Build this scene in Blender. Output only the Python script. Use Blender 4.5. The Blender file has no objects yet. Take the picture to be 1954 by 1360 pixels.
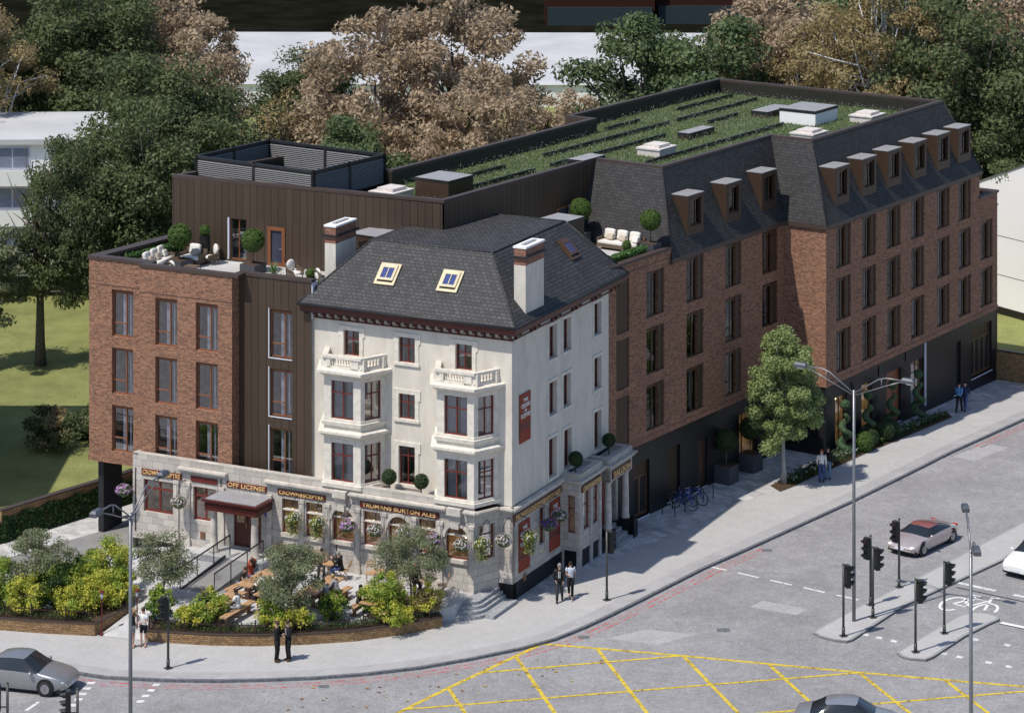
import bpy, bmesh, math, random
import numpy as np
from mathutils import Matrix, Vector
R = math.radians
scene = bpy.context.scene
# ---------------------------------------------------------------- camera
cam_d = bpy.data.cameras.new('camera'); cam = bpy.data.objects.new('camera', cam_d)
scene.collection.objects.link(cam); scene.camera = cam
cam.location = (0, 0, 43); cam.rotation_euler = (R(90), 0, 0)
cam_d.sensor_width = 36; cam_d.lens = 95.8; cam_d.shift_y = -0.6694
cam_d.clip_start = 1; cam_d.clip_end = 2000
# ---------------------------------------------------------------- sky, sun, exposure
SUN_EL, SUN_DX, SUN_DY = 59, -0.78, -0.62          # the sun stands to the left and behind the viewer
world = bpy.data.worlds.new('World'); scene.world = world; world.use_nodes = True
wn = world.node_tree; bg = wn.nodes['Background']; bg.inputs[1].default_value = 0.12
sky = wn.nodes.new('ShaderNodeTexSky'); sky.sky_type = 'NISHITA'; sky.sun_disc = False
sky.ozone_density = 4.5; sky.sun_elevation = R(SUN_EL); sky.sun_rotation = math.atan2(SUN_DX, SUN_DY)
wn.links.new(sky.outputs[0], bg.inputs[0])
sun_d = bpy.data.lights.new('sun', 'SUN'); sun_d.energy = 4.1; sun_d.angle = R(0.6); sun_d.color = (1, 0.93, 0.83)
sun = bpy.data.objects.new('sun', sun_d); scene.collection.objects.link(sun)
c_ = math.cos(R(SUN_EL)); n_ = math.hypot(SUN_DX, SUN_DY)
sun.rotation_euler = Vector((SUN_DX/n_*c_, SUN_DY/n_*c_, math.sin(R(SUN_EL)))).to_track_quat('Z', 'Y').to_euler()
scene.view_settings.view_transform = 'Standard'; scene.view_settings.look = 'None'
scene.view_settings.exposure = 0.0; scene.view_settings.gamma = 1.0
scene.render.engine = 'CYCLES'
scene.cycles.max_bounces = 6; scene.cycles.transparent_max_bounces = 12

# ---------------------------------------------------------------- materials
def newmat(name):
    m = bpy.data.materials.new(name); m.use_nodes = True
    return m, m.node_tree, m.node_tree.nodes['Principled BSDF']
def node(nt, t, **k):
    n = nt.nodes.new(t)
    for a, v in k.items(): setattr(n, a, v)
    return n
def rgba(c): return (c[0], c[1], c[2], 1)
def mixc(nt, fac, a, b, blend='MIX'):
    n = node(nt, 'ShaderNodeMix', data_type='RGBA', blend_type=blend)
    for i, v in ((0, fac), (6, a), (7, b)):
        if isinstance(v, (tuple, list)): n.inputs[i].default_value = rgba(v)
        elif isinstance(v, (int, float)): n.inputs[i].default_value = v
        else: nt.links.new(v, n.inputs[i])
    return n.outputs[2]
def ramp(nt, src, p0, p1, a=(0, 0, 0), b=(1, 1, 1)):
    n = node(nt, 'ShaderNodeValToRGB'); nt.links.new(src, n.inputs[0])
    e = n.color_ramp.elements; e[0].position = p0; e[1].position = p1; e[0].color = rgba(a); e[1].color = rgba(b)
    return n.outputs[0]
def noise(nt, vec, scale, detail=4, rough=0.55, dist=0):
    n = node(nt, 'ShaderNodeTexNoise'); n.inputs['Scale'].default_value = scale; n.inputs['Detail'].default_value = detail
    n.inputs['Roughness'].default_value = rough; n.inputs['Distortion'].default_value = dist
    nt.links.new(vec, n.inputs['Vector']); return n.outputs['Fac']
def bump(nt, p, h, s=0.3, d=0.02):
    b = node(nt, 'ShaderNodeBump'); b.inputs['Strength'].default_value = s; b.inputs['Distance'].default_value = d
    nt.links.new(h, b.inputs['Height']); nt.links.new(b.outputs[0], p.inputs['Normal'])
def M_flat(name, col, rough=0.6, metal=0.0, vary=0.12, scale=3.0, spec=0.4, coat=0):
    m, nt, p = newmat(name); tc = node(nt, 'ShaderNodeTexCoord')
    f = noise(nt, tc.outputs['Object'], scale, 5)
    lo = tuple(c*(1-vary) for c in col); hi = tuple(min(1, c*(1+vary)) for c in col)
    nt.links.new(ramp(nt, f, 0.3, 0.7, lo, hi), p.inputs['Base Color'])
    p.inputs['Roughness'].default_value = rough; p.inputs['Metallic'].default_value = metal
    p.inputs['Specular IOR Level'].default_value = spec; p.inputs['Coat Weight'].default_value = coat
    return m
def M_brick(name, c1, c2, mortar, w=0.225, h=0.075, gap=0.008, rough=0.85, stain=0.25, squash=1.0, bias=0.0, offset=0.5, mix2=None, bs=0.4):
    m, nt, p = newmat(name); uv = node(nt, 'ShaderNodeUVMap')
    br = node(nt, 'ShaderNodeTexBrick'); nt.links.new(uv.outputs[0], br.inputs['Vector'])
    br.inputs['Scale'].default_value = 1; br.inputs['Brick Width'].default_value = w; br.inputs['Row Height'].default_value = h
    br.inputs['Mortar Size'].default_value = gap; br.inputs['Mortar Smooth'].default_value = 0.2; br.inputs['Bias'].default_value = bias
    br.offset = offset; br.inputs['Color1'].default_value = rgba(c1); br.inputs['Color2'].default_value = rgba(c2)
    br.inputs['Mortar'].default_value = rgba(mortar)
    f = noise(nt, uv.outputs[0], 0.6, 6); col = mixc(nt, ramp(nt, f, 0.35, 0.7, (0,)*3, (stain,)*3), br.outputs[0], tuple(x*0.45 for x in c1))
    f2 = noise(nt, uv.outputs[0], 9.5, 2, .7)
    col = mixc(nt, ramp(nt, f2, 0.5, 0.72, (0,)*3, (0.5,)*3), col, mix2 or tuple(min(1, x*1.5) for x in c2))
    nt.links.new(col, p.inputs['Base Color']); p.inputs['Roughness'].default_value = rough
    p.inputs['Specular IOR Level'].default_value = 0.25
    bump(nt, p, br.outputs['Fac'], -bs, 0.01)
    return m
def M_ground(name, base, spec=((2.0, 0.15), (40, 0.25)), rough=0.9, joints=None, jcol=None):
    m, nt, p = newmat(name); tc = node(nt, 'ShaderNodeTexCoord'); v = tc.outputs['Object']
    col = base
    for s, a in spec:
        f = noise(nt, v, s, 6, 0.65)
        col = mixc(nt, 1.0, col, ramp(nt, f, 0.3, 0.72, (1-a,)*3, (1+a*0.6,)*3), 'MULTIPLY')
    if joints:
        br = node(nt, 'ShaderNodeTexBrick'); mp = node(nt, 'ShaderNodeMapping'); mp.inputs['Rotation'].default_value = (0, 0, R(joints[2]))
        nt.links.new(v, mp.inputs[0]); nt.links.new(mp.outputs[0], br.inputs['Vector'])
        br.inputs['Scale'].default_value = 1; br.inputs['Brick Width'].default_value = joints[0]; br.inputs['Row Height'].default_value = joints[1]
        br.inputs['Mortar Size'].default_value = joints[3]; k = joints[4]
        br.inputs['Color1'].default_value = (1, 1, 1, 1); br.inputs['Color2'].default_value = (k, k, k*1.01, 1); br.inputs['Mortar'].default_value = rgba((jcol or 0.72,)*3)
        col = mixc(nt, 1.0, col, br.outputs[0], 'MULTIPLY')
    nt.links.new(col, p.inputs['Base Color']); p.inputs['Roughness'].default_value = rough; p.inputs['Specular IOR Level'].default_value = 0.2
    f = noise(nt, v, 60, 3); bump(nt, p, f, 0.25, 0.01)
    return m
def M_paint(name, col, wear=0.45, scale=6, under=(0.30, 0.29, 0.29)):
    m, nt, p = newmat(name); tc = node(nt, 'ShaderNodeTexCoord')
    f = noise(nt, tc.outputs['Object'], scale, 8, 0.75)
    nt.links.new(mixc(nt, ramp(nt, f, wear, wear+0.12), under, col), p.inputs['Base Color']); p.inputs['Roughness'].default_value = 0.8
    return m
def M_clad(name, col, pitch=0.42, rough=0.5):
    m, nt, p = newmat(name); uv = node(nt, 'ShaderNodeUVMap'); sx = node(nt, 'ShaderNodeSeparateXYZ'); nt.links.new(uv.outputs[0], sx.inputs[0])
    d = node(nt, 'ShaderNodeMath', operation='DIVIDE'); d.inputs[1].default_value = pitch; nt.links.new(sx.outputs[0], d.inputs[0])
    fr = node(nt, 'ShaderNodeMath', operation='FRACT'); nt.links.new(d.outputs[0], fr.inputs[0])
    lt = node(nt, 'ShaderNodeMath', operation='LESS_THAN'); lt.inputs[1].default_value = 0.07; nt.links.new(fr.outputs[0], lt.inputs[0])
    fl = node(nt, 'ShaderNodeMath', operation='FLOOR'); nt.links.new(d.outputs[0], fl.inputs[0])
    wn_ = node(nt, 'ShaderNodeTexWhiteNoise', noise_dimensions='1D'); nt.links.new(fl.outputs[0], wn_.inputs['W'])
    base = mixc(nt, wn_.outputs['Value'], tuple(c*0.86 for c in col), tuple(c*1.1 for c in col))
    nt.links.new(mixc(nt, lt.outputs[0], base, tuple(c*0.12 for c in col)), p.inputs['Base Color'])
    p.inputs['Roughness'].default_value = rough; p.inputs['Metallic'].default_value = 0.25
    bump(nt, p, lt.outputs[0], -0.6, 0.02)
    return m
def M_glass(name='window glass', tint=(0.85, 0.89, 0.93), refl=0.17, rough=0.02):
    m, nt, p = newmat(name); nt.nodes.remove(p); out = [n for n in nt.nodes if n.type == 'OUTPUT_MATERIAL'][0]
    t = node(nt, 'ShaderNodeBsdfTransparent'); t.inputs[0].default_value = rgba(tint)
    g = node(nt, 'ShaderNodeBsdfGlossy'); g.inputs['Roughness'].default_value = rough
    lw = node(nt, 'ShaderNodeFresnel'); lw.inputs[0].default_value = 1.5
    ad = node(nt, 'ShaderNodeMath', operation='ADD'); ad.inputs[1].default_value = refl; nt.links.new(lw.outputs[0], ad.inputs[0])
    mx = node(nt, 'ShaderNodeMixShader'); nt.links.new(ad.outputs[0], mx.inputs[0]); nt.links.new(t.outputs[0], mx.inputs[1]); nt.links.new(g.outputs[0], mx.inputs[2])
    nt.links.new(mx.outputs[0], out.inputs[0]); return m
def M_leaf(name, ca, cb, cc=None, trans=0.38, rough=0.6, spec=0.3):
    m, nt, p = newmat(name); at = node(nt, 'ShaderNodeAttribute', attribute_name='tint')
    col = mixc(nt, at.outputs['Fac'], ca, cb)
    if cc: col = mixc(nt, ramp(nt, at.outputs['Fac'], 0.86, 0.93), col, cc)
    nt.links.new(col, p.inputs['Base Color']); p.inputs['Roughness'].default_value = rough; p.inputs['Specular IOR Level'].default_value = spec
    out = [n for n in nt.nodes if n.type == 'OUTPUT_MATERIAL'][0]
    tr = node(nt, 'ShaderNodeBsdfTranslucent'); nt.links.new(col, tr.inputs[0])
    mx = node(nt, 'ShaderNodeMixShader'); mx.inputs[0].default_value = trans
    nt.links.new(p.outputs[0], mx.inputs[1]); nt.links.new(tr.outputs[0], mx.inputs[2]); nt.links.new(mx.outputs[0], out.inputs[0])
    return m
def M_emit(name, col, s):
    m, nt, p = newmat(name); p.inputs['Base Color'].default_value = rgba(col); p.inputs['Emission Color'].default_value = rgba(col); p.inputs['Emission Strength'].default_value = s
    return m
def M_room(name, wall, glow=0.0):
    m, nt, p = newmat(name); tc = node(nt, 'ShaderNodeTexCoord'); f = noise(nt, tc.outputs['Object'], 2.6, 3, .6, .5)
    c = ramp(nt, f, 0.35, 0.65, tuple(x*0.22 for x in wall), wall)
    nt.links.new(c, p.inputs['Base Color']); p.inputs['Roughness'].default_value = 0.9
    if glow: nt.links.new(c, p.inputs['Emission Color']); p.inputs['Emission Strength'].default_value = glow
    return m

MAT = {}
MAT['brick'] = M_brick('red multi brick', (0.37, 0.175, 0.105), (0.13, 0.058, 0.042), (0.22, 0.165, 0.13), gap=0.009, mix2=(0.62, 0.38, 0.23), stain=0.3)
MAT['blackbrick'] = M_brick('black glazed brick', (0.017, 0.017, 0.021), (0.009, 0.009, 0.012), (0.02, 0.02, 0.022), rough=0.42, mix2=(0.03, 0.03, 0.034), stain=0.1)
MAT['gardenbrick'] = M_brick('yellow brown stock brick', (0.40, 0.25, 0.12), (0.20, 0.115, 0.055), (0.10, 0.07, 0.045), w=0.24, h=0.085, gap=0.012, mix2=(0.5, 0.34, 0.19))
MAT['stackbrick'] = M_brick('old red chimney brick', (0.33, 0.14, 0.085), (0.16, 0.06, 0.04), (0.30, 0.24, 0.2), mix2=(0.45, 0.26, 0.18))
MAT['slate'] = M_brick('dark grey slate tiles', (0.046, 0.046, 0.05), (0.085, 0.084, 0.088), (0.012, 0.012, 0.014), w=0.27, h=0.19, gap=0.02, rough=0.62, mix2=(0.08, 0.08, 0.085), stain=0.3, bs=0.8)
MAT['slate_m'] = M_brick('charcoal mansard slate tiles', (0.027, 0.027, 0.029), (0.052, 0.051, 0.053), (0.014, 0.014, 0.017), w=0.25, h=0.17, gap=0.018, rough=0.62, mix2=(0.072, 0.07, 0.072), stain=0.3, bs=0.8)
MAT['stone'] = M_brick('weathered pale ashlar stone', (0.58, 0.54, 0.49), (0.42, 0.385, 0.35), (0.27, 0.245, 0.22), w=0.62, h=0.34, gap=0.012, rough=0.8, mix2=(0.67, 0.635, 0.59), stain=0.22)
MAT['stonetrim'] = M_flat('carved pale stone trim', (0.55, 0.51, 0.46), 0.8, vary=0.22, scale=2.5)
MAT['white_stone'] = M_flat('white veined stone caps', (0.66, 0.61, 0.58), 0.7, vary=0.15, scale=6)
def M_plaster(name, col):
    m, nt, p = newmat(name); tc = node(nt, 'ShaderNodeTexCoord'); v = tc.outputs['Object']
    mp = node(nt, 'ShaderNodeMapping'); mp.inputs['Scale'].default_value = (1, 1, 0.35); nt.links.new(v, mp.inputs[0])
    f = noise(nt, mp.outputs[0], 1.1, 9, 0.7, 0.6); f2 = noise(nt, v, 7, 5, 0.7)
    c = mixc(nt, ramp(nt, f, 0.42, 0.68, (0,)*3, (0.5,)*3), col, tuple(x*0.58 for x in col))
    c = mixc(nt, ramp(nt, f2, 0.5, 0.8, (0,)*3, (0.16,)*3), c, tuple(x*0.7 for x in col))
    nt.links.new(c, p.inputs['Base Color']); p.inputs['Roughness'].default_value = 0.85; bump(nt, p, f2, 0.12, 0.01)
    return m
MAT['plaster'] = M_plaster('cream stucco render', (0.70, 0.655, 0.58))
MAT['creamtrim'] = M_flat('cream painted moulding', (0.70, 0.66, 0.585), 0.7, vary=0.14, scale=4)
MAT['maroon'] = M_flat('dark maroon gloss paint', (0.085, 0.018, 0.016), 0.35, vary=0.15)
MAT['maroonframe'] = M_flat('maroon window paint', (0.17, 0.03, 0.022), 0.4, vary=0.2)
MAT['signred'] = M_flat('deep red sign board', (0.13, 0.022, 0.018), 0.5, vary=0.2)
MAT['gilt'] = M_flat('gilt lettering', (0.68, 0.46, 0.21), 0.45, vary=0.2, scale=8)
MAT['rust'] = M_flat('rust brown window frame', (0.225, 0.085, 0.038), 0.45, vary=0.15)
MAT['umber'] = M_flat('dark umber window frame', (0.09, 0.052, 0.03), 0.45, vary=0.15)
MAT['bronzepanel'] = M_flat('bronze brown metal panel', (0.060, 0.037, 0.024), 0.5, 0.2, vary=0.08, scale=1)
MAT['clad'] = M_clad('dark bronze standing seam cladding', (0.078, 0.053, 0.037))
MAT['copingbrown'] = M_flat('brown metal coping', (0.072, 0.053, 0.047), 0.5, 0.1, vary=0.1, scale=1)
MAT['liner'] = M_flat('dark olive parapet lining', (0.022, 0.021, 0.016), 0.6, vary=0.2)
MAT['lead'] = M_flat('grey lead sheet', (0.30, 0.30, 0.315), 0.6, vary=0.12, scale=2)
MAT['greymetal'] = M_flat('charcoal metal', (0.03, 0.031, 0.035), 0.45, 0.3, vary=0.15)
MAT['white'] = M_flat('matt white surface', (0.84, 0.84, 0.85), 0.8, vary=0.03, scale=0.3)
MAT['roofwhite'] = M_flat('dull white roof', (0.50, 0.505, 0.52), 0.85, vary=0.1, scale=0.25)
MAT['offwhite'] = M_flat('white painted metal', (0.62, 0.64, 0.72), 0.5, vary=0.04)
MAT['glass'] = M_glass()
MAT['railglass'] = M_glass('balustrade glass', (0.74, 0.77, 0.78), 0.06)
MAT['glassw'] = M_glass('wing glass', (0.8, 0.84, 0.88), 0.03)
MAT['room'] = M_room('dim hotel room', (0.11, 0.112, 0.125))
MAT['warmroom'] = M_room('self glowing bar interior', (0.50, 0.31, 0.14), 0.30)  # room walls emit a warm glow in place of lamp light
MAT['darkroom'] = M_room('dark room', (0.03, 0.03, 0.032))
MAT['curtain'] = M_flat('white net curtain', (0.46, 0.47, 0.53), 0.9, vary=0.2, scale=4)
MAT['bulb'] = M_emit('glowing bulb', (1, 0.72, 0.36), 9)
MAT['soil'] = M_ground('brown planting soil', (0.085, 0.055, 0.035))
MAT['wood'] = M_flat('oiled teak', (0.44, 0.275, 0.15), 0.55, vary=0.28, scale=5)
MAT['wood2'] = M_flat('brown timber legs', (0.24, 0.13, 0.075), 0.6, vary=0.2, scale=5)
MAT['black'] = M_flat('black metal', (0.012, 0.012, 0.013), 0.4, vary=0.1)
MAT['cushion'] = M_flat('white outdoor cushion', (0.74, 0.72, 0.68), 0.9, vary=0.05)
MAT['beige'] = M_flat('beige scatter cushion', (0.52, 0.44, 0.35), 0.9, vary=0.06)
MAT['wicker'] = M_flat('brown rope weave', (0.13, 0.095, 0.065), 0.8, vary=0.35, scale=40)
MAT['bark'] = M_flat('grey brown bark', (0.12, 0.10, 0.085), 0.9, vary=0.35, scale=6)
MAT['palebark'] = M_flat('pale bark', (0.30, 0.30, 0.30), 0.9, vary=0.3, scale=5)
MAT['birchbark'] = M_flat('white birch bark', (0.55, 0.56, 0.60), 0.8, vary=0.2, scale=6)
# ---------------------------------------------------------------- mesh helper
class MB:
    def __init__(s, T=None): s.v = []; s.f = []; s.m = []; s.T = T; s.sm = False; s.smf = []
    def add(s, pts, faces, m=0):
        b = len(s.v)
        s.v += [tuple(s.T @ Vector(p)) if s.T else tuple(p) for p in pts]
        s.f += [tuple(b+i for i in f) for f in faces]; s.m += [m]*len(faces); s.smf += [s.sm]*len(faces)
        return s
    def box(s, x0, x1, y0, y1, z0, z1, m=0):
        x0, x1 = min(x0, x1), max(x0, x1); y0, y1 = min(y0, y1), max(y0, y1); z0, z1 = min(z0, z1), max(z0, z1)
        return s.add([(x0,y0,z0),(x1,y0,z0),(x1,y1,z0),(x0,y1,z0),(x0,y0,z1),(x1,y0,z1),(x1,y1,z1),(x0,y1,z1)],
                     [(3,2,1,0),(4,5,6,7),(0,1,5,4),(1,2,6,5),(2,3,7,6),(3,0,4,7)], m)
    def quad(s, a, b, c, d, m=0): return s.add([a, b, c, d], [(0, 1, 2, 3)], m)
    def poly(s, pts, m=0): return s.add(pts, [tuple(range(len(pts)))], m)
    def prism(s, pts, z0, z1, m=0, top=True, bot=True):
        n = len(pts); a = sum(pts[i][0]*pts[(i+1) % n][1]-pts[(i+1) % n][0]*pts[i][1] for i in range(n))
        if a < 0: pts = pts[::-1]
        f = [(i, (i+1) % n, n+(i+1) % n, n+i) for i in range(n)]
        if top: f.append(tuple(range(n, 2*n)))
        if bot: f.append(tuple(range(n-1, -1, -1)))
        return s.add([(p[0], p[1], z0) for p in pts]+[(p[0], p[1], z1) for p in pts], f, m)
    def frust(s, a, za, b, zb, m=0, top=True):       # two outlines of equal length, joined
        n = len(a); f = [(i, (i+1) % n, n+(i+1) % n, n+i) for i in range(n)]
        if top: f.append(tuple(range(n, 2*n)))
        return s.add([(p[0], p[1], za) for p in a]+[(p[0], p[1], zb) for p in b], f, m)
    def tube(s, pts, r, n=8, m=0, cap=True):
        pts = [Vector(p) for p in pts]; rs = r if isinstance(r, (list, tuple)) else [r]*len(pts)
        V = []; up = None
        for i, p in enumerate(pts):
            d = (pts[min(i+1, len(pts)-1)]-pts[max(i-1, 0)]).normalized()
            if up is None: up = Vector((0, 0, 1)) if abs(d.z) < 0.9 else Vector((1, 0, 0))
            a = d.cross(up)
            if a.length < 1e-4: a = d.cross(Vector((0, 1, 0.1)))
            a.normalize(); b = d.cross(a).normalized(); up = -b if False else up
            for k in range(n):
                t = 2*math.pi*k/n; V.append(p+(a*math.cos(t)+b*math.sin(t))*rs[i])
        F = [(i*n+k, i*n+(k+1) % n, (i+1)*n+(k+1) % n, (i+1)*n+k) for i in range(len(pts)-1) for k in range(n)]
        if cap: F += [tuple(range(n-1, -1, -1)), tuple(range((len(pts)-1)*n, len(pts)*n))]
        return s.add(V, F, m)
    def cyl(s, x, y, z0, z1, r0, r1=None, n=16, m=0): return s.lathe(x, y, [(r0, z0), (r0 if r1 is None else r1, z1)], n, m)
    def lathe(s, x, y, prof, n=16, m=0):
        V = [(x+r*math.cos(2*math.pi*k/n), y+r*math.sin(2*math.pi*k/n), z) for r, z in prof for k in range(n)]
        F = [(i*n+k, i*n+(k+1) % n, (i+1)*n+(k+1) % n, (i+1)*n+k) for i in range(len(prof)-1) for k in range(n)]
        F += [tuple(range(n-1, -1, -1)), tuple(range((len(prof)-1)*n, len(prof)*n))]
        return s.add(V, F, m)
    def ball(s, x, y, z, rx, ry=None, rz=None, n=12, m=0):
        ry = rx if ry is None else ry; rz = rx if rz is None else rz; k2 = n//2
        V = [(x, y, z-rz)]+[(x+rx*math.sin(math.pi*i/k2)*math.cos(2*math.pi*k/n), y+ry*math.sin(math.pi*i/k2)*math.sin(2*math.pi*k/n), z-rz*math.cos(math.pi*i/k2)) for i in range(1, k2) for k in range(n)]+[(x, y, z+rz)]
        F = [(0, 1+(k+1) % n, 1+k) for k in range(n)]
        F += [(1+(i-1)*n+k, 1+(i-1)*n+(k+1) % n, 1+i*n+(k+1) % n, 1+i*n+k) for i in range(1, k2-1) for k in range(n)]
        t = len(V)-1; F += [(1+(k2-2)*n+k, 1+(k2-2)*n+(k+1) % n, t) for k in range(n)]
        return s.add(V, F, m)
    def beam(s, a, b, w, h, m=0):                     # rectangular bar from a to b
        a, b = Vector(a), Vector(b); d = (b-a).normalized(); up = Vector((0, 0, 1)) if abs(d.z) < 0.95 else Vector((0, 1, 0))
        x = d.cross(up).normalized()*w/2; y = x.cross(d).normalized()*h/2
        return s.add([a-x-y, a+x-y, a+x+y, a-x+y, b-x-y, b+x-y, b+x+y, b-x+y], [(0,1,2,3),(7,6,5,4),(0,4,5,1),(1,5,6,2),(2,6,7,3),(3,7,4,0)], m)
    def mesh(s, name, mats):
        me = bpy.data.meshes.new(name); me.from_pydata(s.v, [], s.f)
        for m in (mats if isinstance(mats, (list, tuple)) else [mats]): me.materials.append(MAT[m] if isinstance(m, str) else m)
        me.polygons.foreach_set('material_index', s.m); me.polygons.foreach_set('use_smooth', s.smf)
        bm = bmesh.new(); bm.from_mesh(me); bmesh.ops.recalc_face_normals(bm, faces=bm.faces) if not getattr(s, 'raw', False) else None
        uvl = bm.loops.layers.uv.new('UVMap')
        for f in bm.faces:
            f.normal_update(); n = f.normal
            if abs(n.z) > 0.97: t = Vector((1, 0, 0)); b = Vector((0, 1, 0))
            else:
                t = Vector((0, 0, 1)).cross(n).normalized(); b = n.cross(t)
            for l in f.loops: c = l.vert.co; l[uvl].uv = (c.dot(t), c.dot(b))
        bm.to_mesh(me); bm.free(); me.update(); return me
    def build(s, name, mats, parent=None, M=None):
        return link(name, s.mesh(name, mats), parent, M)
def link(name, data, parent=None, M=None):
    o = bpy.data.objects.new(name, data); scene.collection.objects.link(o)
    if parent: o.parent = parent
    if M is not None: o.matrix_local = M
    return o
def tag(o, label=None, cat=None, group=None, kind=None):
    for k, v in (('label', label), ('category', cat), ('group', group), ('kind', kind)):
        if v: o[k] = v
    return o
def thing(name, label, cat, loc=(0, 0, 0), rz=0, group=None, scale=1):
    o = bpy.data.objects.new(name, None); scene.collection.objects.link(o); o.empty_display_size = 0.3
    o.location = loc; o.rotation_euler = (0, 0, rz); o.scale = (scale,)*3
    return tag(o, label, cat, group)
def dup(root, loc, rz=0, label=None, group=None, scale=None):
    r = root.copy(); scene.collection.objects.link(r); r.location = loc; r.rotation_euler = (0, 0, rz)
    if label: r['label'] = label
    if group: r['group'] = group
    if scale is not None: r.scale = scale if isinstance(scale, tuple) else (scale,)*3
    for ch in list(root.children):
        c = ch.copy(); scene.collection.objects.link(c); c.parent = r; c.matrix_parent_inverse = ch.matrix_parent_inverse
        for g in ch.children:
            d = g.copy(); scene.collection.objects.link(d); d.parent = c; d.matrix_parent_inverse = g.matrix_parent_inverse
    return r
def Tr(x, y, z, rz=0): return Matrix.Translation((x, y, z)) @ Matrix.Rotation(rz, 4, 'Z')
def gz(x, y): return -0.032*max(0, y-150)
# the pub's own axes (x to the right along its front, y into the block) and the long wing's axes
PA = math.atan2(-.4407, .8976); WA = math.atan2(.8241, .5666)
PUB = Tr(0, 125.9, 0, PA); WING = Tr(6.06, 137.5, 0, WA)
def P(x, y, z=0): v = PUB @ Vector((x, y, z)); return (v.x, v.y, v.z)
def Wg(x, y, z=0): v = WING @ Vector((x, y, z)); return (v.x, v.y, v.z)
# ---------------------------------------------------------------- ground
MAT['asphalt'] = M_ground('pale worn asphalt', (0.39, 0.385, 0.395), ((0.13, 0.16), (0.5, 0.14), (2.2, 0.14), (14, 0.4), (60, 0.4)))
MAT['paving'] = M_ground('light grey block paving', (0.50, 0.495, 0.49), ((0.25, 0.07), (1.6, 0.07), (8, 0.08), (60, 0.12)), joints=(0.2, 0.1, 55.5, 0.006, 0.93), jcol=0.86)
MAT['kerbstone'] = M_ground('grey kerb slab', (0.42, 0.415, 0.42), ((0.8, 0.15), (9, 0.08)), joints=(1.2, 4, 40, 0.012, 0.9))
MAT['granite'] = M_ground('dark granite kerb', (0.19, 0.20, 0.22), ((6, 0.5), (40, 0.5)))
MAT['slabs'] = M_ground('pale stone slabs', (0.66, 0.655, 0.65), ((0.5, 0.12), (2.2, 0.28), (25, 0.12)), joints=(0.95, 0.42, 55.5, 0.012, 0.62), jcol=0.8)
MAT['terrace'] = M_ground('pale granite terrace slabs', (0.56, 0.56, 0.56), ((0.8, 0.12), (4, 0.12), (30, 0.1)), joints=(0.8, 0.4, -26, 0.01, 0.9), jcol=0.8)
MAT['roughgranite'] = M_ground('split faced granite steps', (0.44, 0.45, 0.47), ((4, 0.2), (14, 0.55), (45, 0.4)))
MAT['drive'] = M_ground('grey resin driveway', (0.27, 0.265, 0.265), ((0.6, 0.2), (30, 0.12)))
MAT['lawn'] = M_ground('mown grass', (0.29, 0.31, 0.11), ((0.08, 0.3), (0.6, 0.22), (9, 0.3), (50, 0.3)))
MAT['yellow'] = M_paint('worn yellow road paint', (0.66, 0.50, 0.045), 0.39, 4, (0.24, 0.15, 0.035))
MAT['redline'] = M_paint('worn red road paint', (0.50, 0.07, 0.07), 0.455, 5, (0.33, 0.31, 0.32))
MAT['whiteline'] = M_paint('worn white road paint', (0.72, 0.73, 0.73), 0.40, 7, (0.42, 0.42, 0.43))
MAT['whitepaint'] = M_paint('white road paint', (0.78, 0.78, 0.78), 0.30, 7, (0.5, 0.5, 0.5))

def settle(me):                                   # the street falls away gently beyond y = 150
    bm = bmesh.new(); bm.from_mesh(me)
    bmesh.ops.bisect_plane(bm, geom=bm.verts[:]+bm.edges[:]+bm.faces[:], plane_co=(0, 150, 0), plane_no=(0, 1, 0))
    for v in bm.verts: v.co.z += gz(v.co.x, v.co.y)
    bm.to_mesh(me); bm.free(); return me
def sheet(name, pts, z, mat, z1=None, kind='structure', label=None, cat=None, flat=False):
    b = MB()
    if z1 is None: b.poly([(p[0], p[1], z) for p in pts])
    else: b.prism(pts, z1, z)
    me = b.mesh(name, mat) if flat else settle(b.mesh(name, mat)); o = link(name, me)
    return tag(o, label, cat, None, kind)
RZ = -0.10                                        # carriageway level, pavement at 0
sheet('road', [(-300, 20), (300, 20), (300, 330), (20, 330), (5, 150), (-60, 150), (-300, 150)], RZ, 'asphalt')
KO = [(-60, 133.2), (-40, 125.2), (-30, 121.3), (-22.23, 118.31), (-17.4, 116.5), (-14.65, 116.16), (-12.44, 116.1), (-10.66, 116.2), (-8.44, 116.43), (-6.23, 116.9), (-4.0, 117.62), (-1.76, 118.68), (0.53, 120.0), (1.95, 121.1), (3.3, 122.6), (4.4, 124.0), (5.88, 126.0), (9.15, 130.55), (12.04, 134.1), (17.72, 141.25), (22.21, 147.3), (25.48, 151.8), (29.58, 157.45), (60, 199)]
def offset(poly, d):
    out = []
    for i, p in enumerate(poly):
        a = Vector(poly[max(i-1, 0)]); b = Vector(poly[min(i+1, len(poly)-1)]); t = (b-a).normalized()
        out.append((p[0]-t.y*d, p[1]+t.x*d))
    return out
KG, KI = offset(KO, 0.16), offset(KO, 0.95)
def strip(name, a, b, z, mat, z1=None, **k): return sheet(name, a+b[::-1], z, mat, z1, **k)
back = [(60, 203), Wg(60, 0)[:2], Wg(41, .5)[:2], Wg(-3, 3)[:2], (-18.9, 142.5), (-24, 137), (-27.5, 132.2), (-60, 145)]
sheet('pavement', KI+back, 0.0, 'paving')
strip('kerb', KO, KG, 0.012, 'granite', RZ-0.1)
strip('pavement_edge', KG, KI, 0.004, 'kerbstone')
for d in (0.28, 0.62):
    for i0, i1 in ((3, 19), (21, 24)):
        a = offset(KO, -d)[i0:i1]; b = offset(KO, -d-0.11)[i0:i1]
        strip('red_line', a, b, RZ+0.004, 'redline')
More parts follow.
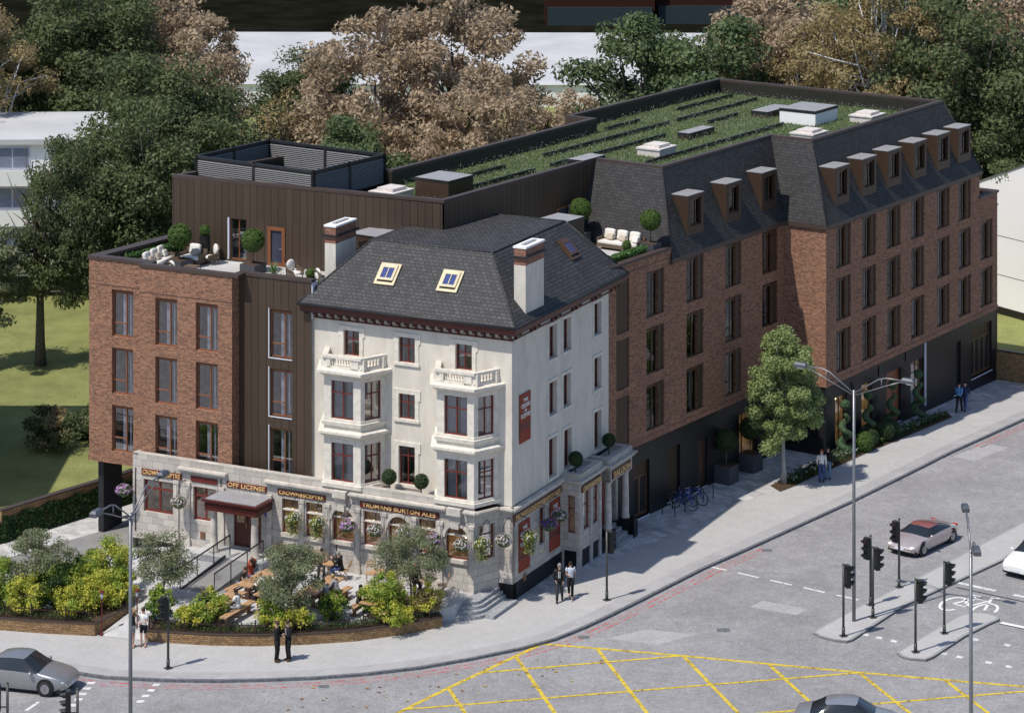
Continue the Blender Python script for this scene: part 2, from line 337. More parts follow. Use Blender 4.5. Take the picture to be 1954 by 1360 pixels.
# forecourt slabs beside the long wing
slab_edge = [(0.92, 126.3), (1.95, 128.06), (3.32, 129.85), (5.71, 133.0), (8.03, 135.6), (9.77, 138.02), (11.44, 140.4), (13.0, 142.2), (14.1, 143.2), (16.35, 146.1), (21.06, 152.0), (26.5, 159.5), (33, 168.2), (60, 203.5)]
sheet('forecourt', slab_edge+[Wg(60, 0)[:2], Wg(41, .5)[:2], Wg(-3, 3)[:2], P(0, 3)[:2], P(0, 0)[:2]], 0.006, 'slabs')
sheet('driveway', [(-27.2, 131.5), (-24.3, 132.3), (-20.11, 136.67), (-18.6, 138.5), P(-20.2, 6)[:2], P(-17, 6)[:2], P(-17, -1.2)[:2], (-19.2, 132.9), (-20.3, 131.6), (-21.9, 128.4), (-25, 127.2), (-29, 129.0)], 0.006, 'drive')
sheet('driveway_verge', [(-27.5, 132.3), (-24.3, 132.3), (-20.11, 136.67), (-18.6, 138.5), P(-20.2, 8)[:2], (-18, 143), (-19.5, 142), (-25.8, 134)], 0.010, 'slabs')
sheet('lawn', [(-400, 282), (-60, 146), (-27.6, 132.4), (-18.9, 142.9), (-2, 150.5), Wg(15, 4)[:2], Wg(38.25, 4)[:2], Wg(38.25, -9)[:2], Wg(120, -9)[:2], (400, 330), (400, 700), (-400, 700)], 0.03, 'lawn', flat=True)
# traffic islands
def island(pts):
    sheet('traffic_island', pts, 0.0, 'paving', RZ-0.1)
    c = Vector((sum(p[0] for p in pts)/len(pts), sum(p[1] for p in pts)/len(pts)))
    rim = MB(); n = len(pts)
    for i in range(n): rim.quad((*pts[i], RZ-0.05), (*pts[(i+1) % n], RZ-0.05), (*pts[(i+1) % n], 0.003), (*pts[i], 0.003))
    a = sum(pts[i][0]*pts[(i+1) % n][1]-pts[(i+1) % n][0]*pts[i][1] for i in range(n)); s = 1 if a > 0 else -1
    inn = offset(pts+[pts[0]], 0.14*s)[:-1]
    q = MB()
    for i in range(n): q.quad((*pts[i], 0.004), (*pts[(i+1) % n], 0.004), (*inn[(i+1) % n], 0.004), (*inn[i], 0.004)); q.quad((*[pts[i][0], pts[i][1]], RZ-0.02), (*pts[(i+1) % n], RZ-0.02), (*pts[(i+1) % n], 0.004), (*pts[i], 0.004))
    me = settle(q.mesh('island_kerb', 'granite2')); tag(link('island_kerb', me), kind='structure')
MAT['granite2'] = M_ground('grey island kerb', (0.33, 0.335, 0.35), ((6, 0.15), (40, 0.2)))
island([(13.47, 121.95), (13.73, 121.45), (14.3, 121.0), (14.83, 120.83), (15.1, 121.0), (16.56, 123.2), (18.1, 125.5), (20.7, 128.4), (23.72, 131.8), (25.2, 133.9), (45, 161), (46, 168), (25.9, 137.9), (19.51, 129.7), (15.57, 124.95), (14.58, 123.6), (13.73, 122.45)])
island([(16.86, 119.45), (17.0, 119.0), (17.34, 118.7), (18.01, 118.58), (18.4, 118.95), (20.2, 121.5), (20.9, 122.3), (21.69, 123.2), (22.1, 123.6), (22.15, 124.0), (21.75, 124.45), (21.02, 124.6), (20.28, 124.1), (18.79, 122.2), (17.42, 120.3)])
# road markings
def line(name, pts, w, mat, z=RZ+0.006):
    a = offset(pts, w/2); b = offset(pts, -w/2); strip(name, a, b, z, mat)
def seg(a, b, t0, t1): return [(a[0]+(b[0]-a[0])*t, a[1]+(b[1]-a[1])*t) for t in (t0, t1)]
Y1 = [(-7.2, 109.3), (-4.93, 112.47), (-2.68, 115.55), (0.12, 119.2), (1.33, 120.75)]
YT = [(1.33, 120.75), (3.74, 120.2), (7.46, 119.3), (11.1, 118.33), (14.95, 117.32), (18.48, 116.45), (25, 114.9)]
line('yellow_box_edge', Y1, 0.2, 'yellow'); line('yellow_box_edge', YT, 0.2, 'yellow')
for a, b in (((-2.67, 115.4), (-.9, 109)), ((0.17, 119.2), (3.2, 107)), ((3.74, 120.2), (7.0, 107)), ((7.5, 119.25), (11.0, 107)), ((11.15, 118.25), (14.6, 107)), ((14.95, 117.25), (18.4, 107)), ((18.5, 116.4), (21.6, 107))):
    line('yellow_hatch', [a, b], 0.17, 'yellow', RZ+0.009)
for a, b in (((-1.27, 117.29), (7.46, 119.3)), ((-4.36, 113.15), (14.94, 117.27)), ((-1, 110.2), (9.23, 112.48)), ((9.23, 112.48), (25, 115.85)), ((9, 109), (25, 112.9))):
    line('yellow_hatch', [a, b], 0.16, 'yellow', RZ+0.012)
a, b = (4.6, 123.6), (16.6, 126.0)
A0, B0 = (9.2, 131.4), (16.45, 126.2)
for k in range(5): line('stop_line', seg(A0, B0, k*0.2+0.02, k*0.2+0.15), 0.16, 'whiteline')
line('stop_line', seg((21.1, 128.85), (24.6, 126.3), 0, 0.45), 0.25, 'whiteline'); line('stop_line', seg((21.1, 128.85), (26.6, 124.9), 0.42, 1), 0.25, 'whiteline')
line('stop_line', [(22.15, 123.45), (26.5, 120.6)], 0.26, 'whitepaint')
line('road_joint', [(22.05, 123.3), (26.4, 120.4)], 0.07, 'black'); line('road_joint', [(20.9, 128.2), (26.4, 124.3)], 0.10, 'black')
for q in ((15.8, 121.9), (16.35, 121.5), (16.95, 121.1), (18.92, 119.55), (19.55, 119.15), (20.7, 118.5), (21.5, 118.0), (15.3, 122.25), (19.9, 122.7), (20.6, 121.3), (21.9, 120.6), (23, 119.9)):
    sheet('crossing_mark', [(q[0]-.16, q[1]-.06), (q[0]+.08, q[1]-.2), (q[0]+.2, q[1]+.05), (q[0]-.04, q[1]+.19)], RZ+.006, 'whiteline')
for k in range(5): q = (-15.0-.14*k, 116.5-.62*k); sheet('crossing_mark', [(q[0]-.16, q[1]-.15), (q[0]+.14, q[1]-.15), (q[0]+.18, q[1]+.13), (q[0]-.12, q[1]+.13)], RZ+.006, 'whiteline')
for k in range(5): q = (-17.95-.08*k, 116.1-.62*k); sheet('crossing_mark', [(q[0]-.18, q[1]-.15), (q[0]+.16, q[1]-.15), (q[0]+.2, q[1]+.13), (q[0]-.14, q[1]+.13)], RZ+.006, 'whiteline')
for k in range(6): line('lane_dash', seg((-18.6, 117.2), (-22.2, 107.5), k/6, k/6+.1), 0.16, 'whiteline')
# bicycle symbol painted on the carriageway
bk = MB(); BM = Tr(21.2, 125.75, 0, R(-34))
def pb(x, y): v = BM @ Vector((x, y, 0)); return (v.x, v.y)
def stroke(pts, w=0.13):
    pts = [pb(*p) for p in pts]; a = offset(pts, w/2); b = offset(pts, -w/2)
    for i in range(len(a)-1): bk.quad((*a[i], RZ+.008), (*a[i+1], RZ+.008), (*b[i+1], RZ+.008), (*b[i], RZ+.008))
for cx in (-0.78, 0.78): stroke([(cx+.5*math.cos(t*math.pi/9), .98*math.sin(t*math.pi/9)-.3) for t in range(1 if cx < 0 else 0, 17)])
stroke([(-.78, -.3), (-.3, .9), (.4, .9), (-.1, -.35), (-.78, -.3)]); stroke([(-.1, -.35), (-.35, 1.3)]); stroke([(-.6, 1.3), (-.1, 1.3)]); stroke([(.78, -.3), (.38, 1.45), (.7, 1.55)])
tag(link('bicycle_symbol', bk.mesh('bicycle_symbol', 'whitepaint')), kind='structure')
# fallen leaves in the gutter
random.seed(5); lf = MB()
for k in range(46):
    x = random.uniform(-10.5, 4.5); y = 116.0+max(0, x+8)*.38*random.uniform(.5, 1)-random.uniform(.1, 3.2); a = random.uniform(0, 6.28); s = random.uniform(.05, .13)
    if y > 119.3: continue
    lf.add([(x+s*math.cos(a), y+s*math.sin(a), RZ+.02), (x-s*.5*math.sin(a), y+s*.5*math.cos(a), RZ+.05), (x-s*math.cos(a), y-s*math.sin(a), RZ+.02), (x+s*.5*math.sin(a), y-s*.5*math.cos(a), RZ+.03)], [(0, 1, 2, 3)], random.randint(0, 1))
MAT['leafyellow'] = M_flat('yellow dead leaf', (0.42, 0.30, 0.07)); MAT['leafbrown'] = M_flat('brown dead leaf', (0.28, 0.15, 0.06))
tag(lf.build('fallen_leaves', ['leafyellow', 'leafbrown']), 'yellow and brown leaves scattered on the carriageway near the kerb', 'leaves', kind='stuff')

# drain covers and a resurfaced patch
for x, y, w in ((3.2, 121.6, .5), (12.5, 133.6, .5), (9.5, 122.5, .6), (20.5, 145.2, .5), (-8, 115.7, .45)):
    tag(MB().box(x-w/2, x+w/2, y-w/2.5, y+w/2.5, RZ-.05, RZ+.005).build('drain_cover', 'granite'), kind='structure')
MAT['patch'] = M_ground('pale resurfaced patch', (0.47, 0.465, 0.475), ((0.8, 0.12), (14, 0.35), (60, 0.4)))
for pts in ([(4.2, 121.4), (6.4, 120.6), (8.3, 121.9), (6.0, 122.6)], [(24.2, 149.5), (26.5, 152.3), (27.6, 151.4), (25.2, 148.6)], [(11, 125.5), (13, 124.4), (13.6, 125.2), (11.6, 126.4)]): sheet('road_patch', pts, RZ+.004, 'patch')
# ---------------------------------------------------------------- wall and window kit
def wall(b, x0, x1, z0, z1, y, ops=(), depth=0.16, m=0, mr=None):
    mr = m if mr is None else mr
    xs = sorted(set([x0, x1]+[v for o in ops for v in o[:2]])); zs = sorted(set([z0, z1]+[v for o in ops for v in o[2:4]]))
    for i in range(len(xs)-1):
        for j in range(len(zs)-1):
            cx, cz = (xs[i]+xs[i+1])/2, (zs[j]+zs[j+1])/2
            if any(o[0] < cx < o[1] and o[2] < cz < o[3] for o in ops): continue
            b.quad((xs[i], y, zs[j]), (xs[i+1], y, zs[j]), (xs[i+1], y, zs[j+1]), (xs[i], y, zs[j+1]), m)
    for o in ops:
        a, c, d, e = o[:4]; Y = y+depth
        if len(o) > 4:                                 # arched head springing from o[4]
            sp = o[4]; cx = (a+c)/2; rx = (c-a)/2; rz = e-sp; N = 12
            arc = [(cx-rx*math.cos(math.pi*k/N), sp+rz*math.sin(math.pi*k/N)) for k in range(N+1)]
            for k in range(N):
                p, q = arc[k], arc[k+1]; cn = (a, e) if k < N/2 else (c, e)
                b.add([(p[0], y, p[1]), (q[0], y, q[1]), (cn[0], y, cn[1])], [(0, 1, 2)], m)
                b.quad((p[0], y, p[1]), (q[0], y, q[1]), (q[0], Y, q[1]), (p[0], Y, p[1]), mr)
            b.add([(cx, y, e), (c, y, e), (a, y, e)], [], m)
            b.quad((a, y, d), (a, y, sp), (a, Y, sp), (a, Y, d), mr); b.quad((c, y, d), (c, y, sp), (c, Y, sp), (c, Y, d), mr)
        else:
            b.quad((a, y, d), (a, y, e), (a, Y, e), (a, Y, d), mr); b.quad((c, y, d), (c, y, e), (c, Y, e), (c, Y, d), mr)
            b.quad((a, y, e), (c, y, e), (c, Y, e), (a, Y, e), mr)
        b.quad((a, y, d), (c, y, d), (c, Y, d), (a, Y, d), mr)
def frame_mesh(name, w, h, vb, hb, mat, d=0.12, t=0.06, th=0.07, head=0, arch=0):
    b = MB(); y0, y1 = d, d+th
    b.box(0, t, y0, y1, 0, h-arch); b.box(w-t, w, y0, y1, 0, h-arch); b.box(t, w-t, y0-.01, y1, 0, t)
    if arch:
        N = 12
        for k in range(N):
            a0, a1 = math.pi*k/N, math.pi*(k+1)/N
            f = lambda a, s: (w/2-(w/2-s)*math.cos(a), h-arch+(arch-s)*math.sin(a))
            p, q, r, u = f(a0, 0), f(a1, 0), f(a1, t), f(a0, t)
            b.add([(p[0], y0, p[1]), (q[0], y0, q[1]), (r[0], y0, r[1]), (u[0], y0, u[1]), (r[0], y1, r[1]), (u[0], y1, u[1])], [(0, 1, 2, 3), (3, 2, 4, 5)])
    else: b.box(t, w-t, y0, y1, h-t-head, h)
    if head:
        for k in range(4): b.box(0.01, w-.01, y0-.05, y0+.01, h-head+.03+k*head/4, h-head+.05+k*head/4)
    for x, z0, z1 in vb: b.box(x-t*.45, x+t*.45, y0+.005, y1-.005, z0, z1)
    for z, x0, x1 in hb: b.box(x0, x1, y0-.004, y1-.002, z-t*.4, z+t*.4)
    return b.mesh(name, mat)
WK = {}
def window_kind(key, w, h, vb, hb, mat, curtains=(), room='room', d=0.12, t=0.06, head=0, arch=0, depth=0.9, slats=None, bulbs=(), gl='glass'):
    me = {'window': frame_mesh('window', w, h, vb, hb, mat, d, t, head=head, arch=arch)}
    b = MB(); y = d+.04
    if arch:
        pts = [(w/2-(w/2-.02)*math.cos(math.pi*k/12), y, h-arch+(arch-.02)*math.sin(math.pi*k/12)) for k in range(13)]
        b.poly([(.02, y, .02)]+pts+[(w-.02, y, .02)])
    else: b.quad((.02, y, .02), (w-.02, y, .02), (w-.02, y, h-.02), (.02, y, h-.02))
    me['pane'] = b.mesh('pane', gl)
    if curtains:
        b = MB(); b.sm = True
        for x0, x1 in curtains:
            n = max(6, int((x1-x0)/.035)); yy = d+.2
            for k in range(n):
                xa, xb = x0+(x1-x0)*k/n, x0+(x1-x0)*(k+1)/n; ya = yy+.03*math.sin(k*1.9); yb = yy+.03*math.sin((k+1)*1.9)
                b.quad((xa, ya, .03), (xb, yb, .03), (xb, yb, h-.05-head), (xa, ya, h-.05-head))
        me['curtain'] = b.mesh('curtain', 'curtain')
    if slats:
        b = MB(); n = int((w-.1)/.085)
        for k in range(n): b.box(.05+k*.085, .05+k*.085+.045, d+.1, d+.13, slats, h-.04 if not arch else h-arch+(arch-.03)*math.sqrt(max(0, 1-((.07+k*.085-w/2)/(w/2))**2)))
        me['blind'] = b.mesh('blind', 'wood')
    b = MB(); y0, y1 = d+.09, d+depth; g = .02
    b.quad((-g, y1, -g), (w+g, y1, -g), (w+g, y1, h+g), (-g, y1, h+g)); b.quad((-g, y0, -g), (-g, y1, -g), (-g, y1, h+g), (-g, y0, h+g)); b.quad((w+g, y0, -g), (w+g, y1, -g), (w+g, y1, h+g), (w+g, y0, h+g))
    b.quad((-g, y0, h+g), (w+g, y0, h+g), (w+g, y1, h+g), (-g, y1, h+g)); b.quad((-g, y0, -g), (w+g, y0, -g), (w+g, y1, -g), (-g, y1, -g))
    me['interior'] = b.mesh('interior', room)
    if bulbs:
        b = MB(); b.sm = True
        for x, z in bulbs: b.ball(x, d+.35, z, .045, n=8)
        me['lamp'] = b.mesh('lamp', 'bulb')
    WK[key] = me
def put_window(parent, key, M, name='window', label=None):
    me = WK[key]; o = link(name, me['window'], parent, M)
    for k, v in me.items():
        if k != 'window': link(k, v, o)
    if label: o['label'] = label
    return o

# ---------------------------------------------------------------- the old corner pub
pub = thing('pub', 'cream rendered Victorian corner pub with slate roof, two bays and stone ground floor', 'pub', (0, 125.9, 0), PA)
SIDE = Tr(0, 0, 0, R(90))                          # side wall: x' runs back along the side street
z3, z2, z1 = 10.42, 7.77, 4.75
f1 = [(-8.92, -8.07, z3, 11.62), (-5.94, -5.07, z3, 11.62), (-2.93, -2.06, z3, 11.62), (-5.94, -5.07, z2, 8.96), (-5.94, -5.07, 4.7, 6.5)]
s1 = [(3.95, 4.84, 10.26, 11.84), (5.54, 6.41, 10.26, 11.84), (9.12, 9.99, 10.26, 11.84), (3.95, 4.84, 7.58, 9.16), (5.54, 6.41, 7.58, 9.16), (9.12, 9.99, 7.58, 9.16), (3.9, 4.8, 4.62, 6.5), (5.62, 6.5, 4.62, 6.5), (9.12, 10.0, 4.62, 6.5)]
b = MB(); wall(b, -10.92, 0, 4.4, 12.4, 0, f1, .14)
b.T = SIDE; wall(b, 0, 11.87, 4.4, 12.4, 0, s1, .22)
b.T = None; b.quad((-10.92, 0, 3), (-10.92, 12, 3), (-10.92, 12, 12.4), (-10.92, 0, 12.4)); b.quad((0, 11.87, 0), (-10.92, 11.87, 0), (-10.92, 11.87, 12.4), (0, 11.87, 12.4))
b.quad((-10.9, 0, 12.4), (0, 0, 12.4), (0, 11.8, 12.4), (-10.9, 11.8, 12.4))
b.build('upper_wall', 'plaster', pub)
cross = lambda w, h, tz: ([(w/2, .05, h-.05)], [(h-tz, .05, w-.05)])
vb, hb = cross(.87, 1.2, .42); window_kind('sash', .87, 1.2, vb, hb, 'maroonframe', curtains=[(.06, .42)], d=.12, t=.05)
vb, hb = cross(.87, 1.2, .42); window_kind('sashn', .87, 1.2, vb, hb, 'maroonframe', curtains=[(.03, .12)], d=.12, t=.05)
window_kind('sasht', .87, 1.8, [(.435, .05, 1.75)], [(1.32, .05, .82)], 'maroonframe', curtains=[(.03, .12)], d=.12, t=.05)
for k, (x0, x1, za, zb) in enumerate(f1): put_window(pub, ['sash', 'sashn', 'sash', 'sashn', 'sasht'][k], Tr(x0, 0, za))
window_kind('side', .88, 1.58, [], [(.9, .04, .84)], 'maroonframe', curtains=[(.45, .82)], d=.2, t=.055, depth=.7)
window_kind('sidet', .88, 1.88, [], [(1.2, .04, .84)], 'maroonframe', curtains=[(.45, .82)], d=.2, t=.055, depth=.7)
for k, (x0, x1, za, zb) in enumerate(s1): put_window(pub, 'side' if k < 6 else 'sidet', SIDE @ Tr(x0, 0, za))
# window surrounds: eared architrave, sill
def surround(b, x0, x1, z0, z1, ear=True):
    t = .2; o = .045
    b.box(x0-t-(.09 if ear else 0), x1+t+(.09 if ear else 0), -o, 0, z1, z1+.2)
    for s, (a, c) in ((-1, (x0-t, x0)), (1, (x1, x1+t))):
        b.box(a, c, -o, 0, z0, z1)
        if ear: b.box(a-.09 if s < 0 else c, a if s < 0 else c+.09, -o, 0, z1-.28, z1)
    b.box(x0-t-.05, x1+t+.05, -.09, 0, z0-.13, z0)
for o in f1: b = MB(); surround(b, *o); b.build('window_surround', 'creamtrim', pub)
for k, o in enumerate(s1):
    bb = MB(SIDE); t = .13; bb.box(o[0]-t, o[0], -.04, 0, o[2], o[3]); bb.box(o[1], o[1]+t, -.04, 0, o[2], o[3]); bb.box(o[0]-t-.05, o[1]+t+.05, -.05, 0, o[3], o[3]+.14); bb.box(o[0]-t-.04, o[1]+t+.04, -.07, 0, o[2]-.1, o[2]); bb.build('window_surround', 'creamtrim', pub)
# canted bays
def outl(x0, x1, d=0.0, wd=0.0): return [(x0-.62-d*1.1, 0.03), (x0-d*.55, -1.28-d), (x1+d*.55, -1.28-d), (x1+.62+d*1.1, 0.03)]
def ring(b, x0, x1, d0, za, d1, zb, m=0): b.frust(outl(x0, x1, d0), za, outl(x0, x1, d1), zb, m)
window_kind('bayf', 1.2, 1.8, [(.6, .05, 1.75)], [(1.22, .05, 1.15)], 'maroonframe', curtains=[(.05, .5), (.72, 1.12)], d=.1, t=.055, depth=.5)
window_kind('bayc', .95, 1.8, [(.475, .05, 1.75)], [(1.22, .05, .9)], 'maroonframe', curtains=[(.05, .2)], d=.1, t=.05, depth=.45)
for x0, x1 in ((-9.27, -7.29), (-3.25, -1.32)):
    bay = MB(); L = math.hypot(.62, 1.28); ang = math.atan2(1.28, .62)
    faces = [(Tr(x0-.62, 0, 0, -ang), L, [(.25, 1.2)], 'bayc'), (Tr(x0, -1.28, 0), x1-x0, [(.38, 1.58)], 'bayf'), (Tr(x1, -1.28, 0, ang), L, [(.24, 1.19)], 'bayc')]
    pier = None; o = None
    for T, ln, ws, key in faces:
        bay.T = T; ops = [(a, c, z, z+1.8) for a, c in ws for z in (4.8, 7.73)]
        wall(bay, 0, ln, 4.55, 9.95, 0, ops, .12)
    bay.T = None; o = bay.build('bay_window', 'creamtrim', pub)
    for T, ln, ws, key in faces:
        for a, c in ws:
            for z in (4.8, 7.73): put_window(o, key, T @ Tr(a, 0, z)) if False else [link('window', WK[key]['window'], o, T @ Tr(a, 0, z)), link('pane', WK[key]['pane'], o, T @ Tr(a, 0, z)), link('curtain', WK[key]['curtain'], o, T @ Tr(a, 0, z)), link('interior', WK[key]['interior'], o, T @ Tr(a, 0, z))]
    b = MB()
    ring(b, x0, x1, .10, 7.42, .13, 7.60); ring(b, x0, x1, .04, 7.60, .04, 7.72)     # upper sill
    b.build('sill_band', 'creamtrim', pub); b = MB()
    ring(b, x0, x1, .03, 6.86, .26, 7.06); ring(b, x0, x1, .30, 7.06, .30, 7.17); ring(b, x0, x1, .28, 7.17, .05, 7.24)
    b.build('cornice', 'creamtrim', pub); b = MB()
    ring(b, x0, x1, .12, 4.52, .14, 4.70); ring(b, x0, x1, .05, 4.70, .05, 4.79)
    b.build('bay_base', 'creamtrim', pub); b = MB()
    ring(b, x0, x1, .03, 9.72, .30, 9.92); ring(b, x0, x1, .36, 9.92, .36, 10.04); ring(b, x0, x1, .34, 10.04, .05, 10.10)
    b.build('cornice', 'creamtrim', pub)
    b = MB(); q = outl(x0, x1, .06); q2 = outl(x0, x1, -.14)
    ring_ = lambda za, zb, e=0: [b.prism([outl(x0, x1, .06+e)[i], outl(x0, x1, .06+e)[i+1], outl(x0, x1, -.14-e)[i+1], outl(x0, x1, -.14-e)[i]], za, zb) for i in range(3)]
    ring_(10.10, 10.2); ring_(10.58, 10.70, .04)
    for (xx, yy) in ((x0-.0, -1.22), (x1, -1.22)): b.box(xx-.18, xx+.18, yy-.06, yy+.2, 10.1, 10.6)
    b.box(x0+.15, x0+.36, -1.34, -1.15, 10.1, 10.6); b.box(x1-.5, x1-.1, -1.34, -1.15, 10.1, 10.6); b.box(x1+.45, x1+.66, -.25, 0, 10.1, 10.6); b.box(x0-.66, x0-.45, -.25, 0, 10.1, 10.6)
    prof = [(.04, 10.2), (.04, 10.24), (.02, 10.28), (.045, 10.38), (.02, 10.5), (.035, 10.55), (.035, 10.58)]
    b.sm = True
    for k in range(7): b.lathe(x0+.45+k*.145, -1.24, prof, 8)
    for k in range(5): t = .25+k*.13; b.lathe(x1+.62*t, -1.24+1.2*t, prof, 8); b.lathe(x0-.62*t, -1.24+1.2*t, prof, 8)
    b.build('balustrade', 'creamtrim', pub)
# eaves, corbels, gutter
b = MB(); b.box(-11.05, .45, -.55, -.02, 12.46, 12.72); b.box(.02, .45, -.02, 12.1, 12.46, 12.72); b.box(-11.05, .40, -.50, -.02, 12.40, 12.46, 1)
b.box(.02, .40, -.02, 12.05, 12.40, 12.46, 1); b.box(-10.95, .06, -.05, -.003, 12.03, 12.10); b.box(.003, .05, -.05, 11.87, 12.03, 12.10)
b.build('fascia', ['maroon', 'greymetal'], pub)
q = MB(); q.box(-.05, .05, -.14, -.003, 12.06, 12.41); q.box(-.05, .05, -.36, -.14, 12.26, 12.41); cme = q.mesh('corbel', 'maroon')
for k in range(25): link('corbel', cme, pub, Tr(min(-.02, -10.85+k*.45), 0, 0))
for y0 in (.3, 1.9, 2.32, 4.2, 4.62, 6.5, 6.92, 8.8, 9.22, 11.1, 11.52): link('corbel', cme, pub, SIDE @ Tr(y0, 0, 0))
b = MB(); b.sm = True; b.tube([(-11.18, -.64, 12.78), (.53, -.64, 12.78), (.53, 12.2, 12.78)], .075, 8); b.build('gutter', 'greymetal', pub)
b = MB()
E_ = [(-11.15, -.62, 12.78), (.5, -.62, 12.78), (.5, 12.25, 12.78), (-11.15, 12.25, 12.78)]; T_ = [(-8.66, 2.25, 15.5), (-2.15, 2.25, 15.5), (-2.15, 10.36, 15.5), (-8.66, 10.36, 15.5)]
for i in range(4): b.quad(E_[i], E_[(i+1) % 4], T_[(i+1) % 4], T_[i])
b.poly([(-8.66, 2.25, 15.5), (-2.15, 2.25, 15.5), (-2.15, 10.36, 15.5), (-8.66, 10.36, 15.5)])
roof = b.build('roof', 'slate', pub)
b = MB(); b.sm = True
for i in range(4): b.tube([E_[i], T_[i]], .055, 6); b.tube([T_[i], T_[(i+1) % 4]], .05, 6)
b.build('hip_tiles', 'slate', roof)
for x0, x1, y0, y1 in ((-10.78, -10.18, 1.4, 3.4), (-.41, .19, 1.05, 3.02)):
    b = MB(); b.box(x0, x1, y0, y1, 12.6, 15.32); ch = b.build('chimney', 'plaster', roof)
    b = MB(); b.box(x0-.003, x1+.003, y0-.003, y1+.003, 15.32, 16.1); b.build('brick_top', 'stackbrick', roof)
    b = MB(); b.box(x0-.12, x1+.12, y0-.12, y1+.12, 15.66, 15.74); b.build('band', 'greymetal', roof)
    b = MB(); b.box(x0-.04, x1+.04, y0-.04, y1+.04, 16.1, 16.19); b.box(x0+.2, x1-.2, y0+.35, y1-.35, 16.19, 16.24, 1); b.build('chimney_cap', ['white', 'lead'], roof)
# skylights
MAT['skyglass'] = M_flat('blue skylight glass', (0.05, 0.07, 0.22), 0.15, vary=0.1, spec=0.6); MAT['paleframe'] = M_flat('cream skylight frame', (0.62, 0.54, 0.36), 0.5, vary=0.1)
sl = math.atan2(2.72, 2.87)
def skylight(M, mat):
    b = MB(); w, h = 1.08, 1.2
    for x0, x1, y0, y1 in ((0, w, 0, .14), (0, w, h-.12, h), (0, .12, .14, h-.12), (w-.12, w, .14, h-.12)): b.box(x0, x1, y0, y1, .0, .07)
    for x0, x1, y0, y1 in ((.12, w-.12, .22, .34), (.12, w-.12, h-.28, h-.1), (.12, .24, .34, h-.28), (w-.24, w-.12, .34, h-.28), (w/2-.02, w/2+.02, .34, h-.28)): b.box(x0, x1, y0, y1, .07, .14)
    o = b.build('skylight', mat, pub, M); b = MB(); b.quad((.2, .3, .11), (w-.2, .3, .11), (w-.2, h-.25, .11), (.2, h-.25, .11)); b.build('pane', 'skyglass', o)
    b = MB(); b.box(.12, w-.12, .14, .22, .001, .03); b.build('gap_shade_strip', 'black', o)  # black strip stands in for the shade between the two frames
for x in (-7.55, -4.2): skylight(Tr(x, .46, 13.82) @ Matrix.Rotation(sl, 4, 'X') @ Matrix.Translation((0, 0, .02)), 'paleframe')
skylight(Tr(-.77, 8.2, 14.07, R(90)) @ Matrix.Rotation(math.atan2(2.72, 2.6), 4, 'X') @ Matrix.Translation((0, 0, .02)), 'umber')

# stone ground floor --------------------------------------------------------------------------------
ops = [(-19.44, -17.73, 1.93, 3.5), (-16.57, -15.28, 1.91, 3.51), (-14.27, -12.73, .95, 3.1), (-11.58, -10.66, 1.98, 3.6), (-10.26, -9.35, 1.98, 3.6),
       (-8.81, -7.65, 2.02, 3.56, 3.0), (-7.13, -6.2, 2.03, 3.62), (-5.8, -4.65, 2.05, 3.57, 3.0), (-4.21, -3.3, 2.08, 3.65), (-2.78, -1.62, 2.03, 3.56, 3.0)]
b = MB(); wall(b, -20.07, -1.28, .56, 4.62, -1.3, ops, .22)
cant = Tr(-1.28, -1.3, 0, math.atan2(1.3, .6)); L = math.hypot(1.3, .6); b.T = cant; wall(b, 0, L, .56, 4.3, 0, [(.26, 1.2, 2.05, 3.62)], .2); b.T = None
b.box(-.68, .02, 0.0, .3, .8, 4.38)
b.T = SIDE; wall(b, 0, 5.45, .8, 4.38, -.02, [(2.9, 3.5, 1.78, 3.52)], .2); b.T = None
b.box(-20.07, -1.28, -1.28, -.95, 4.55, 4.72); b.box(-20.07, -19.75, -1.28, -.4, .56, 4.70); b.quad((-20.07, -1.3, -.2), (-20.07, 6, -.2), (-20.07, 6, 3.55), (-20.07, -1.3, 3.55))
b.box(-10.9, -1.5, -.95, -.0, 4.38, 4.44)
b.build('stone_facade', 'stone', pub)
b = MB(); b.box(-19.8, -1.35, -1.27, -.9, -.3, .56); b.T = cant; b.box(.02, L, .02, .4, -.3, .56); b.T = None; b.box(-.68, .015, -.015, .4, -.3, .8); b.T = SIDE; b.box(0, 5.45, -.015, .3, -.3, .8)
b.T = SIDE; b.box(5.4, 11.87, .0, .3, -.3, 4.5); b.T = None
b.build('slate_plinth', 'blackbrick', pub)
# window fittings of the stone front
window_kind('g1', 1.71, 1.57, [(.86, .05, 1.5)], [(1.12, .05, 1.66)], 'maroonframe', room='warmroom_dim', d=.16, t=.1, depth=1.6)if 0 else None
MAT['dimbar'] = M_room('faintly self glowing bar room', (0.30, 0.22, 0.14), 0.22)  # dimmer bar walls, a fainter glow put into their colour
window_kind('g1', 1.71, 1.57, [(.86, .05, 1.5)], [(1.12, .05, 1.66)], 'maroonframe', room='dimbar', d=.14, t=.1, depth=1.0)
window_kind('g2', 1.29, 1.6, [(.64, .05, 1.5)], [(1.15, .05, 1.24)], 'maroonframe', room='dimbar', d=.14, t=.09, depth=1.0)
window_kind('g3', .92, 1.61, [], [(1.1, .03, .89)], 'maroonframe', room='warmroom', d=.14, t=.05, slats=1.12, bulbs=((.3, 1.0), (.62, .95)), depth=1.0)
window_kind('ga', 1.16, 1.54, [], [(1.08, .03, 1.13)], 'maroonframe', room='warmroom', d=.14, t=.055, arch=.55, slats=1.1, bulbs=((.35, .95), (.8, .9)), depth=1.0)
window_kind('gs', .6, 1.74, [], [(1.15, .03, .57)], 'maroonframe', room='dimbar', d=.12, t=.05, depth=.6)
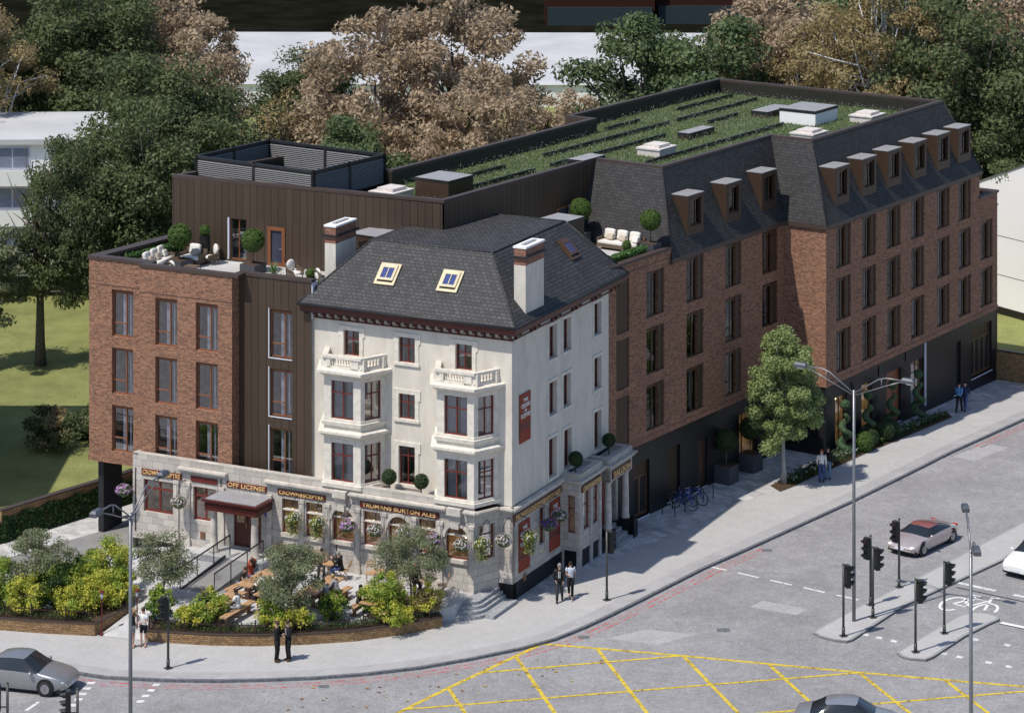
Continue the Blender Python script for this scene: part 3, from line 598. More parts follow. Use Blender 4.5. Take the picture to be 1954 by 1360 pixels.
for key, x, z in (('g1', -19.44, 1.93), ('g2', -16.57, 1.91), ('g3', -11.58, 1.98), ('g3', -10.26, 1.98), ('ga', -8.81, 2.02), ('g3', -7.13, 2.03), ('ga', -5.8, 2.05), ('g3', -4.21, 2.08), ('ga', -2.78, 2.03)):
    put_window(pub, key, Tr(x, -1.3, z))
put_window(pub, 'g3', cant @ Tr(.27, 0, 2.05)); put_window(pub, 'gs', SIDE @ Tr(2.9, -.02, 1.78))
for o in ops:
    if o[2] < 1.5 or o[0] < -15: continue
    b = MB(); b.box(o[0]-.08, o[1]+.08, -1.42, -1.3, o[2]-.16, o[2]); b.build('sill', 'stonetrim', pub); b = MB(); b.box(o[0], o[1], -1.24, -1.14, o[2]+1.06, o[2]+1.13); b.build('transom', 'creamtrim', pub)
    if len(o) > 4:
        b = MB(); cx, rx, rz = (o[0]+o[1])/2, (o[1]-o[0])/2, o[3]-o[4]
        for k in range(12):
            f = lambda a, s: (cx-(rx+s)*math.cos(a), o[4]+(rz+s)*math.sin(a)); a0, a1 = math.pi*k/12, math.pi*(k+1)/12
            p, q, r, u = f(a0, .02), f(a1, .02), f(a1, .17), f(a0, .17)
            b.add([(p[0], -1.36, p[1]), (q[0], -1.36, q[1]), (r[0], -1.36, r[1]), (u[0], -1.36, u[1]), (r[0], -1.3, r[1]), (u[0], -1.3, u[1]), (p[0], -1.3, p[1]), (q[0], -1.3, q[1])], [(0, 1, 2, 3), (3, 2, 4, 5), (0, 1, 7, 6)])
        b.build('arch_moulding', 'stonetrim', pub)
for x in (-9.05, -7.42, -6.0, -4.42, -3.04, -1.42, -12.25, -10.46, -14.9, -16.85, -17.5):
    b = MB(); b.box(x-.12, x+.12, -1.38, -1.3, .95, 3.52); b.box(x-.15, x+.15, -1.42, -1.3, .56, .95); b.box(x-.15, x+.15, -1.42, -1.3, 3.52, 3.68); b.box(x-.05, x+.05, -1.42, -1.38, 2.95, 3.45); b.build('pilaster', 'stonetrim', pub)
for x in (-8.3, -2.25):
    b = MB(); b.frust([(x-.28, -1.3), (x-.28, -1.42), (x+.28, -1.42), (x+.28, -1.3)], 3.72, [(x-.32, -1.3), (x-.32, -1.52), (x+.32, -1.52), (x+.32, -1.3)], 4.1); b.prism([(x-.36, -1.3), (x-.36, -1.6), (x+.36, -1.6), (x+.36, -1.3)], 4.1, 4.42)
    b.prism([(x-.2, -1.3), (x-.2, -1.44), (x+.2, -1.44), (x+.2, -1.3)], 3.45, 3.72); b.build('keystone', 'stonetrim', pub)
def cornice(x0, x1, z=4.2, y=-1.3, k=1, T=None):
    b = MB(T); b.box(x0, x1, y-.10*k, y, z-.06, z+.02); b.box(x0-.03, x1+.03, y-.17*k, y, z+.02, z+.09); b.box(x0-.06, x1+.06, y-.26*k, y, z+.09, z+.17); b.box(x0-.04, x1+.04, y-.2*k, y, z+.17, z+.20); b.build('cornice', 'stonetrim', pub)
cornice(-17.3, -14.66); cornice(-12.41, -8.75); cornice(-7.78, -2.75); cornice(-1.72, -1.2, 4.18, -1.3)
cornice(.02, L-.02, 4.16, 0, 1, cant); cornice(-.66, .1, 4.16, 0); cornice(-.1, 5.4, 4.16, 0, 1, SIDE)
for x, y, z in ((-19.9, -1.33, 4.0), (-17.62, -1.33, 4.1), (-14.98, -1.33, 4.1), (-8.58, -1.33, 4.1)): b = MB(); b.sm = True; b.tube([(x, y, z), (x, y, .9)], .022, 6); b.build('downpipe', 'black', pub)
# sign boards and gilt letters
def letters(txt, w, h, M, parent, mat='gilt', name='lettering', ext=.02, bold=.012, space=1.0):
    cu = bpy.data.curves.new('t', 'FONT'); cu.body = txt; cu.size = 1; cu.extrude = .5; cu.offset = bold; cu.align_x = 'CENTER'; cu.align_y = 'CENTER'; cu.space_character = space; cu.resolution_u = 3
    o = bpy.data.objects.new('t', cu); scene.collection.objects.link(o); dg = bpy.context.evaluated_depsgraph_get(); dg.update()
    me = bpy.data.meshes.new_from_object(o.evaluated_get(dg)); bpy.data.objects.remove(o); me.materials.clear(); me.materials.append(MAT[mat])
    xs = [v.co.x for v in me.vertices]; ys = [v.co.y for v in me.vertices]; cx, cy = (min(xs)+max(xs))/2, (min(ys)+max(ys))/2
    sx, sy = w/(max(xs)-min(xs)), h/(max(ys)-min(ys))
    for v in me.vertices: v.co = Vector(((v.co.x-cx)*sx, -v.co.z*ext*2, (v.co.y-cy)*sy))
    return link(name, me, parent, M)
def board(x0, x1, z0, z1, txt, T, mat='signred', y=-.05, label=None):
    b = MB(); b.box(0, x1-x0, -.05, 0, 0, z1-z0); o = b.build('sign_board', mat, pub, T @ Tr(x0, 0, z0))
    if txt: letters(txt, (x1-x0)*.93, (z1-z0)*.72, Tr((x1-x0)/2, -.065, (z1-z0)/2), o)
    if label: o['label'] = label
F_ = Tr(0, -1.3, 0)
board(-19.53, -17.21, 3.72, 4.02, 'CROWN&SCEPTRE', F_, label='maroon board with gilt letters over the leftmost stone window')
board(-16.68, -15.19, 3.75, 4.02, None, F_, label='blank maroon board')
board(-14.64, -12.40, 3.75, 4.03, 'OFF LICENSE', F_); board(-11.78, -9.16, 3.77, 4.04, 'CROWN&SCEPTRE', F_); board(-7.30, -3.12, 3.77, 4.05, 'TRUMANS BURTON ALES', F_)
board(.03, 5.27, 3.62, 3.97, 'TRUMANS LONDON&BURTON ALES', SIDE @ Tr(0, -.02, 0), 'maroon')
def banner(y0, y1, z0, z1):
    b = MB(); b.box(0, y1-y0, -.03, 0, 0, z1-z0); b.box(.0, y1-y0, -.032, -.001, .25*(z1-z0), .42*(z1-z0), 1); o = b.build('banner', ['bannerred', 'signred'], pub, SIDE @ Tr(y0, -.03, z0)); o['label'] = 'red banner with white capital letters'
    w, h = y1-y0, z1-z0
    for t, zz, ww, hh in (('THE', .87, .42, .075), ('CROWN', .755, .78, .09), ('- & -', .655, .5, .06), ('SCEPTRE', .55, .84, .09)): letters(t, w*ww, h*hh, Tr(w/2, -.04, h*zz), o, 'letterwhite')
MAT['bannerred'] = M_flat('scarlet banner cloth', (0.27, 0.045, 0.022), 0.7, vary=0.1); MAT['letterwhite'] = M_flat('white letters', (0.75, 0.74, 0.72), 0.6, vary=0.05)
banner(.72, 1.87, 7.09, 9.35); banner(.64, 1.79, 1.13, 3.43); banner(3.97, 5.13, 1.14, 3.5)
# porch: lead topped maroon canopy on two stone columns, door, platform
b = MB()
b.box(-14.98, -12.12, -2.75, -1.3, 2.98, 3.32); b.frust([(-14.98, -1.3), (-14.98, -2.75), (-12.12, -2.75), (-12.12, -1.3)], 3.32, [(-15.1, -1.3), (-15.1, -2.9), (-12.0, -2.9), (-12.0, -1.3)], 3.44); b.box(-15.1, -12.0, -2.9, -1.3, 3.44, 3.52)
b.box(-15.02, -12.08, -2.79, -1.3, 3.2, 3.24)
can = b.build('porch_canopy', 'maroon', pub); b = MB(); b.box(-14.95, -12.15, -2.78, -1.3, 3.52, 3.55); b.build('lead_top', 'lead', can)
b = MB(); b.sm = True
for x in (-14.72, -12.45): b = MB(); b.sm = True; b.lathe(x, -2.35, [(.24, .9), (.24, 1.02), (.19, 1.05), (.18, 1.6), (.15, 2.8), (.15, 2.86), (.22, 2.9), (.22, 2.98)], 20); b.build('column', 'stonetrim', pub)
b = MB()
b.box(0, .72, .1, .16, 0, 2.15); b.box(.74, 1.54, .1, .16, 0, 2.15)
for x in (.1, .86): b.box(x, x+.5, .085, .1, .15, .75)
door = b.build('door', 'maroon', pub, Tr(-14.27, -1.3, .95)); b = MB()
for x in (.14, .9): b.box(x, x+.46, .08, .1, 1.15, 1.9)
b.build('door_glass', 'dimbar', door)
b = MB(); b.box(0, 1.54, .02, .08, 1.98, 2.1); b.tube([(.69, .04, .95), (.69, .04, 1.15)], .015, 6); b.build('handle', 'gilt', door)
b = MB(); b.box(-15.65, -11.7, -2.95, -1.33, .2, .9); b.build('porch_platform', 'roughgranite', pub)
b = MB(); b.box(-15.6, -11.75, -2.9, -1.33, .9, .905); b.build('platform_paving', 'terrace', pub)
b = MB(); b.box(-12.55, -12.2, -1.33, -1.3, 2.62, 2.95)if 0 else b.T; b.T = Tr(-12.35, -1.32, 2.72) @ Matrix.Rotation(R(90), 4, 'X'); b.cyl(0, 0, 0, .03, .17, n=20); MAT['plaqueblue'] = M_flat('blue enamel plaque', (0.04, 0.06, 0.42), 0.4); b.build('plaque', 'plaqueblue', pub)
b = MB(); b.box(-16.15, -15.88, -1.34, -1.3, 1.05, 1.38)
for k in range(5): b.box(-16.13, -15.9, -1.36, -1.34, 1.08+k*.06, 1.11+k*.06)
b.build('air_brick', 'wood2', pub); b = MB(SIDE); b.box(1.15, 1.4, -.05, -.02, .62, .95); b.build('air_brick', 'wood2', pub)
# side street bay and saloon porch
b = MB(); ops2 = [(5.98, 6.72, 1.72, 3.55), (7.0, 7.72, 1.72, 3.55)]
b.T = SIDE; wall(b, 5.45, 8.0, .85, 4.0, -.9, ops2, .15); b.T = None
b.T = Tr(0, 5.45, 0); wall(b, 0, .9, .85, 4.0, 0, [(.3, .68, 1.72, 3.5)], .12); b.T = None
b.quad((0, 8.0, .0), (.9, 8.0, 0), (.9, 8.0, 4.0), (0, 8.0, 4.0))
for y in (5.45, 6.72, 7.74): b.box(.86, .94, y, y+.26, 0, 4.0)
b.box(.0, .12, 5.40, 5.45, 0, 4.0); b.box(.78, .9, 5.41, 5.46, 0, 4.0)
for z0, z1, e in ((4.0, 4.08, .04), (4.08, 4.18, .12), (4.18, 4.26, .2)): b.box(0, .92+e, 5.43-e, 8.02+e, z0, z1)
b.box(0.6, .95, 5.42, 8.02, 4.26, 4.55); b.box(0, .6, 5.42, 5.72, 4.26, 4.55); b.box(0, .6, 7.72, 8.02, 4.26, 4.55); b.box(0, .6, 5.72, 7.72, 4.26, 4.3)
b.build('side_bay', 'stone', pub)
b = MB(); b.box(.05, .86, 5.47, 7.98, 0, .85); b.build('slate_plinth', 'blackbrick', pub)
window_kind('gb', .73, 1.83, [], [(1.15, .03, .7)], 'maroonframe', room='warmroom', d=.1, t=.05, depth=.6)
window_kind('gc', .38, 1.78, [], [(1.15, .03, .35)], 'maroonframe', room='dimbar', d=.08, t=.04, depth=.4)
for o in ops2: put_window(pub, 'gb', SIDE @ Tr(o[0], -.9, 1.72))
put_window(pub, 'gc', Tr(.3, 5.45, 1.72))
board(5.6, 7.85, 3.63, 3.96, 'CROWN&SCEPTRE', SIDE @ Tr(0, -.96, 0), 'maroon')
b = MB(); b.sm = True
prof = [(.22, .95), (.22, 1.05), (.18, 1.08), (.18, 1.9), (.155, 3.1), (.155, 3.2), (.21, 3.25), (.21, 3.32)]
for y in (8.95, 11.05): b = MB(); b.sm = True; b.lathe(.85, y, prof, 18); b.build('saloon_column', 'stonetrim', pub)
b = MB(); b.box(0, 1.08, 8.62, 8.78, 3.32, 3.9); b.box(0, 1.08, 8.62, 11.35, 3.32, 3.95); 
for z0, z1, e in ((3.95, 4.03, .05), (4.03, 4.12, .12), (4.12, 4.2, .2)): b.box(0, 1.1+e, 8.6-e, 11.37+e, z0, z1)
b.box(.75, 1.1, 8.62, 11.35, 4.2, 4.48); b.box(0, .75, 8.62, 8.95, 4.2, 4.48); b.box(0, .75, 11.02, 11.35, 4.2, 4.48); b.box(0, .75, 8.95, 11.02, 4.2, 4.24)
b.box(.02, .3, 8.62, 8.9, 0, 3.32); b.box(.02, .3, 11.1, 11.38, 0, 3.32)
b.build('saloon_porch', 'stone', pub)
board(8.9, 11.1, 3.42, 3.85, 'SALOON', SIDE @ Tr(0, -1.09, 0), 'maroon')
for q in (((.0, .95, 8.05, 8.75, 0, .75), (.5, 1.15, 8.62, 9.2, 0, .95)), ((.0, 1.3, 11.0, 11.4, 0, .7), (1.0, 1.35, 11.0, 11.45, 0, .95), (.55, 1.1, 10.85, 11.3, 0, .95))):
    b = MB(); [b.box(*r) for r in q]; b.build('slate_pedestal', 'blackbrick', pub)
b = MB(); 
for k in range(4): b.box(0, .45+.3*k, 9.2, 10.85, 0, .7-.17*k)
b.build('saloon_steps', 'roughgranite', pub)
b = MB(SIDE); b.box(9.25, 10.75, -.04, 0, .7, 3.1); b.build('saloon_door', 'maroonframe', pub)
# corner steps
st = [(-.62, -.02), (-.62, -2.75)]
b = MB()
def cstep(x1, y1, z0, z1, rr):
    pts = [(-3.2, -1.3), (-3.2, y1), (x1-rr, y1)]+[(x1-rr+rr*math.sin(R(t)), y1+rr-rr*math.cos(R(t))) for t in range(15, 91, 15)]+[(x1, -.03), (-.7, -.03), (-1.3, -1.3)]
    b.prism(pts, z0, z1)
cstep(-.15, -3.2, -.05, .15, 1.0); cstep(-.3, -2.95, .15, .3, .85); cstep(-.45, -2.7, .3, .45, .7); cstep(-.62, -2.45, .45, .594, .5); b.box(-.14, .3, -2.5, -.05, -.05, .15)
tag(b.build('corner_steps', 'roughgranite', None, PUB), 'curved flight of rough granite steps at the foot of the stone corner of the pub', 'steps')
# ---------------------------------------------------------------- the new hotel block (wing axes: x along the street, y into the block)
hotel = thing('hotel', 'long red brick hotel block with slate mansard, dormers and planted roof behind the pub', 'hotel', (6.06, 137.5, 0), WA)
TP = WING.inverted() @ PUB
def fl(b, x0, x1, z0, z1, y, ops, d, m=0, mr=None): wall(b, x0, x1, z0, z1, y, ops, d, m, mr)
rows = [(4.3, 6.62), (7.16, 9.5), (10.05, 12.36)]
w1 = [1.38, 5.35, 9.36, 13.39]; w2 = [17.05, 20.14, 23.21, 26.3, 29.72, 32.66]
o1 = [(x, x+1.1, a, c) for x in w1 for a, c in rows]+[(x+1.1, x+1.75, a, c) for x in w1 for a, c in rows]
o2 = [(x, x+1.1, a, c) for x in w2 for a, c in rows]+[(x+1.1, x+1.73, a, c) for x in w2 for a, c in rows]
lrec = [(-1.49, -.26, 9.77, 12.43), (-1.49, -.26, 6.95, 9.45), (-1.49, -.26, 4.12, 6.57)]
o3 = [(35.76, 36.86, a, c) for a, c in rows[:2]]+[(36.86, 37.49, a, c) for a, c in rows[:2]]
b = MB()
fl(b, -2.2, 3.78, 3.79, 13.15, 0, [o for o in o1 if o[0] < 3.7]+lrec, .17); fl(b, 3.78, 15.85, 3.79, 12.45, 0, [o for o in o1 if o[0] > 3.7], .17)
b.quad((3.78, 0, 12.4), (3.78, .5, 12.4), (3.78, .5, 13.15), (3.78, 0, 13.15))
fl(b, 15.85, 35.6, 3.79, 12.45, -2.6, o2, .17); fl(b, 35.6, 38.17, 3.79, 10.95, -2.6, o3, .17)
b.quad((15.85, -2.6, 3.79), (15.85, 0, 3.79), (15.85, 0, 12.45), (15.85, -2.6, 12.45))
b.quad((38.17, -2.6, 0), (38.17, 14, 0), (38.17, 14, 10.95), (38.17, -2.6, 10.95)); b.quad((35.6, -2.6, 10.9), (35.6, 6, 10.9), (35.6, 6, 12.45), (35.6, -2.6, 12.45))
b.quad((35.6, 6, 0), (35.6, 15, 0), (35.6, 15, 12.45), (35.6, 6, 12.45)); b.quad((35.6, -2.6, 10.3), (38.17, -2.6, 10.3), (38.17, 6, 10.3), (35.6, 6, 10.3))
wl = b.build('brick_wall', 'brick', hotel); wl['label'] = 'red brick street wall of the long wing'
b = MB()                                             # projecting soldier courses
b.box(-2.2, 15.8, -.03, 0, 3.79, 4.05); b.box(15.82, 38.2, -2.63, -2.6, 3.79, 4.05); b.box(15.82, 15.85, -2.6, -.03, 3.79, 4.05); b.box(38.17, 38.2, -2.6, 2, 3.79, 4.05); b.build('soldier_course', 'brick', hotel); b = MB(); b.box(-2.2, 3.8, -.03, 0, 12.55, 12.72); b.build('soldier_course', 'brick', hotel)
b = MB()                                             # black brick ground storey
d1 = [(.19, 1.72, .07, 2.87), (3.47, 4.75, .17, 2.91), (6.57, 7.52, .1, 2.6), (10.9, 12.9, .05, 3.0)]
d2 = [(16.97, 18.4, .3, 2.97), (20.12, 21.45, .3, 2.99), (23.21, 24.99, -.05, 2.99), (26.3, 28.05, .15, 2.96), (32.01, 33.02, -.2, 2.92), (34.47, 37.41, .25, 3.25)]
fl(b, -2.2, 15.85, -.6, 3.79, .03, d1, .3); fl(b, 15.88, 38.14, -1.0, 3.79, -2.57, d2, .3); b.quad((15.88, -2.57, -.6), (15.88, .03, -.6), (15.88, .03, 3.79), (15.88, -2.57, 3.79))
b.quad((38.14, -2.57, -1), (38.14, 12, -1), (38.14, 12, 3.79), (38.14, -2.57, 3.79))
b.build('ground_storey_wall', 'blackbrick', hotel)
# bedroom windows
vbh = ([(.66, .04, 2.1)], [(.72, .04, .64)])
window_kind('hb', 1.27, 2.33, [(.78, .05, 2.15)], [(.66, .05, .76)], 'rust', curtains=[(.46, .64), (.86, .97)], d=.14, t=.065, head=.14)
window_kind('hb2', 1.27, 2.33, [(.78, .05, 2.15)], [(.66, .05, .76)], 'rust', curtains=[(.84, .96)], d=.14, t=.065, head=.14)
window_kind('hw', 1.1, 2.33, [(.66, .05, 2.15)], [(.7, .05, .64)], 'umber', curtains=[(.88, .98)], d=.09, t=.055, head=.14, gl='glassw')
window_kind('hw2', 1.1, 2.33, [(.66, .05, 2.15)], [(.7, .05, .64)], 'umber', curtains=[(.74, .88)], d=.09, t=.055, head=.14, gl='glassw')
me = MB(); me.box(0, .64, .09, .16, 0, 2.34); pm = me.mesh('side_panel', 'bronzepanel')
random.seed(3)
for y, ws in ((0, w1), (-2.6, w2)):
    for x in ws:
        for a, c in rows:
            put_window(hotel, random.choice(['hw', 'hw2']), Tr(x, y, a)); link('side_panel', pm, hotel, Tr(x+1.1, y, a-.01))
for a, c in rows[:2]: put_window(hotel, 'hw', Tr(35.76, -2.6, a)); link('side_panel', pm, hotel, Tr(36.86, -2.6, a-.01))
for o in lrec:
    b = MB(); b.box(0, 1.23, .06, .12, 0, o[3]-o[2]); b.build('side_panel', 'bronzepanel', hotel, Tr(o[0], 0, o[2]))
# ground floor doors and shop windows
def louvred_door(M, w, h, leaves, top, mat='umber', name='service_door', sill=True):
    b = MB(); b.box(0, w, .2, .24, 0, .001)
    b.box(0, .07, .18, .26, 0, h); b.box(w-.07, w, .18, .26, 0, h); b.box(.07, w-.07, .18, .26, h-.07, h); b.box(.07, w-.07, .18, .26, top-.08, top+.02)
    lw = (w-.14)/leaves
    for k in range(leaves):
        x = .07+k*lw; b.box(x, x+.09, .19, .25, .02, top-.08); b.box(x+lw-.09, x+lw, .19, .25, .02, top-.08); b.box(x+.09, x+lw-.09, .19, .25, .02, .22)
    z = top+.05
    while z < h-.1: b.box(.07, w-.07, .19, .23, z, z+.05); z += .09
    o = b.build(name, mat, hotel, M); b = MB(); b.box(.05, w-.05, .25, .28, 0, h-.05); b.build('louvre_back', 'darkroom', o); b = MB()
    for k in range(leaves):
        x = .07+k*lw; z = .26
        while z < top-.14: b.box(x+.1, x+lw-.1, .21, .24, z, z+.04); z += .1
    b.build('louvres', 'greymetal', o)
    if sill: b = MB(); b.box(0, w, -.01, .2, -.06, .0); b.build('sill', 'offwhite', o)
    return o
louvred_door(Tr(.19, 0, .07), 1.53, 2.8, 2, 2.05); louvred_door(Tr(34.47, -2.6, .25), 2.94, 3.0, 4, 2.25)
def panel_door(M, w, h, mat, name='door', slat=False):
    b = MB(); b.box(0, w, .2, .26, 0, h)
    if slat:
        z = .05
        while z < h-.05: b.box(.02, w-.02, .17, .2, z, z+.05); z += .09
    else: b.box(0, .1, .16, .2, 0, h); b.box(w-.1, w, .16, .2, 0, h); b.box(.1, w-.1, .16, .2, h-.12, h); b.box(.1, w-.1, .16, .2, 2.0, 2.1) if h > 2.5 else None
    o = b.build(name, mat, hotel, M); q = MB(); q.box(0, w, -.01, .18, -.05, -.001); q.build('sill', 'offwhite', o)
    return o
panel_door(Tr(3.47, 0, .17), 1.28, 2.74, 'bronzepanel', slat=True); panel_door(Tr(6.57, 0, .1), .95, 2.5, 'bronzepanel'); panel_door(Tr(23.21, -2.6, -.05), 1.78, 3.04, 'rust'); panel_door(Tr(32.01, -2.6, -.2), 1.0, 3.1, 'greymetal')
# cycle sign on the store door
b = MB(); b.raw = True
for cx in (0, .5):
    for k in range(14): a0, a1 = 2*math.pi*k/14, 2*math.pi*(k+1)/14; b.tube([(.22+.0, .15, 0)]*1+[(.22, .15, 0)], .001, 3) if 0 else b.tube([(.47+.16*math.cos(a0), .155, 1.05+cx+.16*math.sin(a0)), (.47+.16*math.cos(a1), .155, 1.05+cx+.16*math.sin(a1))], .012, 4)
b.tube([(.47, .155, 1.05), (.6, .155, 1.3), (.47, .155, 1.55)], .012, 4); b.tube([(.6, .155, 1.3), (.36, .155, 1.32)], .012, 4)
b.build('cycle_emblem', 'rust', hotel, Tr(6.57, 0, .1))
window_kind('shop', 1.43, 2.67, [(.72, .05, 2.6)], [], 'umber', room='warmroom', curtains=[(.08, .42)], d=.18, t=.05, bulbs=((.5, 2.1), (.95, 2.35)), depth=1.6)
window_kind('shop2', 1.33, 2.69, [], [], 'umber', room='warmroom', curtains=[(.06, .3)], d=.18, t=.05, bulbs=((.6, 2.1),), depth=1.6)
window_kind('shop3', 1.75, 2.81, [(.9, .05, 2.75)], [(2.1, .05, 1.7)], 'umber', room='dimbar', curtains=[(.4, 1.3)], d=.18, t=.05, depth=1.2)
put_window(hotel, 'shop', Tr(16.97, -2.6, .3), 'shop_window'); put_window(hotel, 'shop2', Tr(20.12, -2.6, .3), 'shop_window'); put_window(hotel, 'shop3', Tr(26.3, -2.6, .15), 'shop_window')
b = MB(); b.box(28.05, 28.16, -2.66, -2.57, .1, 3.75); b.build('white_post', 'offwhite', hotel)
window_kind('lobby', 2.0, 2.95, [(.7, .05, 2.9)], [(2.3, .05, 1.95)], 'umber', room='warmroom', d=.26, t=.07, bulbs=((.6, 2.0), (1.4, 2.2)), depth=1.8)
put_window(hotel, 'lobby', Tr(10.9, 0, .05), 'lobby_entrance')
for s, z in ((18.9, 3.1), (22.2, 3.3), (25.6, 3.45), (19.1, 2.9)): b = MB(); b.box(s, s+.08, -2.62, -2.57, z-.25, z+.35); b.build('lamp_bracket', 'black', hotel)
# eaves trim
b = MB(); b.box(3.7, 15.75, -.14, .02, 12.42, 12.66); b.box(15.72, 35.7, -2.75, -2.58, 12.42, 12.66); b.box(15.72, 15.87, -2.58, -.14, 12.42, 12.66); b.box(3.66, 3.78, -.14, 1.2, 12.42, 12.66)
b.box(35.6, 35.72, -2.58, 5, 12.42, 12.66); b.build('eaves_trim', 'copingbrown', hotel)
# mansard slopes
EZ, TZ = 12.66, 16.8
b = MB(); Q = b.quad
e = [(3.66, 5.97), (3.66, -.14), (15.72, -.14), (15.72, -2.75), (35.72, -2.75), (35.72, 13)]
t = [(5.85, 5.97), (5.85, 1.8), (17.6, 1.8), (17.6, -.8), (34.35, -.8), (34.35, 13)]
for i in range(5): Q((*e[i], EZ), (*e[i+1], EZ), (*t[i+1], TZ), (*t[i], TZ))
man = b.build('mansard_roof', 'slate_m', hotel)
for i in (1, 3, 4): b = MB(); b.sm = True; b.tube([(*e[i], EZ), (*t[i], TZ)], .05, 6); b.build('hip_cap', 'slate_m', man)
# top parapet ring, clad outer faces
ring_pts = [(-8.03, 5.9), (5.9, 5.95), (5.85, 1.8), (17.6, 1.8), (17.6, -.8), (34.35, -.8), (34.45, 15.05), (16.66, 15.05), (16.66, 13.3), (-2.75, 13.15), (-2.75, 20.3), (-10.52, 21.48)]
rin = offset(ring_pts+[ring_pts[0]], .30)[:-1]; n = len(ring_pts)
rin = []
for i in range(n):                                   # inset polygon (mitred)
    p0, p1, p2 = Vector(ring_pts[i-1]), Vector(ring_pts[i]), Vector(ring_pts[(i+1) % n])
    a = (p1-p0).normalized(); c = (p2-p1).normalized(); na = Vector((-a.y, a.x)); nc = Vector((-c.y, c.x)); m_ = (na+nc); k = .30/(m_.length_squared/2) if m_.length > .1 else .3
    rin.append(tuple(p1+m_*k/1.0*1.0))
b = MB()
for i in range(n):
    j = (i+1) % n; p, q, r, s = ring_pts[i], ring_pts[j], rin[j], rin[i]
    b.quad((*p, 16.93), (*q, 16.93), (*r, 16.93), (*s, 16.93)); b.quad((*p, 16.76), (*q, 16.76), (*q, 16.93), (*p, 16.93)); b.quad((*s, 16.8), (*r, 16.8), (*r, 16.93), (*s, 16.93))
b.build('parapet_coping', 'copingbrown', hotel)
b = MB()
for i in range(n): j = (i+1) % n; b.quad((*rin[i], 16.0), (*rin[j], 16.0), (*rin[j], 16.8), (*rin[i], 16.8))
b.build('parapet_lining', 'liner', hotel)
b = MB()
TPp = lambda x, y, z: tuple(TP @ Vector((x, y, z)))
vops = [(-18.97, -17.96, 12.9, 15.0), (-16.66, -15.68, 12.84, 14.78)]
b.T = TP; ya = 5.82
wall(b, -22.45, -6.67, 12.4, 16.76, ya, vops, .12); b.T = None
b.quad((-8.03, 5.9, 12.4), (5.9, 5.95, 12.4), (5.9, 5.95, 16.76), (-8.03, 5.9, 16.76))
for i in range(5, n-1): j = (i+1) % n; b.quad((*ring_pts[i], 3), (*ring_pts[j], 3), (*ring_pts[j], 16.76), (*ring_pts[i], 16.76))
b.build('metal_cladding', 'clad', hotel)
b = MB(); b.poly([(*p, 15.98) for p in rin]); b.build('roof_deck', 'liner', hotel)
b = MB(); b.poly([(*p, 16.05) for p in [(-7.3, 6.3), (-2.4, 6.2), (5.6, 6.25), (6.15, 2.2), (17.95, 2.15), (17.95, -.4), (34.0, -.4), (34.1, 14.7), (17.0, 14.7), (17.0, 12.95), (-4.2, 12.8), (-6.6, 10.2)]])
MAT['sedum'] = M_ground('planted roof mat', (0.11, 0.145, 0.06), ((.5, .2), (6, .35), (40, .4)))
b.build('planted_roof', 'sedum', hotel)
# terrace/volume windows and doors (front of the set back storey)
b = MB(); 
window_kind('tw', 1.01, 2.1, [(.52, .04, 2.05)], [], 'rust', d=.1, t=.05, room='room', depth=.8)
put_window(hotel, 'tw', TP @ Tr(-18.97, ya, 12.9)); b = MB(); b.box(-.09, 0, -.04, .1, 0, 2.12); b.build('white_reveal', 'offwhite', hotel, TP @ Tr(-18.97, ya, 12.9))
b = MB(); b.box(-.02, .16, -.04, .05, 0, 1.96); b.box(.82, 1.0, -.04, .05, 0, 1.96); b.box(.16, .82, -.04, .05, 1.78, 1.96); b.box(.16, .82, -.04, .05, 0, .14)
o = b.build('terrace_door', 'rust', hotel, TP @ Tr(-16.66, ya, 12.82)); b = MB(); b.box(.16, .82, .04, .06, .14, 1.78); MAT['bluepane'] = M_flat('slate blue door panel', (0.05, 0.055, 0.09), 0.25); b.build('door_panel', 'bluepane', o); b = MB(); b.tube([(.68, .0, .85), (.78, .0, .85)], .02, 6); b.build('handle', 'lead', o)
for x in (-2.0, 2.0):
    b = MB(); b.box(0, 1.1, -.04, .03, 0, 2.1); o = b.build('terrace_door', 'rust', hotel, Tr(x, 5.9, 12.8)); b = MB(); b.box(.12, .98, -.06, -.04, .1, 2.0); b.build('pane', 'bluepane', o)
    b = MB(); b.box(1.1, 1.19, -.08, 0, 0, 2.1); b.build('white_reveal', 'offwhite', o)
# dormers: roof slab, cheeks, window
def dormer(x, y, w=1.76):
    b = MB(); y1 = y+1.35
    b.quad((0, 0, 0), (0, 0, 2.12), (0, y1-y, 2.12), (0, .15, 0)); b.quad((w, 0, 0), (w, 0, 2.12), (w, y1-y, 2.12), (w, .15, 0))
    wall(b, 0, w, 0, 2.12, 0, [(.3, w-.27, .5, 1.92)], .22); b.box(-.02, w+.02, -.03, .95, 1.86, 1.9) if 0 else None
    o = b.build('dormer', 'bronzepanel', hotel, Tr(x, y, 13.4))
    b = MB(); b.box(-.02, w+.02, -.03, 1.15, 2.12, 2.16); b.build('dormer_roof', 'lead', o)
    for k in ('window', 'pane', 'curtain', 'interior'):
        if k in WK['dw']: link(k, WK['dw'][k], o, Tr(.3, 0, .5))
window_kind('dw', 1.19, 1.42, [(.66, .04, 1.3)], [], 'umber', d=.12, t=.05, head=.08, depth=.8, gl='glassw')
for s in (17.3, 20.6, 23.75, 27.05, 30.2, 33.1): dormer(s, -2.38, 1.72)
for s in (5.85, 9.85, 13.75): dormer(s, .22, 1.62)
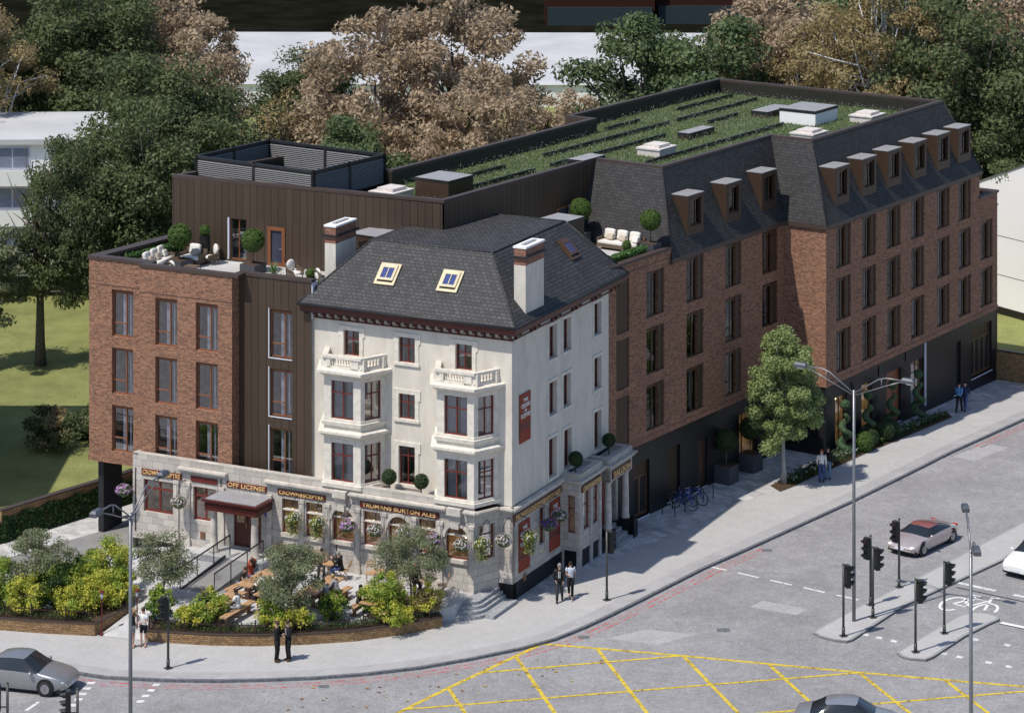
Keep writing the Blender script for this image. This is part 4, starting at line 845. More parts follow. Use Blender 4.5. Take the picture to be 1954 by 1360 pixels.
# plant screen of louvres on the roof
def rot_box(b, p, q, z0, z1, th, m=0):
    p, q = Vector(p), Vector(q); d = (q-p).normalized(); nn = Vector((-d.y, d.x))*th/2
    b.prism([tuple(p+nn), tuple(q+nn), tuple(q-nn), tuple(p-nn)], z0, z1, m)
cor = [(-8.79, 13.3), (-9.62, 21.0), (-3.3, 20.9), (-3.05, 13.38)]
cor = [(-9.0, 13.35), (-9.0, 21.1), (-3.1, 21.1), (-3.1, 13.35)]
b = MB(); lv = MB()
for i in range(4):
    p, q = Vector(cor[i]), Vector(cor[(i+1) % 4]); L_ = (q-p).length; d = (q-p)/L_; k = 2
    rot_box(b, p, q, 17.60, 17.74, .12); rot_box(b, p+d*.02, q-d*.02, 16.2, 17.6, .02)
    for j in range(k+1): c = p+d*L_*j/k; b.box(c.x-.08, c.x+.08, c.y-.08, c.y+.08, 16.2, 17.74)
    for sd in (-1, 1):
        z = 16.25
        while z < 17.52:
            nn = Vector((-d.y, d.x))*sd; a, c = p+d*.1, q-d*.1
            lv.quad((*(a+nn*.07), z), (*(c+nn*.07), z), (*(c+nn*.025), z+.06), (*(a+nn*.025), z+.06)); z += .1
scr = b.build('plant_screen', 'greymetal', hotel); MAT['louvre'] = M_flat('grey metal louvre', (0.15, 0.15, 0.155), 0.5, vary=.05); lv.build('louvre_blades', 'louvre', scr)
b = MB(); b.poly([(-10.2, 13.2), (-2.9, 13.3), (-2.9, 20.2), (-10.2, 21.2)] and [(-9.0, 13.0, 16.2), (-2.95, 13.2, 16.2), (-2.95, 20.2, 16.2), (-10.2, 21.2, 16.2)]); b.build('plant_deck', 'greymetal', hotel)
# boxes, hatches and stone caps on the planted roof
def rbox(x0, x1, y0, y1, z1, body, top='lead', name='roof_box', z0=16.0, band=.2):
    b = MB(); b.box(x0, x1, y0, y1, z0, z1-band); o = b.build(name, body, hotel); b = MB(); b.box(x0-.02, x1+.02, y0-.02, y1+.02, z1-band, z1-.01); b.build('rim', 'greymetal', o); b = MB(); b.box(x0, x1, y0, y1, z1-.01, z1); b.build('lead_top', top, o); return o
rbox(-4.6, -2.45, 8.1, 10.2, 17.1, 'bronzepanel', band=.12)
rbox(27.1, 30.0, 7.3, 8.45, 16.45, 'bronzepanel'); rbox(17.9, 20.7, 7.3, 8.1, 16.45, 'bronzepanel'); rbox(4.7, 6.8, 5.98, 6.95, 16.98, 'greymetal', z0=16.2)
rbox(26.2, 29.0, 3.6, 6.0, 16.95, 'white', band=.18)['label'] = 'white walled roof box with dark rim'
rbox(-10.1, -8.3, 8.5, 10.1, 15.3, 'bronzepanel', z0=12.7, name='stair_head') if 0 else None
for x0, x1, y0, y1, z1 in ((-10.4, -8.35, 8.3, 9.95, 15.25), (-2.85, -1.05, 2.2, 3.8, 15.4)): rbox(x0, x1, y0, y1, z1, 'bronzepanel', z0=12.7, name='stair_head', band=.08)
for x, y in ((12.15, 5.8), (-6.4, 10.3), (28.75, 1.2), (21.25, 1.1)):
    b = MB(); b.box(x, x+1.75, y, y+1.45, 16.0, 16.42); b.box(x-.06, x+1.81, y-.06, y+1.51, 16.42, 16.5); b.box(x+.28, x+1.45, y+.2, y+1.2, 16.5, 16.66); b.build('stone_vent_cap', 'white_stone', hotel)
for x0, x1, y in ((8.5, 22.0, 11.1), (17.9, 21.6, 12.95), (10.5, 18.1, 9.0), (1.6, 4.7, 11.0), (-1.3, 4.7, 9.05), (6.3, 8.2, 9.1), (9.9, 25.4, 5.25), (26.4, 33.1, 13.15), (23.0, 32.7, 11.15), (23.4, 26.9, 9.25), (10.5, 13, 13.0)):
    b = MB(); b.box(x0, x1, y, y+.10, 16.05, 16.27); b.box(x0, x1, y-.16, y, 16.05, 16.075); b.build('rail_with_shadow', 'black', hotel)  # upright rail plus a flat black strip drawn as its shadow
# the lit west block in the pub's axes
b = MB(); b.T = TP
wo = [(-21.99, -20.72)], [(-19.06, -17.79), (-16.72, -15.45)]
zr = [(9.97, 12.3), (7.13, 9.42), (4.28, 6.57)]
wall(b, -23.35, -19.95, 3.68, 13.72, -.3, [(a, c, z0, z1_) for a, c in wo[0] for z0, z1_ in zr], .15)
wall(b, -19.95, -14.65, 3.68, 13.72, -.85, [(a, c, z0, z1_) for a, c in wo[1] for z0, z1_ in zr], .15)
b.quad((-14.65, -.85, 3.68), (-14.65, -.2, 3.68), (-14.65, -.2, 13.72), (-14.65, -.85, 13.72)); b.quad((-19.95, -.85, 3.68), (-19.95, -.3, 3.68), (-19.95, -.3, 13.72), (-19.95, -.85, 13.72))
p0 = (-23.35, -.3); vT = Vector(TPp(*p0, 0)); e1 = tuple((TP.inverted() @ Vector((-10.52, 21.48, 0))))[:2]
b.quad((*p0, 3.68), (*e1, 3.68), (*e1, 13.72), (*p0, 13.72)); b.poly([(*p0, 3.68), (-19.95, -.3, 3.68), (-19.95, -.85, 3.68), (-14.65, -.85, 3.68), (-14.65, 12, 3.68), (e1[0], 12, 3.68)])
wb = b.build('brick_wall', 'brick', hotel); wb['label'] = 'sunlit red brick block over the driveway'
b = MB(); b.T = TP
b.box(-23.38, -19.97, -.34, -.3, 3.68, 3.98); b.box(-19.98, -14.62, -.89, -.85, 3.68, 3.98); b.box(-23.38, -19.97, -.33, -.3, 12.5, 12.62); b.box(-19.98, -14.62, -.88, -.85, 12.5, 12.62); b.build('soldier_course', 'brick', hotel)
k = 0
for i, z in ((0, -.3), (1, -.85)):
    for a, c in wo[i]:
        for z0, z1_ in zr:
            put_window(hotel, 'hb2' if k % 3 == 1 else 'hb', TP @ Tr(a, z, z0)); k += 1
b = MB(); b.T = TP; cz = [(9.92, 12.25), (7.1, 9.38), (4.3, 6.55)]
wall(b, -14.65, -10.62, 3.8, 13.72, -.2, [(-12.93, -11.66, *q) for q in cz], .12); b.quad((-14.65, -.2, 3.7), (-10.62, -.2, 3.7), (-10.62, 3, 3.7), (-14.65, 3, 3.7)); b.build('metal_cladding', 'clad', hotel)
for q in cz: put_window(hotel, 'hb', TP @ Tr(-12.93, -.2, q[0])); bb = MB(); bb.box(-.05, .0, -.03, .12, -.04, 2.36); bb.box(0, 1.27, -.03, .1, -.05, -.0); bb.build('white_reveal', 'offwhite', hotel, TP @ Tr(-12.93, -.2, q[0]))
b = MB(); b.T = TP; b.box(-10.62, -10.55, -.17, .35, 12.0, 13.72); b.build('white_end_panel', 'offwhite', hotel)
b = MB(); b.T = TP                                    # terrace coping and floor
def cop(x0, x1, y0, y1): b.box(x0, x1, y0, y1, 13.72, 13.86)
cop(-23.4, -19.6, -.36, .12); cop(-19.98, -14.27, -.91, -.47); cop(-20.0, -19.55, -.47, -.36); cop(-14.72, -14.27, -.47, -.2); cop(-14.7, -10.55, -.25, .15)
d = (Vector(e1)-Vector(p0)).normalized(); q0 = Vector(p0)+Vector((-.06, 0)); q1 = q0+d*6.35; nn = Vector((d.y, -d.x))*.62
b.prism([tuple(q0), tuple(q1), tuple(q1+nn), tuple(q0+nn)], 13.721, 13.861)
b.build('parapet_coping', 'copingbrown', hotel)
b = MB(); b.T = TP
q0 = q0+d*.7; b.prism([tuple(q0+nn*.95), tuple(q1+nn*.95), tuple(q1+nn*.93), tuple(q0+nn*.93)], 12.8, 13.72); b.box(-19.6, -14.75, -.5, -.47, 12.8, 13.72); b.box(-23, -19.6, .09, .12, 12.8, 13.72); b.box(-14.6, -10.6, .12, .15, 12.8, 13.72)
b.build('parapet_lining', 'liner', hotel)
b = MB(); b.T = TP; b.poly([(-23.3, -.25, 12.8), (-19.9, -.25, 12.8), (-19.9, -.8, 12.8), (-14.7, -.8, 12.8), (-14.7, -.15, 12.8), (-10.93, -.15, 12.8), (-10.93, 12.5, 12.8), (e1[0]+.3, 12.5, 12.8)]); b.T = None; b.poly([(-2.8, .05, 12.795), (5.0, .05, 12.795), (5.0, 5.95, 12.795), (-2.8, 5.95, 12.795)])
b.build('terrace_floor', 'slabs2', hotel) if 'slabs2' in MAT else b.build('terrace_floor', 'terrace', hotel)
b = MB(); b.box(-2.2, 3.8, -.06, .36, 13.15, 13.28); b.build('parapet_coping', 'copingbrown', hotel); b = MB(); b.box(-2.2, 3.7, .33, .36, 12.7, 13.15); b.build('parapet_lining', 'liner', hotel)
b = MB(); b.box(35.5, 38.25, -2.68, -2.25, 10.95, 11.1); b.box(37.8, 38.25, -2.25, 6, 10.95, 11.1); b.box(35.6, 35.7, -2.3, 6, 10.95, 11.1); b.build('parapet_coping', 'copingbrown', hotel)
b = MB(); b.T = TP; b.box(-23.1, -22.78, .13, 1.75, -.1, 3.68); b.build('pillar', 'greymetal', hotel); b = MB(); b.T = TP; b.box(-23.6, -23.3, 2.0, 2.35, 0, 3.68); b.build('brick_pier', 'brick', hotel)
# roof meadow: grass and small white flowers, nobody could count them
rng = np.random.default_rng(7)
def tri_cloud(name, P0, hgt, wid, mats, midx, parent=None):
    n = len(P0); a = rng.uniform(0, 2*np.pi, n); lean = rng.normal(0, .35, (n, 2))*hgt[:, None]
    dx = np.cos(a)*wid; dy = np.sin(a)*wid
    V = np.empty((n, 3, 3)); V[:, 0] = P0; V[:, 0, 0] -= dx; V[:, 0, 1] -= dy; V[:, 1] = P0; V[:, 1, 0] += dx; V[:, 1, 1] += dy; V[:, 2] = P0; V[:, 2, :2] += lean; V[:, 2, 2] += hgt
    me = bpy.data.meshes.new(name); me.vertices.add(n*3); me.vertices.foreach_set('co', V.reshape(-1)); me.loops.add(n*3); me.loops.foreach_set('vertex_index', np.arange(n*3)); me.polygons.add(n); me.polygons.foreach_set('loop_start', np.arange(n)*3); me.polygons.foreach_set('loop_total', np.full(n, 3))
    for m in mats: me.materials.append(MAT[m])
    me.polygons.foreach_set('material_index', midx); me.update(calc_edges=True)
    at = me.attributes.new('tint', 'FLOAT', 'FACE'); at.data.foreach_set('value', rng.random(n).astype(np.float32)); return me
MAT['grassblade'] = M_leaf('roof grass', (0.10, 0.145, 0.05), (0.20, 0.26, 0.11), trans=.2); MAT['tinyflower'] = M_leaf('tiny white flower', (0.6, 0.62, 0.55), (0.42, 0.46, 0.34), trans=.2)
def in_roof(x, y):
    a = (x > -7.0) & (x < 17.2) & (y > 6.2) & (y < 12.9) & (y < 6.3+(x+7.6)*1.3); b_ = (x > 6.3) & (x < 17.9) & (y > 2.2) & (y < 6.4); c = ((x > 18.0) | (x > 17.1) & (y > 2.2)) & (x < 34) & (y > -.35) & (y < 14.6)
    return a | b_ | c
N = 90000; X = rng.uniform(-7, 34, N); Y = rng.uniform(-.4, 14.7, N); ok = in_roof(X, Y) & ~((X > -4.7) & (X < -2.3) & (Y > 8) & (Y < 10.3))
X, Y = X[ok], Y[ok]; n = len(X); fl_ = rng.random(n) < .17; H_ = np.where(fl_, rng.uniform(.10, .34, n), rng.uniform(.05, .16, n)); Z = np.where(fl_, 16.05+H_, 16.05)
me = tri_cloud('roof_meadow', np.stack([X, Y, Z], 1), np.where(fl_, .035, H_), np.where(fl_, .02, .022), ['grassblade', 'tinyflower'], fl_.astype(np.int32))
o = link('roof_meadow', me); o.matrix_world = WING; tag(o, 'grass and tiny white flowers growing over the flat roof of the brick block', 'meadow', kind='stuff')
# ---------------------------------------------------------------- vegetation kit
def leafmesh(name, C_, N_, size, mats, rng, aspect=.5, mix=None, fold=0.0):
    """C_ centres, N_ normals: one pointed leaf (a rhombus) per row"""
    n = len(C_); N_ = N_/np.linalg.norm(N_, axis=1)[:, None]; r = rng.normal(size=(n, 3)); U = np.cross(N_, r); U /= np.linalg.norm(U, axis=1)[:, None]; W_ = np.cross(N_, U)
    s = (size*rng.uniform(.6, 1.25, n))[:, None]; V = np.empty((n, 4, 3)); V[:, 0] = C_-U*s; V[:, 1] = C_+W_*s*aspect; V[:, 2] = C_+U*s; V[:, 3] = C_-W_*s*aspect+N_*s*fold
    me = bpy.data.meshes.new(name); me.vertices.add(n*4); me.vertices.foreach_set('co', V.reshape(-1)); me.loops.add(n*4); me.loops.foreach_set('vertex_index', np.arange(n*4)); me.polygons.add(n)
    me.polygons.foreach_set('loop_start', np.arange(n)*4); me.polygons.foreach_set('loop_total', np.full(n, 4))
    for m in mats: me.materials.append(MAT[m])
    if mix is not None: me.polygons.foreach_set('material_index', mix.astype(np.int32))
    me.update(calc_edges=True); at = me.attributes.new('tint', 'FLOAT', 'FACE'); return me, at
def settint(at, t): at.data.foreach_set('value', np.clip(t, 0, 1).astype(np.float32))
def clumps(rng, n, rx, rz, zc, hollow=.45, shape=1.0, pw=2):
    out = []
    while len(out) < n:
        p = rng.uniform(-1, 1, 3); r = (abs(p[0])**2+abs(p[1])**2)**(pw/2)+abs(p[2])**pw
        if r > 1 or r < hollow**pw: continue
        w = 1.0-.35*max(0, p[2])*shape; out.append((p[0]*rx*w, p[1]*rx*w, zc+p[2]*rz))
    return np.array(out)
def crown(name, seed, R_, H, z0, n_leaf, size, mats, nc=60, spread=.20, hollow=.35, droop=.3, aspect=.5, shape=1.0, second=0.0, flat=.55, pw=2):
    rng = np.random.default_rng(seed); zc = z0+(H-z0)/2; rz = (H-z0)/2; cl = clumps(rng, nc, R_*.88, rz*.9, zc, hollow, shape, pw)
    wgt = rng.uniform(.5, 1.5, nc); idx = rng.choice(nc, n_leaf, p=wgt/wgt.sum()); rad = R_*spread*rng.uniform(.7, 1.35, nc)[idx]
    d = rng.normal(size=(n_leaf, 3)); d /= np.linalg.norm(d, axis=1)[:, None]; rr = rng.uniform(0, 1, n_leaf)**.45
    P_ = cl[idx]+d*(rad*rr)[:, None]*np.array([1, 1, flat]); Nn = d*np.array([.7, .7, .5])+np.array([0, 0, .55])+rng.normal(size=(n_leaf, 3))*.55; Nn[:, 2] -= droop*rng.random(n_leaf)
    tint = .35*rng.random(n_leaf)+.45*rng.random(nc)[idx]+.12; mix = None
    if len(mats) > 1: mix = (rng.random(nc)[idx] < second)
    me, at = leafmesh(name, P_, Nn, size, mats, rng, aspect, mix); settint(at, tint); return me, cl
def trunk(name, seed, H, r0, cl, z0, mat, lean=.3, nb=26, thin=.018, wig=.35):
    rng = random.Random(seed); b = MB(); b.sm = True
    tx, ty = rng.uniform(-lean, lean), rng.uniform(-lean, lean); top = Vector((tx, ty, z0+(H-z0)*.62)); pts = [Vector((0, 0, -.1)), Vector((tx*.15+rng.uniform(-.1, .1), ty*.15, z0*.5)), Vector((tx*.5, ty*.5, z0)), (Vector((tx*.5, ty*.5, z0))+top)/2, top]
    b.tube(pts, [r0*1.35, r0, r0*.85, r0*.55, r0*.22], 9)
    for c in sorted(cl.tolist(), key=lambda c: rng.random())[:nb]:
        c = Vector(c); t = rng.uniform(.0, .8); s = pts[2].lerp(top, t)
        if c.z < s.z+.1: s = pts[2].lerp(top, max(0, (c.z-pts[2].z-.8)/(top.z-pts[2].z))) if c.z > pts[2].z else pts[2]
        m1 = s.lerp(c, .35)+Vector((rng.uniform(-wig, wig), rng.uniform(-wig, wig), .3)); m2 = s.lerp(c, .7)+Vector((rng.uniform(-wig, wig)*.6, rng.uniform(-wig, wig)*.6, .15)); r = r0*rng.uniform(.22, .38)
        b.tube([s, m1, m2, c], [r, r*.7, r*.4, thin], 5)
    return b.mesh(name, mat)
def make_tree(name, label, cat, group, seed, R_, H, z0, n, size, mats, tmat='bark', r0=.3, loc=(0, 0, 0), **k):
    tk = {q: k.pop(q) for q in ('nb', 'lean', 'wig', 'thin') if q in k}
    me, cl = crown('crown', seed, R_, H, z0, n, size, mats, **k); t = thing(name, label, cat, loc, 0, group)
    link('crown', me, t); link('trunk', trunk('trunk', seed, H, r0, cl, z0, tmat, **tk), t); return t
MAT['lf_dark'] = M_leaf('dark green maple leaf', (0.06, 0.083, 0.032), (0.17, 0.205, 0.092), (0.32, 0.35, 0.2))
MAT['lf_mid'] = M_leaf('mid green leaf', (0.06, 0.10, 0.042), (0.19, 0.25, 0.115), (0.36, 0.42, 0.25))
MAT['lf_tan'] = M_leaf('tan autumn leaf', (0.30, 0.22, 0.145), (0.63, 0.51, 0.365), (0.72, 0.62, 0.47))
MAT['lf_gold'] = M_leaf('golden brown leaf', (0.18, 0.14, 0.065), (0.46, 0.37, 0.19), (0.60, 0.53, 0.36))
MAT['lf_lime'] = M_leaf('fresh green leaf', (0.17, 0.23, 0.075), (0.40, 0.48, 0.21), (0.54, 0.60, 0.33))
MAT['lf_shrub'] = M_leaf('bright green shrub leaf', (0.16, 0.25, 0.035), (0.40, 0.50, 0.09), (0.55, 0.60, 0.14), trans=.4)
MAT['lf_yellow'] = M_leaf('yellow privet leaf', (0.34, 0.38, 0.05), (0.74, 0.70, 0.13), (0.85, 0.80, 0.22), trans=.4)
MAT['lf_olive'] = M_leaf('grey green olive leaf', (0.14, 0.16, 0.085), (0.34, 0.37, 0.22), (0.45, 0.48, 0.32), trans=.4)
MAT['lf_box'] = M_leaf('clipped box leaf', (0.045, 0.085, 0.015), (0.11, 0.19, 0.04), trans=.15)
MAT['lf_boxd'] = M_leaf('dark clipped yew leaf', (0.022, 0.045, 0.016), (0.06, 0.095, 0.035), trans=.15)
MAT['lf_spiral'] = M_leaf('soft green juniper leaf', (0.05, 0.10, 0.045), (0.13, 0.21, 0.10), trans=.15)
MAT['lf_ivy'] = M_leaf('ivy leaf', (0.018, 0.045, 0.012), (0.07, 0.14, 0.04), (0.16, 0.25, 0.08))
MAT['fl_white'] = M_leaf('white petals', (0.62, 0.6, 0.6), (0.8, 0.78, 0.8)); MAT['fl_purple'] = M_leaf('lilac petals', (0.40, 0.16, 0.48), (0.62, 0.35, 0.66)); MAT['fl_dark'] = M_leaf('violet petals', (0.16, 0.06, 0.30), (0.32, 0.14, 0.45)); MAT['fl_pink'] = M_leaf('pink petals', (0.6, 0.32, 0.48), (0.75, 0.5, 0.6))
# background trees ---------------------------------------------------------------------------------
protos = {}
protos['dark'] = make_tree('broadleaf_tree', 'x', 'tree', 'trees behind the hotel', 11, 5.6, 15, 3.0, 36000, .14, ['lf_dark'], r0=.42, nc=95, spread=.23, loc=(-29.16, 168.7, 0), flat=.62, hollow=.3, nb=40)
protos['tan'] = make_tree('autumn_tree', 'x', 'tree', 'trees behind the hotel', 12, 5.4, 15.0, 2.2, 24000, .165, ['lf_tan'], 'bark', r0=.30, nc=150, spread=.155, aspect=.42, droop=.9, hollow=.2, nb=50, loc=(0, 190, 0), flat=.7)
protos['gold'] = make_tree('golden_tree', 'x', 'tree', 'trees behind the hotel', 13, 5.4, 15, 3.0, 30000, .105, ['lf_gold'], 'birchbark', r0=.26, nc=130, spread=.16, hollow=.1, nb=95, thin=.03, wig=.7, loc=(0, 190, 0), flat=.6)
protos['mid'] = make_tree('broadleaf_tree', 'x', 'tree', 'trees behind the hotel', 14, 4.6, 12, 2.2, 26000, .14, ['lf_mid'], r0=.3, nc=80, spread=.23, loc=(0, 190, 0), flat=.62, nb=34)
protos['sparse'] = make_tree('bare_tree', 'x', 'tree', 'trees behind the hotel', 15, 3.0, 11, 2.5, 2200, .13, ['lf_gold'], 'bark', r0=.17, nc=70, spread=.24, hollow=.1, nb=66, wig=.5, loc=(0, 190, 0))
TREES = [  # kind, x, y, scale, label
 ('dark', -29.2, 168.7, .74, 'large dark green tree whose bare lower trunk stands on the lawn left of the hotel'),
 ('dark', -22.6, 172, 1.14, 'tall dark tree close behind the left end of the hotel roof'),
 ('dark', -23.4, 181, 1.28, 'tallest dark tree rising above the white flats at the left'),
 ('gold', -39.5, 199, 1.35, 'golden brown tree with white branches at the far left edge'),
 ('tan', -27.0, 216, 1.28, 'tan tree at the very back above the tall dark trees on the left'),
 ('dark', -32.5, 212, 1.45, 'dark tree in the back row between the golden tree and the tan tree'),
 ('tan', -24.6, 209, 1.1, 'tan leaved tree in front of the left part of the white shed'),
 ('sparse', -16.4, 199, 1.15, 'nearly bare young tree in front of the white shed'),
 ('mid', -11.4, 186.5, 1.12, 'fresh green tree right behind the louvred roof screen'),
 ('dark', -15.4, 210, 1.0, 'dark tree partly hidden by the big tan trees'),
 ('tan', -4.4, 204, 1.42, 'biggest tan leaved tree standing right of the white shed gap'),
 ('tan', -1.6, 192, 1.15, 'big tan leaved tree right behind the planted roof'),
 ('tan', -10.0, 199, 1.32, 'lower tan tree between the green bush and the biggest tan tree'),
 ('mid', -7.2, 181, .78, 'green bushy tree touching the back parapet'),
 ('tan', 4.2, 199, .88, 'lower tan tree just left of the green group'),
 ('mid', 9.6, 203, 1.5, 'green tree rising at the right edge of the white shed gap'),
 ('mid', 14.6, 199, 1.6, 'fresh green tree behind the highest corner of the planted roof'),
 ('gold', 17.6, 210, 1.15, 'golden tree mixed into the green group'),
 ('tan', 20.0, 205, 1.5, 'tan tree in the back row behind the roof far corner'),
 ('gold', 23.6, 198, 1.3, 'golden tree with white twigs behind the far parapet'),
 ('gold', 26.8, 195, 1.5, 'golden tree with white twigs beside the dark right hand tree'),
 ('dark', 31.4, 191, 1.42, 'dark tree behind the right end of the mansard'),
 ('mid', 29.5, 212, 1.7, 'green tree in the back row at the top right'),
 ('tan', 39.0, 204, 1.6, 'tan tree at the right edge of the picture'),
 ('dark', 34.9, 187, .95, 'dark tree near the right edge above the white house'),
 ('dark', -33.2, 222, 1.3, 'dark tree filling the gap behind the white flats'),
 ('mid', 25.0, 218, 1.7, 'green tree at the very back on the right'),
 ('gold', -42.5, 205, 1.4, 'golden tree in the back row at the left'),
 ('dark', 35.8, 218, 1.55, 'dark tree at the very back on the far right'),
]
seen = set(); random.seed(9)
for k, (kd, x, y, s, lab) in enumerate(TREES):
    p = protos[kd]; sc = (s, s, s*random.uniform(.94, 1.04)) if k else (.72, .72, 1.0)
    if kd not in seen: seen.add(kd); p.location = (x, y, .03); p.scale = sc; p.rotation_euler = (0, 0, k*1.3 if k else 2.0); p['label'] = lab
    else: dup(p, (x, y, .03), k*1.3, lab, None, sc)
cr = [c for c in protos['dark'].children if c.name.startswith('crown')][0]; cr.location = Matrix.Rotation(-protos['dark'].rotation_euler.z, 3, 'Z') @ Vector((2.6, 0, 0))
# crown of a tree outside the left edge and small ones at the far right
t = make_tree('broadleaf_tree', 'light green tree leaning into the left edge in front of the white flats', 'tree', 'trees behind the hotel', 31, 3.4, 9.5, 2.4, 14000, .14, ['lf_olive'], r0=.22, nc=60, spread=.24, loc=(-32.2, 167.5, .03), flat=.5)
t = make_tree('broadleaf_tree', 'small olive green tree at the right end of the mansard beside the white house', 'tree', 'trees behind the hotel', 32, 2.6, 9.5, 1.5, 9000, .15, ['lf_lime2'] if 'lf_lime2' in MAT else ['lf_olive'], r0=.16, nc=46, spread=.25, loc=(30.6, 187.5, .03))
# street tree
t = make_tree('street_tree', 'bright green pavement tree with a pale trunk in a soil bed beside the hotel', 'tree', None, 21, 2.15, 8.6, 1.5, 42000, .08, ['lf_lime'], 'palebark', r0=.13, nc=140, spread=.21, hollow=.25, loc=(14.37, 144.07, 0), shape=.35, pw=2.6, lean=.1, flat=.8, nb=20, wig=.12)
# bushes on the lawn
def shrub(name, label, loc, R_, H, n, size, mats, seed, group=None, second=.4, tmat='bark', z0=.05, **k):
    me, cl = crown('foliage', seed, R_, H, z0, n, size, mats, nc=k.pop('nc', 22), spread=k.pop('spread', .36), hollow=.2, second=second, shape=k.pop('shape', .2), **k)
    t = thing(name, label, 'shrub', loc, 0, group); link('foliage', me, t); b = MB(); b.sm = True; rr = random.Random(seed)
    for c in cl.tolist()[:9]: b.tube([(0, 0, -.05), (c[0]*.35, c[1]*.35, c[2]*.5), c], [.03*R_+.008, .02*R_+.006, .006], 5)
    b.build('stems', tmat, t); return t
shrub('bush', 'spiky dark olive bush on the lawn left of the brick block', (-25.6, 150.6, .03), 1.9, 2.3, 5000, .10, ['lf_olive2' if 'lf_olive2' in MAT else 'lf_gold', 'lf_dark'], 41, second=.75)
shrub('bush', 'yellow tipped bush half hidden behind the brick block', (-22.6, 154.5, .03), 1.6, 2.6, 4000, .10, ['lf_yellow', 'lf_dark'], 42, second=.55)
shrub('bush', 'low yellow green bush behind the dark bush on the lawn', (-23.7, 152.6, .03), 1.5, 1.9, 3000, .10, ['lf_gold', 'lf_dark'], 43, second=.6)
# neighbouring buildings ---------------------------------------------------------------------------
def white_block(name, label, loc, rz, w, d, h, over=.4):
    t = thing(name, label, 'building', loc, rz); b = MB(); b.box(-w/2, w/2, 0, d, 0, h); b.build('wall', 'white', t); b = MB(); b.box(-w/2-over, w/2+over, -over, d+over, h, h+.35); b.build('roof', 'roofwhite', t); return t
MAT['bluegrey'] = M_flat('blue grey window', (0.20, 0.22, 0.30), .4)
t = white_block('flats', 'white block of flats with balconies behind the trees on the left', (-38, 187.5, .03), R(2), 30, 11, 10.4)
for k in range(7):
    for z in (3.2, 5.95, 8.7):
        b = MB(); b.box(-14+k*4.1, -11.6+k*4.1, -.06, .02, z, z+1.5); w_ = b.build('window', 'offwhite', t); b = MB(); b.box(-13.9+k*4.1, -12.85+k*4.1, -.09, -.06, z+.1, z+1.4); b.box(-12.75+k*4.1, -11.7+k*4.1, -.09, -.06, z+.1, z+1.4); b.build('pane', 'bluegrey', w_)
    for z in (2.5, 5.25, 8.0):
        b = MB(); b.box(-14.6+k*4.1, -10.9+k*4.1, -1.2, -1.12, z-.2, z+.75); b.box(-14.6+k*4.1, -10.9+k*4.1, -1.2, 0, z-.3, z-.2); b.build('balcony', 'white', t)
b = MB(); b.box(-15, 15, -.05, 0, 0, 1.3); b.build('undercroft', 'black', t)
t = thing('white_shed', 'very long low white building with a shallow roof behind the trees', 'building', (14, 268, .03), R(-1)); b = MB(); b.box(-46, 46, .3, 25.5, 0, 2.2); b.build('wall', 'white', t); b = MB(); b.quad((-46.2, 0, 2.2), (46.2, 0, 2.2), (46.2, 14, 3.7), (-46.2, 14, 3.7)); b.quad((-46.2, 14, 3.7), (46.2, 14, 3.7), (46.2, 26, 3.9), (-46.2, 26, 3.9)); b.quad((-46.2, 26, 3.9), (46.2, 26, 3.9), (46.2, 26, 1), (-46.2, 26, 1)); b.build('roof', 'roofwhite', t)
t = thing('white_house', 'plain white building with a low pitched gable at the right edge', 'house', (31.3, 184.1, .03), math.atan2(-.83, .55)); b = MB()
b.add([(0, 0, 0), (14, 0, 0), (14, 0, 8.4), (7, 0, 11.2), (0, 0, 8.4), (0, 9, 0), (14, 9, 0), (14, 9, 8.4), (7, 9, 11.2), (0, 9, 8.4)], [(0, 1, 2, 3, 4), (5, 9, 8, 7, 6), (0, 4, 9, 5), (1, 6, 7, 2)]); b.build('wall', 'white', t)
b = MB(); b.add([(-.1, -.12, 8.38), (7, -.12, 11.26), (7, 9.1, 11.26), (-.1, 9.1, 8.38), (14.1, -.12, 8.38), (14.1, 9.1, 8.38)], [(0, 1, 2, 3), (1, 4, 5, 2)]); b.build('roof', 'white', t); b = MB(); b.box(-.02, 14, -.03, 0, 0, .5); b.build('plinth', 'black', t)
b = MB(); b.box(0, 14, -.012, 0, 5.2, 5.23); b.build('joint', 'greymetal', t); b = MB(); b.box(0, 14, -.012, 0, 2.6, 2.63); b.build('joint', 'greymetal', t)
t = thing('white_house', 'taller white house with a steep roof side behind the low pitched one', 'house', (34.9, 196, .03), R(-4)); b = MB(); b.add([(0, 0, 0), (14, 0, 0), (14, 0, 9.8), (1.3, 0, 9.8), (0, 0, 7.2), (0, 9, 0), (14, 9, 0), (14, 9, 9.8), (1.3, 9, 9.8), (0, 9, 7.2)], [(0, 1, 2, 3, 4), (5, 9, 8, 7, 6), (0, 4, 9, 5), (1, 6, 7, 2)]); b.build('wall', 'white', t); b = MB(); b.add([(-.05, -.1, 7.15), (1.28, -.1, 9.86), (1.28, 9.1, 9.86), (-.05, 9.1, 7.15), (14, -.1, 9.86), (14, 9.1, 9.86)], [(0, 1, 2, 3), (1, 4, 5, 2)]); b.build('roof', 'white', t)
t = thing('neighbour_block', 'plain block of flats left of the lawn, outside the picture', 'building', (-46, 137, .03), 0); b = MB(); b.box(0, 15.9, 0, 17.5, 0, 12); b.build('wall', 'white', t); b = MB(); b.box(-.3, 16.0, -.3, 17.8, 12, 12.3); b.build('roof', 'white', t)
